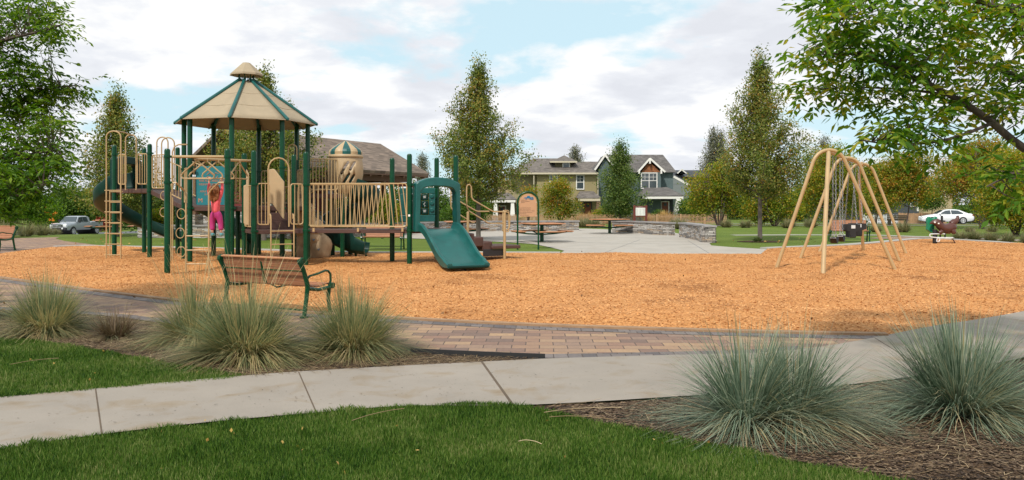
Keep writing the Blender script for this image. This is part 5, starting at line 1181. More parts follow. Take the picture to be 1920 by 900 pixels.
uvq('wall', boxq(X(1548, d), X(1612, d), d, d+8, zb-.5, Z(340, d)), Mt['greysid'], HG); uvq('roof', [[pq(1542, 341, d-.5), pq(1618, 341, d-.5), pq(1600, 322, d+4), pq(1560, 322, d+4)]], Mt['roof_dark'], HG)
# ---------------------------------------------------------------- fences
def picket(pts, h, lab, m_, gap=.14, pw=.085, posts=2.4, solid=False):
    a = pts[0]; t = thing('picket_fence' if not solid else 'board_fence', lab, 'fence', (a[0], a[1], zt(*a))); mp = MB(); mr = MB(); acc = 0; rnd = random.Random(5)
    for (ax_, ay_), (bx_, by_) in zip(pts[:-1], pts[1:]):
        p, q = V3((ax_, ay_, 0)), V3((bx_, by_, 0)); Ln = (q-p).length; rz = math.atan2(by_-ay_, bx_-ax_); n_ = int(Ln/gap)
        for k in range(n_):
            c = p.lerp(q, (k+.5)/n_); z = zt(c.x, c.y); hh = h*(1+rnd.uniform(-.03, .03)); mp.box((c.x, c.y, z+hh/2+.03), (pw*rnd.uniform(.85, 1.1), .02, hh), rz=rz+rnd.uniform(-.03, .03), ry=rnd.uniform(-.012, .012))
        for zz_ in (.25, h-.22):
            for k in range(max(1, int(Ln/4))):
                c0, c1 = p.lerp(q, k/max(1, int(Ln/4))), p.lerp(q, (k+1)/max(1, int(Ln/4))); mr.bar((c0.x, c0.y+.04, zt(c0.x, c0.y)+zz_), (c1.x, c1.y+.04, zt(c1.x, c1.y)+zz_), .04, .08)
        for k in range(int(Ln/posts)+1):
            c = p.lerp(q, min(1, k*posts/Ln)); m = MB(); m.box((c.x, c.y-.03, zt(c.x, c.y)+h*.53), (.19, .15, h*1.08), rz=rz); m.build('fence_post', Mt[m_], t, smooth=0)
    mp.build('pickets', Mt[m_], t, smooth=0); mr.build('rail', Mt[m_], t, smooth=0); return t
Mt['whitewood'] = mat('white_fence_paint', (.62, .63, .64), .6)
picket([(X(905, 88), 88), (X(1100, 86), 86), (X(1363, 84), 84)], .98, 'long low tan cedar picket fence in front of the olive and teal houses', 'fencewood', .135, .075)
picket([(X(1620, 92), 92), (X(1685, 92), 92)], .98, 'short white picket fence far behind the swing set', 'whitewood', .16, .09, 3)
picket([(X(1686, 91), 91), (X(1775, 91), 91)], 1.15, 'solid brown board fence left of the white car', 'fencewood', .15, .145, 2.4, True)
# ---------------------------------------------------------------- vehicles
def loft(stations, prof_fn, m=None):
    rows = [prof_fn(*s) for s in stations]; mb = m or MB(); k = len(rows[0]); mb.grid([r+[r[0]] for r in rows]); mb.add(rows[0], [tuple(range(k))]); mb.add(rows[-1], [tuple(range(k))]); return mb
def bodyring(x, zb_, zt2, hw, zs, top=.86):   # cross-section: lower body with shoulder
    pts = [(-hw*.92, zb_), (-hw, zb_+.12), (-hw, zs), (-hw*.97, (zs+zt2)/2+.02), (-hw*top, zt2-.015), (-hw*.4, zt2+.01), (hw*.4, zt2+.01), (hw*top, zt2-.015), (hw*.97, (zs+zt2)/2+.02), (hw, zs), (hw, zb_+.12), (hw*.92, zb_)]
    return [V3((x, y, z)) for y, z in pts]
def wheel(par, x, y, r, sgn, rimm):
    t = MB(); t.lathe([(r*.62, -.1), (r*.92, -.11), (r, -.08), (r, .08), (r*.92, .11), (r*.62, .1)], (0,0,0), 24); t.v = [(a, c*1., b) for a, b, c in t.v]; t.v = [(a+x, b+y, c+r) for a, b, c in t.v]
    w_ = t.build('wheel', Mt['black'], par, world=False); k = MB(); yo = y+sgn*.10
    k.tube([(x, y-sgn*.02, r), (x, yo-sgn*.01, r)], r*.13, 12)
    for i in range(7):
        a = i*2*math.pi/7; k.bar((x+math.cos(a)*r*.1, yo, r+math.sin(a)*r*.1), (x+math.cos(a)*r*.6, yo, r+math.sin(a)*r*.6), .05, .03)
    k.tube([(x+math.cos(q*.26)*r*.62, yo, r+math.sin(q*.26)*r*.62) for q in range(24)], .022, 6, closed=True); k.build('rim', rimm, w_, world=False)
    j = MB(); j.tube([(x, y-sgn*.05, r), (x, y+sgn*.05, r)], r*.6, 20); j.build('hub_shadow_disc', Mt['darkmetal'], w_, world=False)
carwhite = mat('white_car_paint', (.80, .81, .82), .25, var=.02, bump=0, coat=.6); silver = mat('silver_truck_paint', (.42, .45, .49), .3, metal=.25, var=.04, bump=0, coat=.6)
tail = mat('tail_lamp', (.35, .01, .01), .25); headl = mat('headlamp', (.75, .77, .78), .15)
# sedan: local +x is its nose
CD = 84.; CX = X(1773, CD); cr = thing('parked_car', 'white sedan on the far street behind the animal rider', 'car', (CX, CD, zt(CX, CD)+.06), R(180-14))
st_ = [(2.40, .38, .60, .70, .5), (2.36, .30, .68, .80, .55), (2.05, .24, .80, .89, .6), (1.55, .22, .90, .91, .62), (.95, .22, .97, .91, .66), (0, .22, .99, .91, .68), (-1.1, .22, 1.01, .91, .70), (-1.75, .24, 1.04, .90, .72), (-2.2, .30, 1.03, .86, .70), (-2.38, .36, .94, .80, .65), (-2.42, .45, .80, .75, .6)]
bd_ = loft(st_, bodyring).build('body', carwhite, cr, world=False, smooth=50)
gh = [(1.02, .94, .99, .80), (.35, .94, 1.36, .70), (-.1, .94, 1.45, .66), (-.7, .94, 1.46, .65), (-1.15, .94, 1.40, .66), (-1.95, .94, 1.04, .74)]
def ghring(x, z0, z1, hw): return [V3((x, y, z)) for y, z in ((-hw*1.22 if z1 > 1.1 else -hw*1.08, z0), (-hw, z1-.04), (-hw*.8, z1), (hw*.8, z1), (hw, z1-.04), (hw*1.22 if z1 > 1.1 else hw*1.08, z0))]
loft(gh, ghring).build('roof', carwhite, cr, world=False, smooth=40)
for sg_ in (-1, 1):
    for pol in ([(.80,1.00),(.20,1.32),(-.22,1.37),(-.28,1.00)], [(-.36,1.00),(-.31,1.37),(-.95,1.34),(-1.38,1.10),(-1.42,1.02)]):
        m = MB(); y_ = lambda z: sg_*(.835-.155*max(0, (z-1.0)/.4)); m.add([V3((x, y_(z)+sg_*.012, z)) for x, z in pol]+[V3((x, y_(z)-sg_*.01, z)) for x, z in pol], [(0,1,2,3) if len(pol) == 4 else (0,1,2,3,4)]+[tuple(range(len(pol)*2-1, len(pol)-1, -1))]); m.build('side_window', Mt['glass'], cr, world=False, smooth=0)
    m = MB(); m.box((.72, sg_*.98, 1.02), (.14, .16, .1)); m.build('mirror', carwhite, cr, world=False, bevel=.02)
    m = MB(); m.box((-2.33, sg_*.62, .88), (.18, .44, .12)); m.build('tail_light', tail, cr, world=False, bevel=.02)
    m = MB(); m.box((2.24, sg_*.66, .68), (.26, .32, .12)); m.build('headlight', headl, cr, world=False, bevel=.03)
    for x in (1.42, -1.38): wheel(cr, x, sg_*.845, .33, sg_, Mt['whitemetal'])
for x in (1.42, -1.38):
    m = MB(); m.tube([(x, -.918, .34), (x, .918, .34)], .37, 24); m.build('wheel_arch', Mt['black'], cr, world=False)
m = MB(); m.add([V3(p) for p in ((.95,-.7,1.03),(.95,.7,1.03),(.40,.58,1.36),(.40,-.58,1.36))]+[V3(p)+V3((-.03,0,-.03)) for p in ((.95,-.7,1.03),(.95,.7,1.03),(.40,.58,1.36),(.40,-.58,1.36))], [(0,1,2,3),(7,6,5,4)]); m.v = [(x+.04, y, z+.02) for x, y, z in m.v]; m.build('windscreen', Mt['glass'], cr, world=False, smooth=0)
m = MB(); q_ = [(-1.20,-.6,1.385),(-1.20,.6,1.385),(-1.86,.66,1.08),(-1.86,-.66,1.08)]; m.add([V3(p)+V3((-.02,0,.025)) for p in q_]+[V3(p) for p in q_], [(0,1,2,3),(7,6,5,4)]); m.build('rear_window', Mt['glass'], cr, world=False, smooth=0)
m = MB(); m.box((-2.43, 0, .80), (.03, .4, .12)); m.build('licence_plate', Mt['trim'], cr, world=False)
# pickup: nose towards the camera, turned left
TD = 86.; TX = X(144, TD); tr = thing('pickup_truck', 'silver grey crew-cab pickup truck with a chrome grille facing the camera', 'truck', (TX, TD, zt(TX, TD)+.06), R(-97))
ts = [(2.95, .62, 1.14, .93, .9), (2.90, .55, 1.20, .97, .95), (2.4, .52, 1.25, .98, 1.0), (1.45, .52, 1.30, .98, 1.05)]
def tring(x, z0, z1, hw, zs): return bodyring(x, z0, z1, hw, zs, .9)
loft(ts, tring).build('bonnet', silver, tr, world=False, smooth=40)
loft([(1.46, .52, 1.30, .98, 1.05), (-.9, .52, 1.32, .98, 1.05)], tring).build('door_panel', silver, tr, world=False, smooth=40)
loft([(1.40, 1.30, 1.36, .86), (.85, 1.30, 1.90, .74), (.4, 1.30, 1.95, .72), (-.55, 1.30, 1.94, .72), (-.85, 1.30, 1.86, .75)], lambda x, z0, z1, hw: [V3((x, y, z)) for y, z in ((-.93, z0), (-hw, z1-.05), (-hw*.85, z1), (hw*.85, z1), (hw, z1-.05), (.93, z0))]).build('cab', silver, tr, world=False, smooth=35)
m = MB()
for sg_ in (-1, 1): m.box((-1.95, sg_*.92, .98), (2.05, .12, .72))
m.box((-1.95, 0, .68), (2.05, 1.8, .12)); m.box((-2.94, 0, .98), (.1, 1.84, .70)); m.build('truck_bed', silver, tr, world=False, bevel=.03)
for sg_ in (-1, 1):
    for pol in ([(1.15,1.36),(.80,1.80),(.32,1.85),(.30,1.36)], [(.22,1.36),(.24,1.85),(-.45,1.84),(-.52,1.36)]):
        m = MB(); y_ = lambda z: sg_*(.92-.17*(z-1.36)/.5+.004); m.add([V3((x, y_(z)+sg_*.012, z)) for x, z in pol]+[V3((x, y_(z)-sg_*.012, z)) for x, z in pol], [(0,1,2,3),(7,6,5,4)]); m.build('side_window', Mt['glass'], tr, world=False, smooth=0)
    m = MB(); m.box((1.15, sg_*1.12, 1.42), (.12, .2, .3)); m.box((1.15, sg_*1.0, 1.38), (.05, .14, .04)); m.build('mirror', Mt['black'], tr, world=False, bevel=.02)
    m = MB(); m.box((2.93, sg_*.74, 1.0), (.12, .34, .24)); m.build('headlight', headl, tr, world=False, bevel=.02)
    for x in (1.95, -1.85): wheel(tr, x, sg_*.93, .41, sg_, Mt['whitemetal'])
for x in (1.95, -1.85): m = MB(); m.tube([(x, -.988, .44), (x, .988, .44)], .48, 24); m.build('wheel_arch', Mt['black'], tr, world=False)
q_ = [(1.37,-.82,1.36),(1.37,.82,1.36),(.90,.68,1.86),(.90,-.68,1.86)]; m = MB(); m.add([V3(p)+V3((.03,0,.02)) for p in q_]+[V3(p) for p in q_], [(0,1,2,3),(7,6,5,4)]); m.build('windscreen', Mt['glass'], tr, world=False, smooth=0)
m = MB(); m.box((2.96, 0, 1.0), (.08, 1.05, .30)); gr_ = m.build('grille', Mt['darkmetal'], tr, world=False, bevel=.01); m = MB()
for z in (.87, 1.0, 1.13): m.box((3.005, 0, z), (.03, 1.1, .035))
m.box((3.02, 0, 1.0), (.03, .22, .09)); m.build('chrome_bar', Mt['whitemetal'], gr_, world=False)
m = MB(); m.box((3.03, 0, .68), (.2, 1.95, .24)); m.tube([(3.12, -.5, .7), (3.16, -.5, 1.12), (3.16, .5, 1.12), (3.12, .5, .7)], .035, 8); m.build('bumper', Mt['darkmetal'], tr, world=False, bevel=.03)
m = MB()
for s1 in (-.62, .62): m.tube([(3.15, s1, .74), (3.19, s1, .74)], .09, 12)
m.build('fog_lamp', headl, tr, world=False)
# wheelie bin and road signs far left
bn = thing('wheelie_bin', 'dark navy wheelie bin standing in the street right of the pickup truck', 'bin', (X(178, 92), 92, zt(-46, 92)+.05)); m = MB(); c = bn.location
k = [V3((sx*w_/2+c.x, sy*w_*.6+c.y, z+c.z)) for z, w_ in ((.05, .55), (1.0, .72)) for sx, sy in ((-1,-1),(1,-1),(1,1),(-1,1))]; m.add(k, [(3,2,1,0),(4,5,6,7),(0,1,5,4),(1,2,6,5),(2,3,7,6),(3,0,4,7)]); m.build('bin_body', Mt['navy'], bn, smooth=0, bevel=.02); m = MB(); m.box((c.x, c.y, c.z+1.04), (.78, .92, .08)); m.build('lid', Mt['navy'], bn, bevel=.02)
osig = mat('orange_reflective', (.85, .22, .01), .5)
for px, py, r_, lab, pl_ in ((97, 399, .72, 'orange diamond road sign on a post left of the pickup truck', 1), (86, 392, .5, 'smaller orange diamond road sign half hidden in the trees at left', 0)):
    dd = 88; s_ = thing('road_sign', lab, 'road sign', (X(px, dd), dd, zt(X(px, dd), dd))); m = MB(); cz_ = Z(py, dd); m.box((X(px, dd), dd, cz_), (r_*1.3, .03, r_*1.3), ry=R(45)); m.build('sign_plate', osig, s_, smooth=0)
    if pl_: m = MB(); m.box((X(px, dd), dd-.01, Z(411, dd)), (.6, .03, .45)); m.build('lower_plate', osig, s_, smooth=0); m = MB(); m.box((X(px, dd), dd-.03, Z(411, dd)), (.2, .01, .12)); m.build('marking', Mt['black'], s_, smooth=0)
    m = MB(); m.tube([(X(px, dd), dd+.04, s_.location.z), (X(px, dd), dd+.04, cz_+.3)], .04, 8); m.build('post', Mt['darkmetal'], s_)
# ---------------------------------------------------------------- trees
def leafcards(C, n_per, spread, size, seed, asp=.42, droop=.2, compound=0, dirs=None):
    """C: (k,3) cluster centres -> vertices and faces of small folded leaves"""
    r = np.random.default_rng(seed); k = len(C)
    if compound:                              # compound leaves: a drooping rachis with paired leaflets
        n = k*n_per; base = np.repeat(C, n_per, 0)+r.normal(0, spread, (n, 3))
        az = r.random(n)*6.283; el = r.normal(-.25, .35, n); D = np.stack([np.cos(az)*np.cos(el), np.sin(az)*np.cos(el), np.sin(el)], 1)
        side = np.stack([-np.sin(az), np.cos(az), r.normal(0, .25, n)], 1); side /= np.linalg.norm(side, axis=1)[:,None]
        B, A = [], []
        for j in range(compound):
            if j == compound-1: pos = base+D*size*2.6; dv = D
            else:
                q = (j//2+1)*size*.75; sgn = 1 if j % 2 else -1; pos = base+D*q-np.array([0,0,1])*(q**2)*.25; dv = D*.55+side*sgn*.8
            dv = dv+r.normal(0, .15, dv.shape); dv[:,2] -= droop*.6; dv /= np.linalg.norm(dv, axis=1)[:,None]; B.append(pos); A.append(dv)
        B = np.concatenate(B); A = np.concatenate(A)
    else:
        n = k*n_per; B = np.repeat(C, n_per, 0)+r.normal(0, 1, (n, 3))*spread
        A = r.normal(0, 1, (n, 3)); A[:,2] -= droop; A /= np.linalg.norm(A, axis=1)[:,None]
    m = len(B); up = r.normal(0, .6, (m, 3))+np.array([0, 0, 1.]); W = np.cross(A, up); W /= np.linalg.norm(W, axis=1)[:,None]+1e-9; Nn = np.cross(W, A)
    s = size*(.65+.6*r.random(m))[:,None]; w_ = s*asp*.5
    V = np.stack([B, B+A*s*.45+W*w_+Nn*s*.06, B+A*s, B+A*s*.45-W*w_+Nn*s*.06], 1).reshape(-1, 3); F_ = np.arange(m*4).reshape(m, 4)
    return V, F_
def tree(name, lab, x, y, limbs, C, lm, bark, n_per, spread, size, twig=.012, seed=1, cat='tree', group=None, z=None, twigs=True, twseg=5, **kw):
    z = zt(x, y) if z is None else z; t = thing(name, lab, cat, (x, y, z), 0, group); m = MB(); off = V3((x, y, z))
    pts_all = []
    for pl_, r0, r1 in limbs:
        V_ = smooth_line([V3(p)+off for p in pl_], 4); n = len(V_); m.tube(V_, [r0+(r1-r0)*i/(n-1) for i in range(n)], 8 if r0 > .05 else 5)
        pts_all += [tuple(p) for p in V_]
    PA = np.array(pts_all); CC = np.array(C, float)+np.array(off)
    if twigs:
        for c in CC:
            dd = np.linalg.norm(PA-c-np.array([0, 0, -.0]), axis=1)+np.maximum(0, PA[:,2]-c[2])*1.2; b = PA[dd.argmin()]
            mid = (b+c)/2+np.array([0, 0, -.06*np.linalg.norm(c-b)]); m.tube([V3(b), V3(mid), V3(c)], [twig, twig*.7, twig*.35], 4 if twseg > 4 else 3, cap=False)
    m.build('trunk', bark, t, smooth=60, recalc=False); V, F_ = leafcards(CC, n_per, spread, size, seed, **kw); npmesh('crown', V, F_, lm, t)
    return t
LM = {'pear': leafmat('pear_leaves', [(.045, .08, .018), (.095, .145, .03), (.155, .205, .045), (.23, .265, .06), (.32, .31, .08), (.42, .25, .07)], .42),
 'pear2': leafmat('pear_leaves_green', [(.04, .085, .02), (.09, .155, .035), (.15, .21, .05), (.22, .25, .07)], .38),
 'ash': leafmat('ash_leaves', [(.028, .08, .008), (.065, .155, .012), (.115, .235, .02), (.20, .31, .03), (.42, .36, .04)], .48),
 'ash2': leafmat('ash_leaves_left', [(.03, .085, .008), (.075, .16, .012), (.14, .25, .018), (.25, .34, .035)], .5),
 'maple': leafmat('autumn_maple', [(.07, .14, .018), (.15, .23, .026), (.27, .29, .034), (.42, .29, .04), (.52, .21, .045)], .46),
 'mapleg': leafmat('turning_maple', [(.07, .145, .015), (.14, .225, .022), (.25, .30, .03), (.40, .33, .04), (.48, .26, .04)], .46),
 'red': leafmat('red_shrub', [(.14, .02, .015), (.28, .03, .02), (.36, .06, .03)], .3),
 'green': leafmat('green_leaves', [(.03, .075, .012), (.07, .14, .02), (.12, .20, .03), (.17, .23, .045)], .4),
 'needle': leafmat('thin_foliage', [(.09, .11, .06), (.16, .17, .10), (.24, .21, .14)], .1)}
def conical(lab, px, d, ytop, ybot, wpx, lm, seed, n=70, npl=60, size=.085, trunk_r=.11, twist=.5, shape=1.0, z=None, cw=.10, name='pear_tree', group=None, bark='barkg', xo=0):
    """upright tree with ascending branches; crown between photo rows ytop and ybot, greatest width wpx"""
    x = X(px, d); zg = zt(x, d) if z is None else z; zt_, zb_ = Z(ytop, d)-zg, Z(ybot, d)-zg; W = wpx/F*d/2; H = zt_-zb_; rs = random.Random(seed)
    limbs = [([(0, 0, -.15), (0, 0, zb_*.6+.3), (.03, .02, zb_+H*.35), (-.02, .0, zb_+H*.7), (0, 0, zt_-.25)], trunk_r, .012)]; C = []
    for i in range(n):
        u = (i+.5)/n; az = i*2.39996+rs.uniform(-.4, .4); z0 = zb_+H*(u**1.08)*.93-.15
        env = W*(min(1, (u+.10)/.20)**.5)*(1-u)**(.86*shape)*1.22*(1+rs.choice((-.42,-.25,-.1,0,.1,.18,.34))); 
        if env < .12: env = .12
        rise = env*(.55+.5*u); p0 = V3((0, 0, max(.8, z0-rise*.45))); dirv = V3((math.cos(az), math.sin(az), 0))
        p1 = p0+dirv*env*.55+V3((0, 0, rise*.40)); p2 = p0+dirv*env+V3((0, 0, rise))
        limbs.append(([p0, p1, p2], .028*(1-u)+.01, .005))
        k = max(4, int(4+env*9))
        for j in range(k):
            s = .22+.80*(j+rs.random()*.7)/k; q = (p0*(1-s)**2+p1*2*s*(1-s)+p2*s*s) if s < 1 else p2
            q = q+V3((rs.gauss(0, cw), rs.gauss(0, cw), rs.gauss(0, cw*.8)))*(.5+.6*env/W); C.append(tuple(q))
    for j in range(10): C.append((rs.gauss(0, .08), rs.gauss(0, .08), zt_-.02-.12*j))
    return tree(name, lab, x, d, limbs, C, LM[lm], Mt[bark], npl, .13*size/.085, size, .006, seed, z=zg, twigs=(d < 60), twseg=3, asp=.62, droop=.3, group=group)
def bushy(lab, px, d, ytop, ybot, wpx, lm, seed, n=260, npl=40, size=.12, stems=4, name='maple_tree', z=None, bark='bark', spread=.2, cat='tree', group=None, trunk_px=None, low=.25, wy=.8, gap=.55):
    x = X(px, d); zg = zt(x, d) if z is None else z; zt_, zb_ = Z(ytop, d)-zg, Z(ybot, d)-zg; W = wpx/F*d/2; H = zt_-zb_; rs = random.Random(seed); C = []; limbs = []
    lobes = [(rs.uniform(-.55, .55), rs.uniform(-.5, .5), rs.uniform(.25, .80), rs.uniform(.30, .52)) for _ in range(9)]+[(0, 0, .5, .6), (-.45, 0, .35, .42), (.45, 0, .35, .42), (0, 0, .85, .3)]
    while len(C) < n:
        lx, ly, lz, lr = rs.choice(lobes); v_ = V3((rs.gauss(0, 1), rs.gauss(0, 1), rs.gauss(0, 1))).normalized()*lr*(rs.random()**.30)
        p = V3(((lx+v_.x)*W*1.1, (ly+v_.y)*W*wy, zb_+H*(lz+v_.z*.62)))
        if p.z < zb_*.8 or p.z > zt_*1.02: continue
        C.append(tuple(p))
    for k in range(stems):
        a = k*6.283/stems+rs.random(); rr = W*.5*rs.uniform(.5, 1.1); limbs.append(([(rs.gauss(0, .05), rs.gauss(0, .05), -.1), (math.cos(a)*rr*.3, math.sin(a)*rr*.3, zb_*.6+.3), (math.cos(a)*rr*.7, math.sin(a)*rr*.7, zb_+H*.35), (math.cos(a)*rr, math.sin(a)*rr, zb_+H*.75)], .05+.004*H, .012))
    return tree(name, lab, x, d, limbs, C, LM[lm], Mt[bark], npl, spread, size, .012, seed, z=zg, twigs=(d < 80), twseg=3, asp=.7, droop=.3, cat=cat, group=group)
# middle-distance upright trees
conical('tall conical tree with ochre tinged leaves standing behind the steps of the play structure', 897, 34.5, 106, 356, 148, 'pear', 11, 74, 34, .100)
conical('tall conical tree with a bare lower trunk in a mulch ring on the right lawn', 1425, 34.2, 92, 352, 150, 'pear', 12, 74, 34, .100, .105)
conical('dark conical tree behind the tall hooped ladder at left', 218, 40, 160, 390, 136, 'pear', 13, 72, 24, .125, .13)
conical('loose crowned tree rising behind the canopy of the play structure', 495, 35.5, 122, 352, 185, 'pear', 14, 84, 24, .115, .12, shape=1.1)
conical('green conical tree in front of the teal house', 1163, 80, 262, 398, 72, 'pear2', 15, 44, 26, .18, .16, cw=.2, shape=.8)
m = MB(); mr_ = V3((*G(1425, 453.5), .012)); m.lathe([(.001, .03), (.7, .02), (.95, .0)], mr_, 24, sy=.8); o = m.build('mulch_ring', Mt['mulch']); tag(o, 'ring of dark mulch round the conical tree trunk on the right lawn', 'mulch ring')
# autumn trees
bushy('red and green shrubby maple in front of the olive house', 1050, 80, 338, 412, 84, 'maple', 21, 300, 34, .16, 5, spread=.26)
bushy('small red tipped maple left of the park sign', 990, 82, 350, 410, 40, 'maple', 22, 90, 26, .15, 3, spread=.24)
bushy('yellow green multi-stem maple left of the mulch ring tree', 1348, 62, 306, 416, 130, 'mapleg', 23, 480, 40, .14, 7, spread=.24, low=.1)
bushy('yellow green multi-stem maple behind the mulch ring tree', 1452, 60, 338, 420, 120, 'mapleg', 24, 380, 38, .14, 7, spread=.24)
bushy('broad orange green maple behind the swing set', 1560, 66, 272, 414, 150, 'mapleg', 25, 620, 40, .15, 5, spread=.27)
bushy('orange maple with dark lower crown right of the swing set', 1640, 74, 300, 410, 110, 'mapleg', 26, 420, 40, .16, 3, spread=.27)
bushy('slim trunked orange tree beside the weathered wooden bench', 1698, 62, 290, 392, 120, 'maple', 27, 420, 38, .15, 1, spread=.25)
bushy('green maple left of the orange maples above the white car', 1745, 88, 345, 396, 52, 'green', 28, 180, 34, .16, 1, spread=.25)
bushy('large orange red maple above the white car', 1842, 52, 262, 384, 215, 'maple', 29, 850, 40, .13, 4, spread=.25)
bushy('orange and green maple at the right edge behind the rider', 1905, 40, 285, 428, 190, 'mapleg', 30, 700, 40, .11, 9, spread=.22)
bushy('large orange maple filling the right edge', 1985, 58, 250, 400, 190, 'mapleg', 31, 600, 38, .14, 4, spread=.26)
conical('thin grey branched tree behind the swing set arch', 1545, 78, 255, 345, 70, 'needle', 32, 40, 16, .15, .1, cw=.25, name='thin_tree')
conical('sparse dead conifer left of the mulch ring tree', 1338, 120, 238, 330, 40, 'needle', 33, 46, 14, .22, .14, cw=.25, name='conifer')
conical('second sparse conifer just right of the dead conifer', 1352, 122, 244, 330, 30, 'needle', 34, 40, 14, .22, .14, cw=.25, name='conifer')
conical('thin pale tree above the roof of the olive house', 1078, 135, 274, 330, 34, 'needle', 35, 30, 14, .24, .1, cw=.3, name='thin_tree')
conical('thin pale tree right of the pavilion roof', 792, 120, 288, 340, 26, 'needle', 36, 30, 12, .22, .1, cw=.25, name='thin_tree')
# left background greenery
bushy('broad green tree behind the pickup truck', 120, 108, 345, 425, 130, 'green', 41, 420, 40, .26, 4, spread=.42)
bushy('rounded green tree right of the pickup truck', 178, 112, 362, 428, 90, 'green', 42, 260, 40, .26, 3, spread=.42)
bushy('green tree behind the foreground tree at far left', 40, 66, 330, 430, 150, 'ash2', 43, 420, 40, .16, 1, spread=.3, bark='bark')
bushy('green tree behind the legs of the hooped ladder tower', 262, 90, 372, 430, 80, 'green', 44, 240, 38, .22, 3, spread=.34)
bushy('green tree between the tower and the hanging child', 340, 86, 372, 430, 90, 'green', 45, 240, 38, .2, 3, spread=.34)
bushy('dark green tree behind the curved slide', 300, 60, 350, 410, 100, 'pear2', 46, 260, 38, .15, 3, spread=.26)
bushy('yellow green shrub behind the stone wall left of the child', 296, 43, 398, 424, 40, 'mapleg', 47, 120, 30, .09, 4, spread=.14, cat='shrub', name='shrub')
bushy('yellow green shrub behind the stone wall under the rule panel', 378, 43, 386, 424, 62, 'mapleg', 48, 190, 30, .09, 4, spread=.14, cat='shrub', name='shrub')
bushy('yellow green shrub in front of the pavilion behind the spiral slide', 628, 40, 366, 424, 44, 'mapleg', 49, 150, 30, .09, 4, spread=.14, cat='shrub', name='shrub')
bushy('bright green shrub in front of the pavilion behind the bridge', 722, 41, 372, 422, 60, 'mapleg', 50, 190, 30, .09, 4, spread=.14, cat='shrub', name='shrub')
bushy('red shrub by the street behind the pickup truck', 189, 104, 413, 428, 26, 'red', 51, 90, 30, .16, 3, spread=.22, cat='shrub', name='shrub')
bushy('leafy green shrub behind the conical tree trunk by the steps', 868, 55, 372, 424, 90, 'green', 52, 260, 34, .12, 4, spread=.2, cat='shrub', name='shrub')
bushy('green shrub in front of the teal house porch', 1232, 98, 396, 414, 34, 'green', 53, 90, 26, .16, 3, spread=.22, cat='shrub', name='shrub')
bushy('dark green shrub at the right corner of the teal house', 1300, 92, 372, 414, 60, 'green', 54, 220, 34, .18, 3, spread=.3, cat='shrub', name='shrub')
bushy('green shrub left of the teal house tree', 1132, 92, 392, 414, 40, 'mapleg', 55, 110, 28, .16, 3, spread=.24, cat='shrub', name='shrub')
bushy('green bush behind the boot of the white car', 1806, 92, 390, 418, 60, 'green', 56, 160, 30, .18, 3, spread=.26, cat='shrub', name='shrub')
for i, (px, yt, w_) in enumerate(((470, 356, 90), (560, 350, 100), (650, 346, 100), (735, 350, 90), (815, 345, 100), (885, 352, 80))):
    bushy('far dark green tree seen '+('behind the left legs of the canopy', 'behind the pavilion left half', 'through the pavilion behind the spiral slide', 'through the pavilion behind the bridge', 'right of the pavilion above the wide slide', 'behind the conical tree by the steps')[i], px, 92, yt, 428, w_, 'green', 90+i, 230, 34, .22, 3, spread=.36)
for i, (px, d, yt, w_) in enumerate(((1500, 112, 352, 90), (1585, 118, 346, 100), (1800, 125, 340, 110), (1880, 120, 345, 120), (1400, 128, 352, 90), (60, 120, 360, 130), (230, 128, 372, 90), (-40, 110, 350, 140), (410, 120, 376, 110), (1985, 118, 340, 130))):
    bushy(('far green tree on the skyline behind the conical tree', 'far green tree behind the tan swing arches', 'far green tree behind the orange maple over the car', 'far green tree behind the right edge maples', 'far green tree behind the yellow green maples', 'far green tree behind the orange road signs', 'far green tree right of the red shrub', 'far green tree beyond the left edge grasses', 'far green tree behind the rule panel', 'far green tree at the extreme right edge')[i], px, d, yt, 425, w_, 'green', 60+i, 240, 34, .26, 3, spread=.42)
# ---------------------------------------------------------------- foreground ash trees
def img_tree(name, lab, base, limbs, blobs, lm, n_per, size, seed, comp, bark, tw=.008, spread=.05, lift=0, keep=1.):
    x, y = base; rs = random.Random(seed); LB = []
    for pts, r0, r1 in limbs: LB.append(([V3(p)-V3((x, y, 0)) for p in pts], r0, r1))
    C = []
    for (px, py, d, rx, ry, rd, n) in blobs:
        py -= lift; n = max(2, int(n*keep))
        c = V3((X(px, d), d, Z(py, d))); sx_ = rx/F*d; sz_ = ry/F*d
        for _ in range(n):
            v_ = V3((rs.gauss(0, 1), rs.gauss(0, 1), rs.gauss(0, 1))).normalized()*(rs.random()**.4); C.append(tuple(c+V3((v_.x*sx_, v_.y*rd, v_.z*sz_))-V3((x, y, 0))))
    return tree(name, lab, x, y, LB, C, LM[lm], Mt[bark], n_per, spread, size, tw, seed, z=0, compound=comp, asp=.36, droop=.45)
I = lambda px, py, d: (X(px, d), d, Z(py, d))
rb_ = (6.5, 8.2)
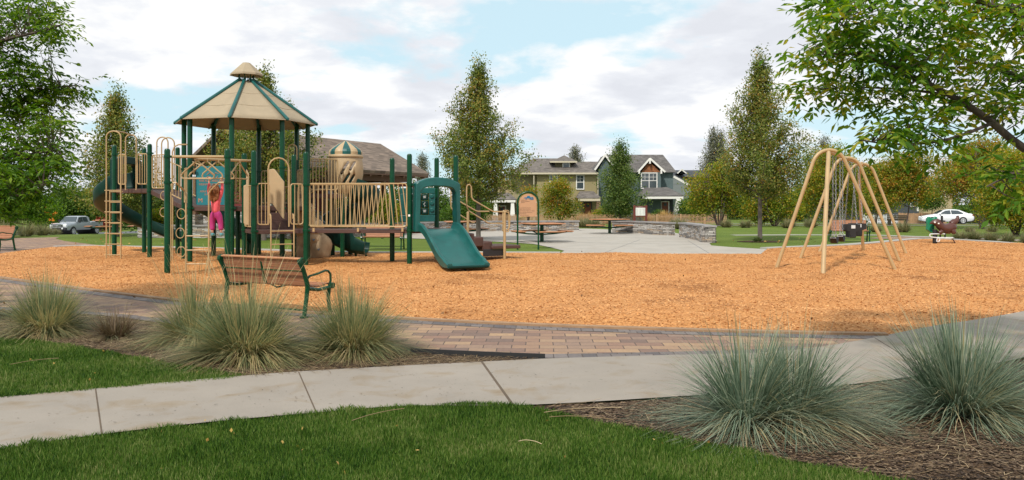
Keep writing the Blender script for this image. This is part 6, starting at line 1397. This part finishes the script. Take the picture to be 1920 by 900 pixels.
rl = [([(6.5, 8.2, -.1), (6.45, 8.2, 1.0), (6.35, 8.2, 2.0), (6.3, 8.3, 3.3), (6.0, 8.5, 5.2)], .13, .05),
 ([(6.40, 8.2, 1.3), I(2050, 350, 8.1), I(1920, 278, 8.0), I(1850, 222, 7.9), I(1780, 178, 7.8), I(1700, 138, 7.7), I(1625, 105, 7.6), I(1560, 100, 7.5)], .055, .010),
 ([I(1862, 230, 7.9), I(1800, 255, 7.7), I(1740, 268, 7.6), I(1670, 270, 7.5), I(1610, 262, 7.4)], .020, .006),
 ([I(1780, 178, 7.8), I(1700, 168, 8.1), I(1620, 164, 8.2), I(1570, 165, 8.3)], .016, .006),
 ([(6.35, 8.2, 1.9), I(2000, 190, 8.4), I(1900, 140, 8.5), I(1830, 118, 8.6), I(1760, 100, 8.7)], .045, .010),
 ([(6.33, 8.2, 2.4), I(1980, 60, 7.6), I(1860, 10, 7.4), I(1740, -20, 7.3)], .045, .012),
 ([(6.3, 8.3, 2.9), I(1850, -60, 8.4), I(1680, -40, 8.4), I(1600, 20, 8.3), I(1570, 40, 8.2)], .035, .008),
 ([I(1625, 105, 7.6), I(1590, 60, 7.5), I(1560, 20, 7.4)], .012, .005),
 ([(6.35, 8.2, 1.7), I(2010, 285, 7.5), I(1945, 305, 7.2), I(1890, 330, 7.0), I(1850, 350, 6.9)], .022, .006)]
rbl = [(1560, 95, 7.5, 85, 60, .45, 34), (1570, 175, 8.2, 80, 40, .4, 24), (1640, 60, 7.5, 110, 75, .5, 46), (1660, 145, 7.8, 90, 55, .5, 36), (1650, 208, 7.9, 50, 14, .3, 6),
 (1555, 22, 8.2, 50, 30, .4, 10), (1640, -10, 8.3, 110, 45, .5, 26), (1760, 30, 7.4, 90, 60, .5, 26), (1760, 110, 8.6, 70, 45, .5, 20), (1860, 60, 7.6, 80, 75, .6, 40), (1890, 150, 8.4, 60, 55, .5, 28), (1790, 200, 7.9, 80, 40, .4, 24),
 (1645, 252, 7.4, 42, 16, .3, 10), (1705, 258, 7.5, 55, 28, .35, 16), (1765, 272, 7.6, 36, 34, .3, 11), (1895, 215, 7.9, 40, 40, .4, 12), (1900, 335, 7.0, 42, 36, .3, 11), (1895, 385, 7.0, 30, 22, .3, 5), (1900, -20, 8.0, 110, 50, .6, 20), (1990, 90, 8, 60, 120, .8, 20), (2010, 280, 7.5, 50, 80, .6, 14), (1970, 190, 8.6, 50, 60, .5, 10)]
img_tree('ash_tree', 'green ash tree in the foreground whose leafy boughs hang in from the right', rb_, rl, rbl, 'ash', 4, .108, 5, 7, 'bark', lift=17, keep=.68)
lb_ = (-8.9, 11.5)
ll = [([(-8.9, 11.5, -.1), (-8.85, 11.5, 1.2), (-8.7, 11.5, 3.0), (-8.6, 11.6, 6.0)], .17, .05),
 ([(-8.85, 11.5, 1.4), I(-120, 330, 11.6), I(-30, 300, 11.5), I(50, 290, 11.3), I(110, 280, 11.2)], .05, .01),
 ([(-8.8, 11.5, 1.9), I(-100, 230, 11.8), I(0, 205, 11.9), I(80, 170, 12), I(140, 160, 12)], .05, .008),
 ([(-8.75, 11.5, 2.5), I(-80, 110, 11.3), I(10, 75, 11.2), I(70, 60, 11.1), I(120, 45, 11)], .045, .008),
 ([(-8.7, 11.5, 3.1), I(-60, 0, 11.8), I(20, -30, 11.8), I(80, -20, 11.8)], .04, .01), ([(-8.9, 11.5, 1.1), I(-120, 390, 10.9), I(-20, 370, 10.8), I(50, 365, 10.8), I(80, 350, 10.8)], .035, .008)]
lbl = [(20, 20, 11.5, 85, 70, .8, 62), (30, 110, 11.5, 50, 70, .7, 44), (95, 45, 11.1, 32, 22, .3, 9), (75, 20, 11.5, 25, 45, .3, 10), (-30, 180, 11.8, 90, 90, .9, 70), (40, 200, 11.9, 55, 55, .6, 44), (105, 165, 12, 38, 34, .3, 15), (140, 165, 12, 22, 22, .25, 8), (75, 160, 12, 30, 30, .3, 12),
 (30, 280, 11.5, 90, 60, .8, 74), (95, 245, 11.4, 36, 40, .4, 18), (100, 300, 11.2, 30, 32, .4, 16), (-40, 320, 11.5, 100, 80, .9, 70), (25, 330, 10.9, 66, 44, .6, 46), (70, 325, 10.8, 36, 26, .4, 12), (-10, 372, 10.9, 50, 20, .5, 18), (-100, 80, 11.5, 90, 160, 1, 60), (-60, 365, 11.2, 60, 30, .6, 16)]
img_tree('ash_tree', 'dense green ash tree in the foreground filling the left edge', lb_, ll, lbl, 'ash2', 5, .092, 6, 7, 'bark', spread=.075, keep=.95)
# ---------------------------------------------------------------- ornamental grasses
def clump(name, lab, x, y, n, Lr, r0, spreadk, lm, wd=.0028, seed=1, stalks=0, cat='ornamental grass', group=None, stalk_h=1.1, seg=6, z=None, droopk=1.0, flat=.0, dead=0, uppow=.75):
    r = np.random.default_rng(seed); z = zt(x, y)+.01 if z is None else z; t = thing(name, lab, cat, (x, y, z), 0, group)
    def rib(n, L_, th, az, B, wd, droop, seg, wprof=None):
        u = np.linspace(0, 1, seg+1)[None,:]; L_ = L_[:,None]; th = th[:,None]
        hx = L_*(np.sin(th)*u+droop[:,None]*.35*u**2*np.cos(th)*.6); zz_ = L_*(np.cos(th)*u-droop[:,None]*u**2.2*.55)
        zz_ = np.maximum(zz_, .012-0*zz_); P_ = np.stack([B[:,0:1]+np.cos(az)[:,None]*hx, B[:,1:2]+np.sin(az)[:,None]*hx, B[:,2:3]+zz_], 2)
        ja = az+r.normal(0, .5, n)+math.pi/2; Wv = np.stack([np.cos(ja), np.sin(ja), 0*ja], 1)[:,None,:]; w_ = wd*(1-u**1.6*.88) if wprof is None else wd*wprof(u); w_ = w_*(.6+.8*r.random(n))[:,None]
        V = np.stack([P_-Wv*w_[:,:,None], P_+Wv*w_[:,:,None]], 2).reshape(-1, 3); b = np.arange(n)[:,None]*(seg+1)*2
        F_ = np.concatenate([b+np.array([[2*k, 2*k+1, 2*k+3, 2*k+2]]) for k in range(seg)], 0); return V, F_, P_
    az = r.random(n)*6.283; rr = r0*np.sqrt(r.random(n)); B = np.stack([x+np.cos(az)*rr, y+np.sin(az)*rr, np.full(n, z)], 1); az2 = az+r.normal(0, .55, n)
    nt_ = 46; taz = r.random(nt_)*6.283; tth = spreadk*r.random(nt_)**uppow; tl = .72+.36*r.random(nt_); tr_ = r0*np.sqrt(r.random(nt_)); tdr = .6+.9*r.random(nt_); ti_ = r.integers(0, nt_, n); mix_ = r.random(n) < .72
    az2 = np.where(mix_, taz[ti_]+r.normal(0, .22, n), az2); th = spreadk*r.random(n)**uppow; th = np.where(mix_, np.clip(tth[ti_]+r.normal(0, .13, n), 0, 1.65), th)
    bx_, by_ = x+np.cos(taz)*tr_, y+np.sin(taz)*tr_; B[:,0] = np.where(mix_, bx_[ti_]+r.normal(0, .018, n), B[:,0]); B[:,1] = np.where(mix_, by_[ti_]+r.normal(0, .018, n), B[:,1])
    L_ = Lr*(.62+.38*r.random(n))*np.where(mix_, tl[ti_], .95)*(1-flat*th); dr = droopk*(.15+.75*r.random(n))*(.25+th)*np.where(mix_, tdr[ti_], 1.)
    V, F_, _ = rib(n, L_, th, az2, B, wd, dr, seg); npmesh('blades', V, F_, LM_[lm], t)
    if dead:
        k = dead; a = r.random(k)*6.283; th = 1.1+.4*r.random(k); B = np.stack([x+np.cos(a)*r0, y+np.sin(a)*r0, np.full(k, z)], 1)
        V, F_, _ = rib(k, Lr*(.4+.5*r.random(k)), th, a+r.normal(0, .3, k), B, wd, .3+.6*r.random(k), seg); npmesh('dead_blades', V, F_, Mt['straw'], t)
    if stalks:
        k = stalks; a = r.random(k)*6.283; th = .45*r.random(k)**.8; B = np.stack([x+np.cos(a)*r0*.5, y+np.sin(a)*r0*.5, np.full(k, z)], 1)
        V, F_, P_ = rib(k, stalk_h*(.7+.4*r.random(k)), th, a, B, .0012, .15+.3*r.random(k), 8, lambda u: np.where(u < .72, .8, 1.9*(1-(u-.72)/.30)+.4)); npmesh('seed_stalk', V, F_, LM_['stalk'], t)
    return t
LM_ = {'blue': leafmat('blue_oat_grass', [(.05, .085, .045), (.11, .165, .105), (.20, .265, .185), (.34, .39, .28), (.44, .37, .20)], .3),
 'bluew': leafmat('blue_oat_grass_dry', [(.06, .10, .045), (.14, .19, .09), (.25, .28, .135), (.40, .35, .17), (.54, .42, .22)], .34),
 'brown': leafmat('withered_tuft', [(.05, .035, .02), (.12, .08, .045), (.22, .15, .09), (.2, .2, .1)], .15), 'stalk': leafmat('seed_stalks', [(.30, .23, .11), (.42, .32, .16), (.52, .42, .23)], .25),
 'gold': leafmat('feather_reed', [(.36, .22, .08), (.52, .34, .13), (.62, .42, .18)], .3), 'sage': leafmat('sage_grass', [(.10, .12, .05), (.18, .19, .09), (.28, .25, .13), (.36, .29, .16)], .25), 'dkg': leafmat('dark_tuft', [(.03, .06, .015), (.07, .11, .03), (.14, .15, .05)], .25)}
gg = 'blue oat grass clumps in the foreground beds'
def gx(px, py): return G(px, py)
x_, y_ = gx(1432, 795); clump('ornamental_grass', 'big blue green grass clump with split brown centre right of the lawn tip', x_-.12, y_, 2100, .90, .11, 1.5, 'blue', .0038, 1, 20, group=gg, stalk_h=.95, dead=160); t_ = bpy.data.objects[-1] if False else None
clump('ornamental_grass', 'smaller half of the split grass clump leaning right over the bark bed', x_+.22, y_+.05, 1900, .88, .10, 1.45, 'blue', .0038, 2, 14, group=gg, stalk_h=.9, dead=90)
x_, y_ = gx(1800, 778); clump('ornamental_grass', 'big full blue green grass clump at the right edge', x_, y_, 3500, .98, .15, 1.42, 'blue', .0038, 3, 24, group=gg, stalk_h=1.0, dead=120)
x_, y_ = gx(462, 672); clump('ornamental_grass', 'tall grass clump with many straw stalks in front of the park bench', x_, y_, 4200, .98, .18, 1.38, 'bluew', .0042, 4, 90, group=gg, stalk_h=1.38, dead=300)
x_, y_ = gx(365, 640); clump('ornamental_grass', 'grass clump overlapped on its right by the tall stalked clump', x_, y_, 2200, .88, .15, 1.4, 'bluew', .0038, 5, 90, group=gg, stalk_h=1.2, dead=200)
x_, y_ = gx(662, 660); clump('ornamental_grass', 'rounded grass clump right of the park bench legs', x_, y_, 3600, .92, .16, 1.4, 'bluew', .0036, 6, 40, group=gg, stalk_h=1.05, dead=200)
x_, y_ = gx(88, 626); clump('ornamental_grass', 'rounded grass clump at the left end of the bark bed', x_, y_, 3500, .86, .17, 1.4, 'bluew', .0038, 7, 40, group=gg, stalk_h=1.0, dead=240)
x_, y_ = gx(218, 634); clump('ornamental_grass', 'small withered brown tuft between two grass clumps', x_, y_, 900, .42, .13, 1.3, 'brown', .004, 8, 14, group=gg, stalk_h=.5, dead=60)
x_, y_ = gx(-60, 600); clump('ornamental_grass', 'grass clump cut off at the left edge of the bark bed', x_, y_, 1400, .8, .14, 1.3, 'bluew', .004, 9, 16, group=gg, stalk_h=.9)
# tufts in middle distance: one prototype per kind, copied
def far_tufts(lab_fn, spots, n, Lr, r0, lm, wd, seed, grp, stalks=0, sh=1.2, spk=1.1):
    pro = None
    for i, (px, py, d, s) in enumerate(spots):
        x = X(px, d); z = zt(x, d)
        if pro is None: pro = clump('ornamental_grass', lab_fn[i], x, d, n, Lr, r0, spk, lm, wd, seed, stalks, group=grp, stalk_h=sh, z=z, seg=4, droopk=.8); pro.scale = (s,)*3; kids = list(pro.children)
        else: dup(pro, (x, d, z), i*1.3, lab_fn[i], s)
far_tufts(['pale grass tuft nearest the left edge bench', 'pale grass tuft second from the left edge', 'pale grass tuft third from the left beside the street', 'reddish grass tuft by the front bumper of the pickup', 'small pale grass tuft before the pickup', 'pale grass tuft at the extreme left edge', 'pale grass tuft under the orange road sign'], [(10, 0, 38, 1.05), (48, 0, 40, .85), (80, 0, 42, .75), (108, 0, 46, .42), (98, 0, 44, .5), (-30, 0, 36, 1.1), (66, 0, 46, .8)], 700, 1.0, .25, 'sage', .012, 71, 'pale grass tufts by the left street', 30, 1.35)
far_tufts(['golden feather grass left of the notice board', 'golden feather grass second left of the notice board', 'golden feather grass under the teal house column', 'golden feather grass just right of the notice board', 'small golden feather grass by the olive house porch'], [(1108, 0, 93, 1.0), (1136, 0, 93, 1.0), (1246, 0, 93, 1.1), (1214, 0, 93, .9), (1090, 0, 93, .9)], 500, 1.7, .3, 'gold', .03, 72, 'golden feather grasses by the picket fence', 0, 1, .55)
far_tufts(['green grass tuft right of the spring rider, first of the row', 'green grass tuft right of the spring rider, second of the row', 'green grass tuft right of the spring rider, third of the row', 'green grass tuft right of the spring rider, fourth of the row', 'green grass tuft left of the spring rider by the path', 'green grass tuft behind the rear swing legs', 'green grass tuft at the right end of the row', 'green grass tuft behind the rider toward the street', 'green grass tuft farther right toward the street'], [(1800, 0, 36.5, .62), (1826, 0, 36.0, .72), (1858, 0, 35, .66), (1890, 0, 34, .6), (1693, 0, 46, .95), (1642, 0, 46, .7), (1925, 0, 33, .6), (1818, 0, 46, .55), (1860, 0, 46, .6)], 800, .85, .25, 'sage', .010, 73, 'green grass tufts behind the spring rider', 20, 1.0)
far_tufts(['pale tuft behind the right lawn, left of the maple stems', 'pale tuft under the yellow green maple', 'pale tuft right of the mulch ring tree', 'pale tuft left of the rear swing legs', 'pale tuft beneath the maple behind the swings', 'pale tuft before the picket fence gap', 'pale tuft in the gap between the stone walls', 'pale tuft between the long wall and the picket fence', 'pale tuft beside the far table', 'pale round bush grass beyond the white car', 'second pale round bush grass beyond the white car'], [(1362, 0, 56, .8), (1398, 0, 55, .8), (1478, 0, 54, .9), (1520, 0, 56, .9), (1560, 0, 56, .8), (1268, 0, 60, .9), (1276, 0, 52, .9), (1096, 0, 56, 1.0), (1112, 0, 55, 1.0), (1838, 0, 88, 1.8), (1866, 0, 88, 1.8)], 600, .9, .28, 'sage', .016, 74, 'pale tufts in the far meadow strips', 20, 1.2)
x_, d_ = X(1420, 33.9), 33.9; clump('garden_plant', 'small yellow green plant at the foot of the mulch ring tree', x_-.05, d_-.2, 160, .32, .1, .9, 'dkg', .02, 77, cat='plant', seg=3)
# fallen leaves on the lawns
def scatter(name, lab, spots, m, size, seed):
    r = np.random.default_rng(seed); P_ = np.array(spots); C = P_; V, F_ = leafcards(C, 1, .0, size, seed, asp=.7); tag(npmesh(name, V, F_, m), lab, 'fallen leaves', kind='stuff')
lm_ = leafmat('fallen_leaf', [(.35, .22, .05), (.45, .3, .08), (.3, .12, .04)], .1)
sp_l = [(*(gx(rng.uniform(0, 1900), rng.uniform(470, 610))), .035) for _ in range(160)]
scatter('fallen_leaves', 'scattered dry leaves on the wood chips', sp_l, leafmat('dry_brown_leaf', [(.10, .05, .02), (.2, .1, .04)], .1), .06, 5)
sp_l = [(*(gx(rng.uniform(110, 450), rng.uniform(449, 459))), .03) for _ in range(50)]+[(*(gx(rng.uniform(1330, 1560), rng.uniform(446, 458))), .03) for _ in range(30)]
scatter('fallen_leaves', 'scattered yellow leaves on the far lawns', sp_l, lm_, .10, 6)
sp_l = [(*(gx(rng.uniform(0, 1500), rng.uniform(790, 895))), .04) for _ in range(26)]+[(*(gx(rng.uniform(0, 400), rng.uniform(655, 735))), .04) for _ in range(10)]
scatter('fallen_leaves', 'a few small yellowed leaves on the foreground lawn', sp_l, lm_, .028, 8)
m = MB()
for a, b, l in (((660,802),(758,780),0),((972,842),(1016,849),0),((20,693),(110,682),0),((1020,786),(1165,778),0),((1030,795),(1150,801),0)):
    p, q = V3((*G(*a), .05)), V3((*G(*b), .055)); m.tube(smooth_line([p, p.lerp(q,.3)+V3((0,.025,.006)), p.lerp(q,.7)+V3((0,.03,.004)), q]), .0022, 5)
tag(m.build('straw_stems', Mt['straw']), 'long dry straw stems lying on the lawn and bark bed', 'straw', kind='stuff')
# ---------------------------------------------------------------- the hanging child
H = V3((GR.x, GR.y, 0)); pr = thing('person', 'small child with long auburn hair, coral top and magenta trousers hanging from a triangle bar', 'person', (H.x+.06, H.y, .87))
skinm = mat('skin', (.55, .30, .21), .55, var=.05, bump=0); shirt = mat('coral_shirt', (.75, .105, .125), .75, var=.1, vs=8, bump=.2); pants = mat('magenta_trousers', (.44, .03, .17), .8, var=.15, vs=8, bump=.2); hairm = mat('auburn_hair', (.27, .10, .035), .6, var=.55, vs=26, bump=.5, bs=80, scale=(1,1,.15)); shoe = mat('child_shoe', (.12, .35, .38), .6)
def skinfig(name, m_, parent, verts, edges, radii, lv=2, root=0):
    me = bpy.data.meshes.new(name); off = V3((0,0,0)); q = parent
    while q is not None: off = off+V3(q.location); q = q.parent
    me.from_pydata([tuple(V3(v)-off) for v in verts], edges, []); o = bpy.data.objects.new(name, me); col.objects.link(o)
    sk = o.modifiers.new('skin', 'SKIN'); sk.use_smooth_shade = True; su_ = o.modifiers.new('sub', 'SUBSURF'); su_.levels = lv; su_.render_levels = lv
    for i, r in enumerate(radii):
        sv = me.skin_vertices[0].data[i]; sv.radius = (r, r) if not isinstance(r, tuple) else r; sv.use_root = (i == root)
    dg = bpy.context.evaluated_depsgraph_get(); nm = bpy.data.meshes.new_from_object(o.evaluated_get(dg)); bpy.data.objects.remove(o)
    nm.materials.clear(); nm.materials.append(m_); nm.polygons.foreach_set('use_smooth', [True]*len(nm.polygons)); o = bpy.data.objects.new(name, nm); col.objects.link(o); o.parent = parent; return o
bx, by = X(403.5, 18.75), 18.75; bz = GR.z-.03-.40      # bar height
def b3(dx, dy, z): return V3((bx+dx, by+dy, z))
hl, hr = b3(-.125, .0, bz), b3(.150, .0, bz)
vs = [b3(0.02, 0, 1.40), b3(.015, 0, 1.55), b3(.01, 0, 1.70), b3(.005, 0, 1.765), b3(0, -.005, 1.80), b3(-.115, 0, 1.745), b3(-.150, -.01, 1.90), b3(-.135, 0, bz-.05), b3(.125, 0, 1.745), b3(.165, -.01, 1.90), b3(.155, 0, bz-.05),
      b3(-.055, 0, 1.34), b3(-.075, .01, 1.12), b3(-.06, -.015, .93), b3(-.06, .03, .885), b3(.085, 0, 1.34), b3(.12, .015, 1.12), b3(.135, -.01, .93), b3(.135, .035, .885)]
ed = [(0,1),(1,2),(2,3),(3,4),(2,5),(5,6),(6,7),(2,8),(8,9),(9,10),(0,11),(11,12),(12,13),(13,14),(0,15),(15,16),(16,17),(17,18)]
rd = [(.066,.050),(.078,.058),(.082,.06),.035,.033,.038,.026,.019,.038,.026,.019,.042,.040,.028,.025,.042,.040,.028,.025]
body = skinfig('body', skinm, pr, vs, ed, rd)
# head with face turned up and away from the camera
hc = b3(-.005, .01, 1.885); bm = bmesh.new(); bmesh.ops.create_uvsphere(bm, u_segments=24, v_segments=18, radius=1)
for v_ in bm.verts:
    c = v_.co.copy(); c.x *= .075; c.y *= .090; c.z *= .105
    if c.z < -.03: c.x *= .86; 
    if c.y > .05 and abs(c.x) < .014 and -.03 < c.z < .01: c.y += .014
    v_.co = c+hc
mb = MB(); bm.verts.index_update(); mb.v = [tuple(v_.co) for v_ in bm.verts]; mb.f = [[v_.index for v_ in f.verts] for f in bm.faces]; mb.mi = [0]*len(mb.f); bm.free()
for sx in (-1, 1): mb.lathe([(.001,-.02),(.014,-.012),(.018,0),(.014,.012),(.001,.02)], hc+V3((sx*.076, .0, -.01)), 10)
hd = mb.build('head', skinm, pr, smooth=60)
mb = MB()
for sx in (-1, 1): mb.lathe([(.001,-.008),(.008,-.004),(.009,0),(.008,.004),(.001,.008)], hc+V3((sx*.03, .080, .01)), 8)
mb.build('eye', Mt['black'], hd); mb = MB(); mb.tube([hc+V3((-.022,.078,-.045)), hc+V3((0,.083,-.048)), hc+V3((.022,.078,-.045))], .005, 6); mb.build('mouth', mat('lips', (.5, .12, .1), .5), hd)
# hair: cap and long wavy mass down the back
mb = MB(); rows = []
for i, (z, wx, y0, y1) in enumerate(((2.0, .02, -.01, .01), (1.985, .055, -.06, .05), (1.95, .082, -.09, .075), (1.90, .094, -.105, .06), (1.84, .104, -.115, .02), (1.77, .115, -.12, -.02), (1.70, .112, -.115, -.04), (1.66, .098, -.105, -.05), (1.63, .07, -.095, -.06), (1.61, .03, -.085, -.07))):
    r_ = []
    for k in range(20):
        a = k*2*math.pi/20; wob = 1+.07*math.sin(5*a+i*1.1); yc, yr = (y0+y1)/2, (y1-y0)/2; r_.append(b3(-.005+math.cos(a)*wx*wob, yc+math.sin(a)*yr*wob, z+.012*math.sin(3*a+i)))
    rows.append(r_+[r_[0]])
mb.grid(rows)
rh = random.Random(4)
for k in range(60):
    a = rh.uniform(.75, 2.25)*math.pi if k % 2 else rh.uniform(0, 2*math.pi); ca, sa = math.cos(a), math.sin(a)-.25; w0 = rh.uniform(.9, 1.1); ph_ = rh.random()*6; ze = rh.uniform(1.57, 1.66)
    pts = []
    for i in range(9):
        z = 1.97+(ze-1.97)*i/8; wx = (.055 + .055*math.sin(math.pi*min(1, (i+1)/7))) * w0; wy = wx*1.0; pts.append(b3(-.005+ca*wx+.008*math.sin(ph_+i*1.9), -.03+sa*wy*.9+.006*math.cos(ph_+i*1.6), z))
    mb.tube(pts, [.008]*7+[.006, .002], 5)
mb.build('hair', hairm, pr, smooth=70)
sv_ = [b3(.02, 0, 1.315), b3(.015, 0, 1.48), b3(.01, 0, 1.62), b3(.005, 0, 1.735), b3(-.112, 0, 1.75), b3(-.150, -.01, 1.90), b3(-.138, 0, bz-.10), b3(.122, 0, 1.75), b3(.165, -.01, 1.90), b3(.157, 0, bz-.10)]
skinfig('shirt', shirt, pr, sv_, [(0,1),(1,2),(2,3),(2,4),(4,5),(5,6),(2,7),(7,8),(8,9)], [(.128,.10),(.108,.084),(.098,.074),.045,.050,.037,.027,.050,.037,.027])
pv_ = [b3(.02, 0, 1.44), b3(.018, 0, 1.35), b3(-.055, 0, 1.27), b3(-.072, .01, 1.12), b3(-.062, -.005, .945), b3(.09, 0, 1.27), b3(.118, .01, 1.12), b3(.133, -.002, .945)]
skinfig('trousers', pants, pr, pv_, [(0,1),(1,2),(2,3),(3,4),(1,5),(5,6),(6,7)], [(.10,.078),(.118,.09),.080,.062,.056,.080,.062,.056])
for sx, q in ((-1, b3(-.06, .02, .885)), (1, b3(.135, .025, .885))):
    m = MB(); m.tube([q+V3((0,-.06,-.02)), q+V3((0,-.02,-.01)), q+V3((0,.04,-.025)), q+V3((0,.10,-.035))], [.026,.036,.033,.020], 10); m.build('shoe', shoe, pr, smooth=60)
for q, sg_ in ((hl, -1), (hr, 1)):           # palms and curled fingers round the bar
    m = MB(); m.tube([q+V3((0,-.010,-.055)), q+V3((0,-.014,-.03)), q+V3((0,-.02,-.005))], [.017,.024,.022], 8)
    for k in range(4):
        dx = (-.022+.0147*k); L_ = (.85, 1, .95, .8)[k]; m.tube([q+V3((dx,-.024,.0)), q+V3((dx,-.018,.024*L_)), q+V3((dx,.004,.032*L_)), q+V3((dx,.024,.016)), q+V3((dx,.022,-.004))], [.0075,.0072,.007,.0065,.005], 6)
    m.tube([q+V3((-sg_*.02,-.02,-.035)), q+V3((-sg_*.036,-.012,-.012)), q+V3((-sg_*.030,.012,-.012))], [.009,.008,.006], 6)
    m.build('hand', skinm, pr, smooth=60)
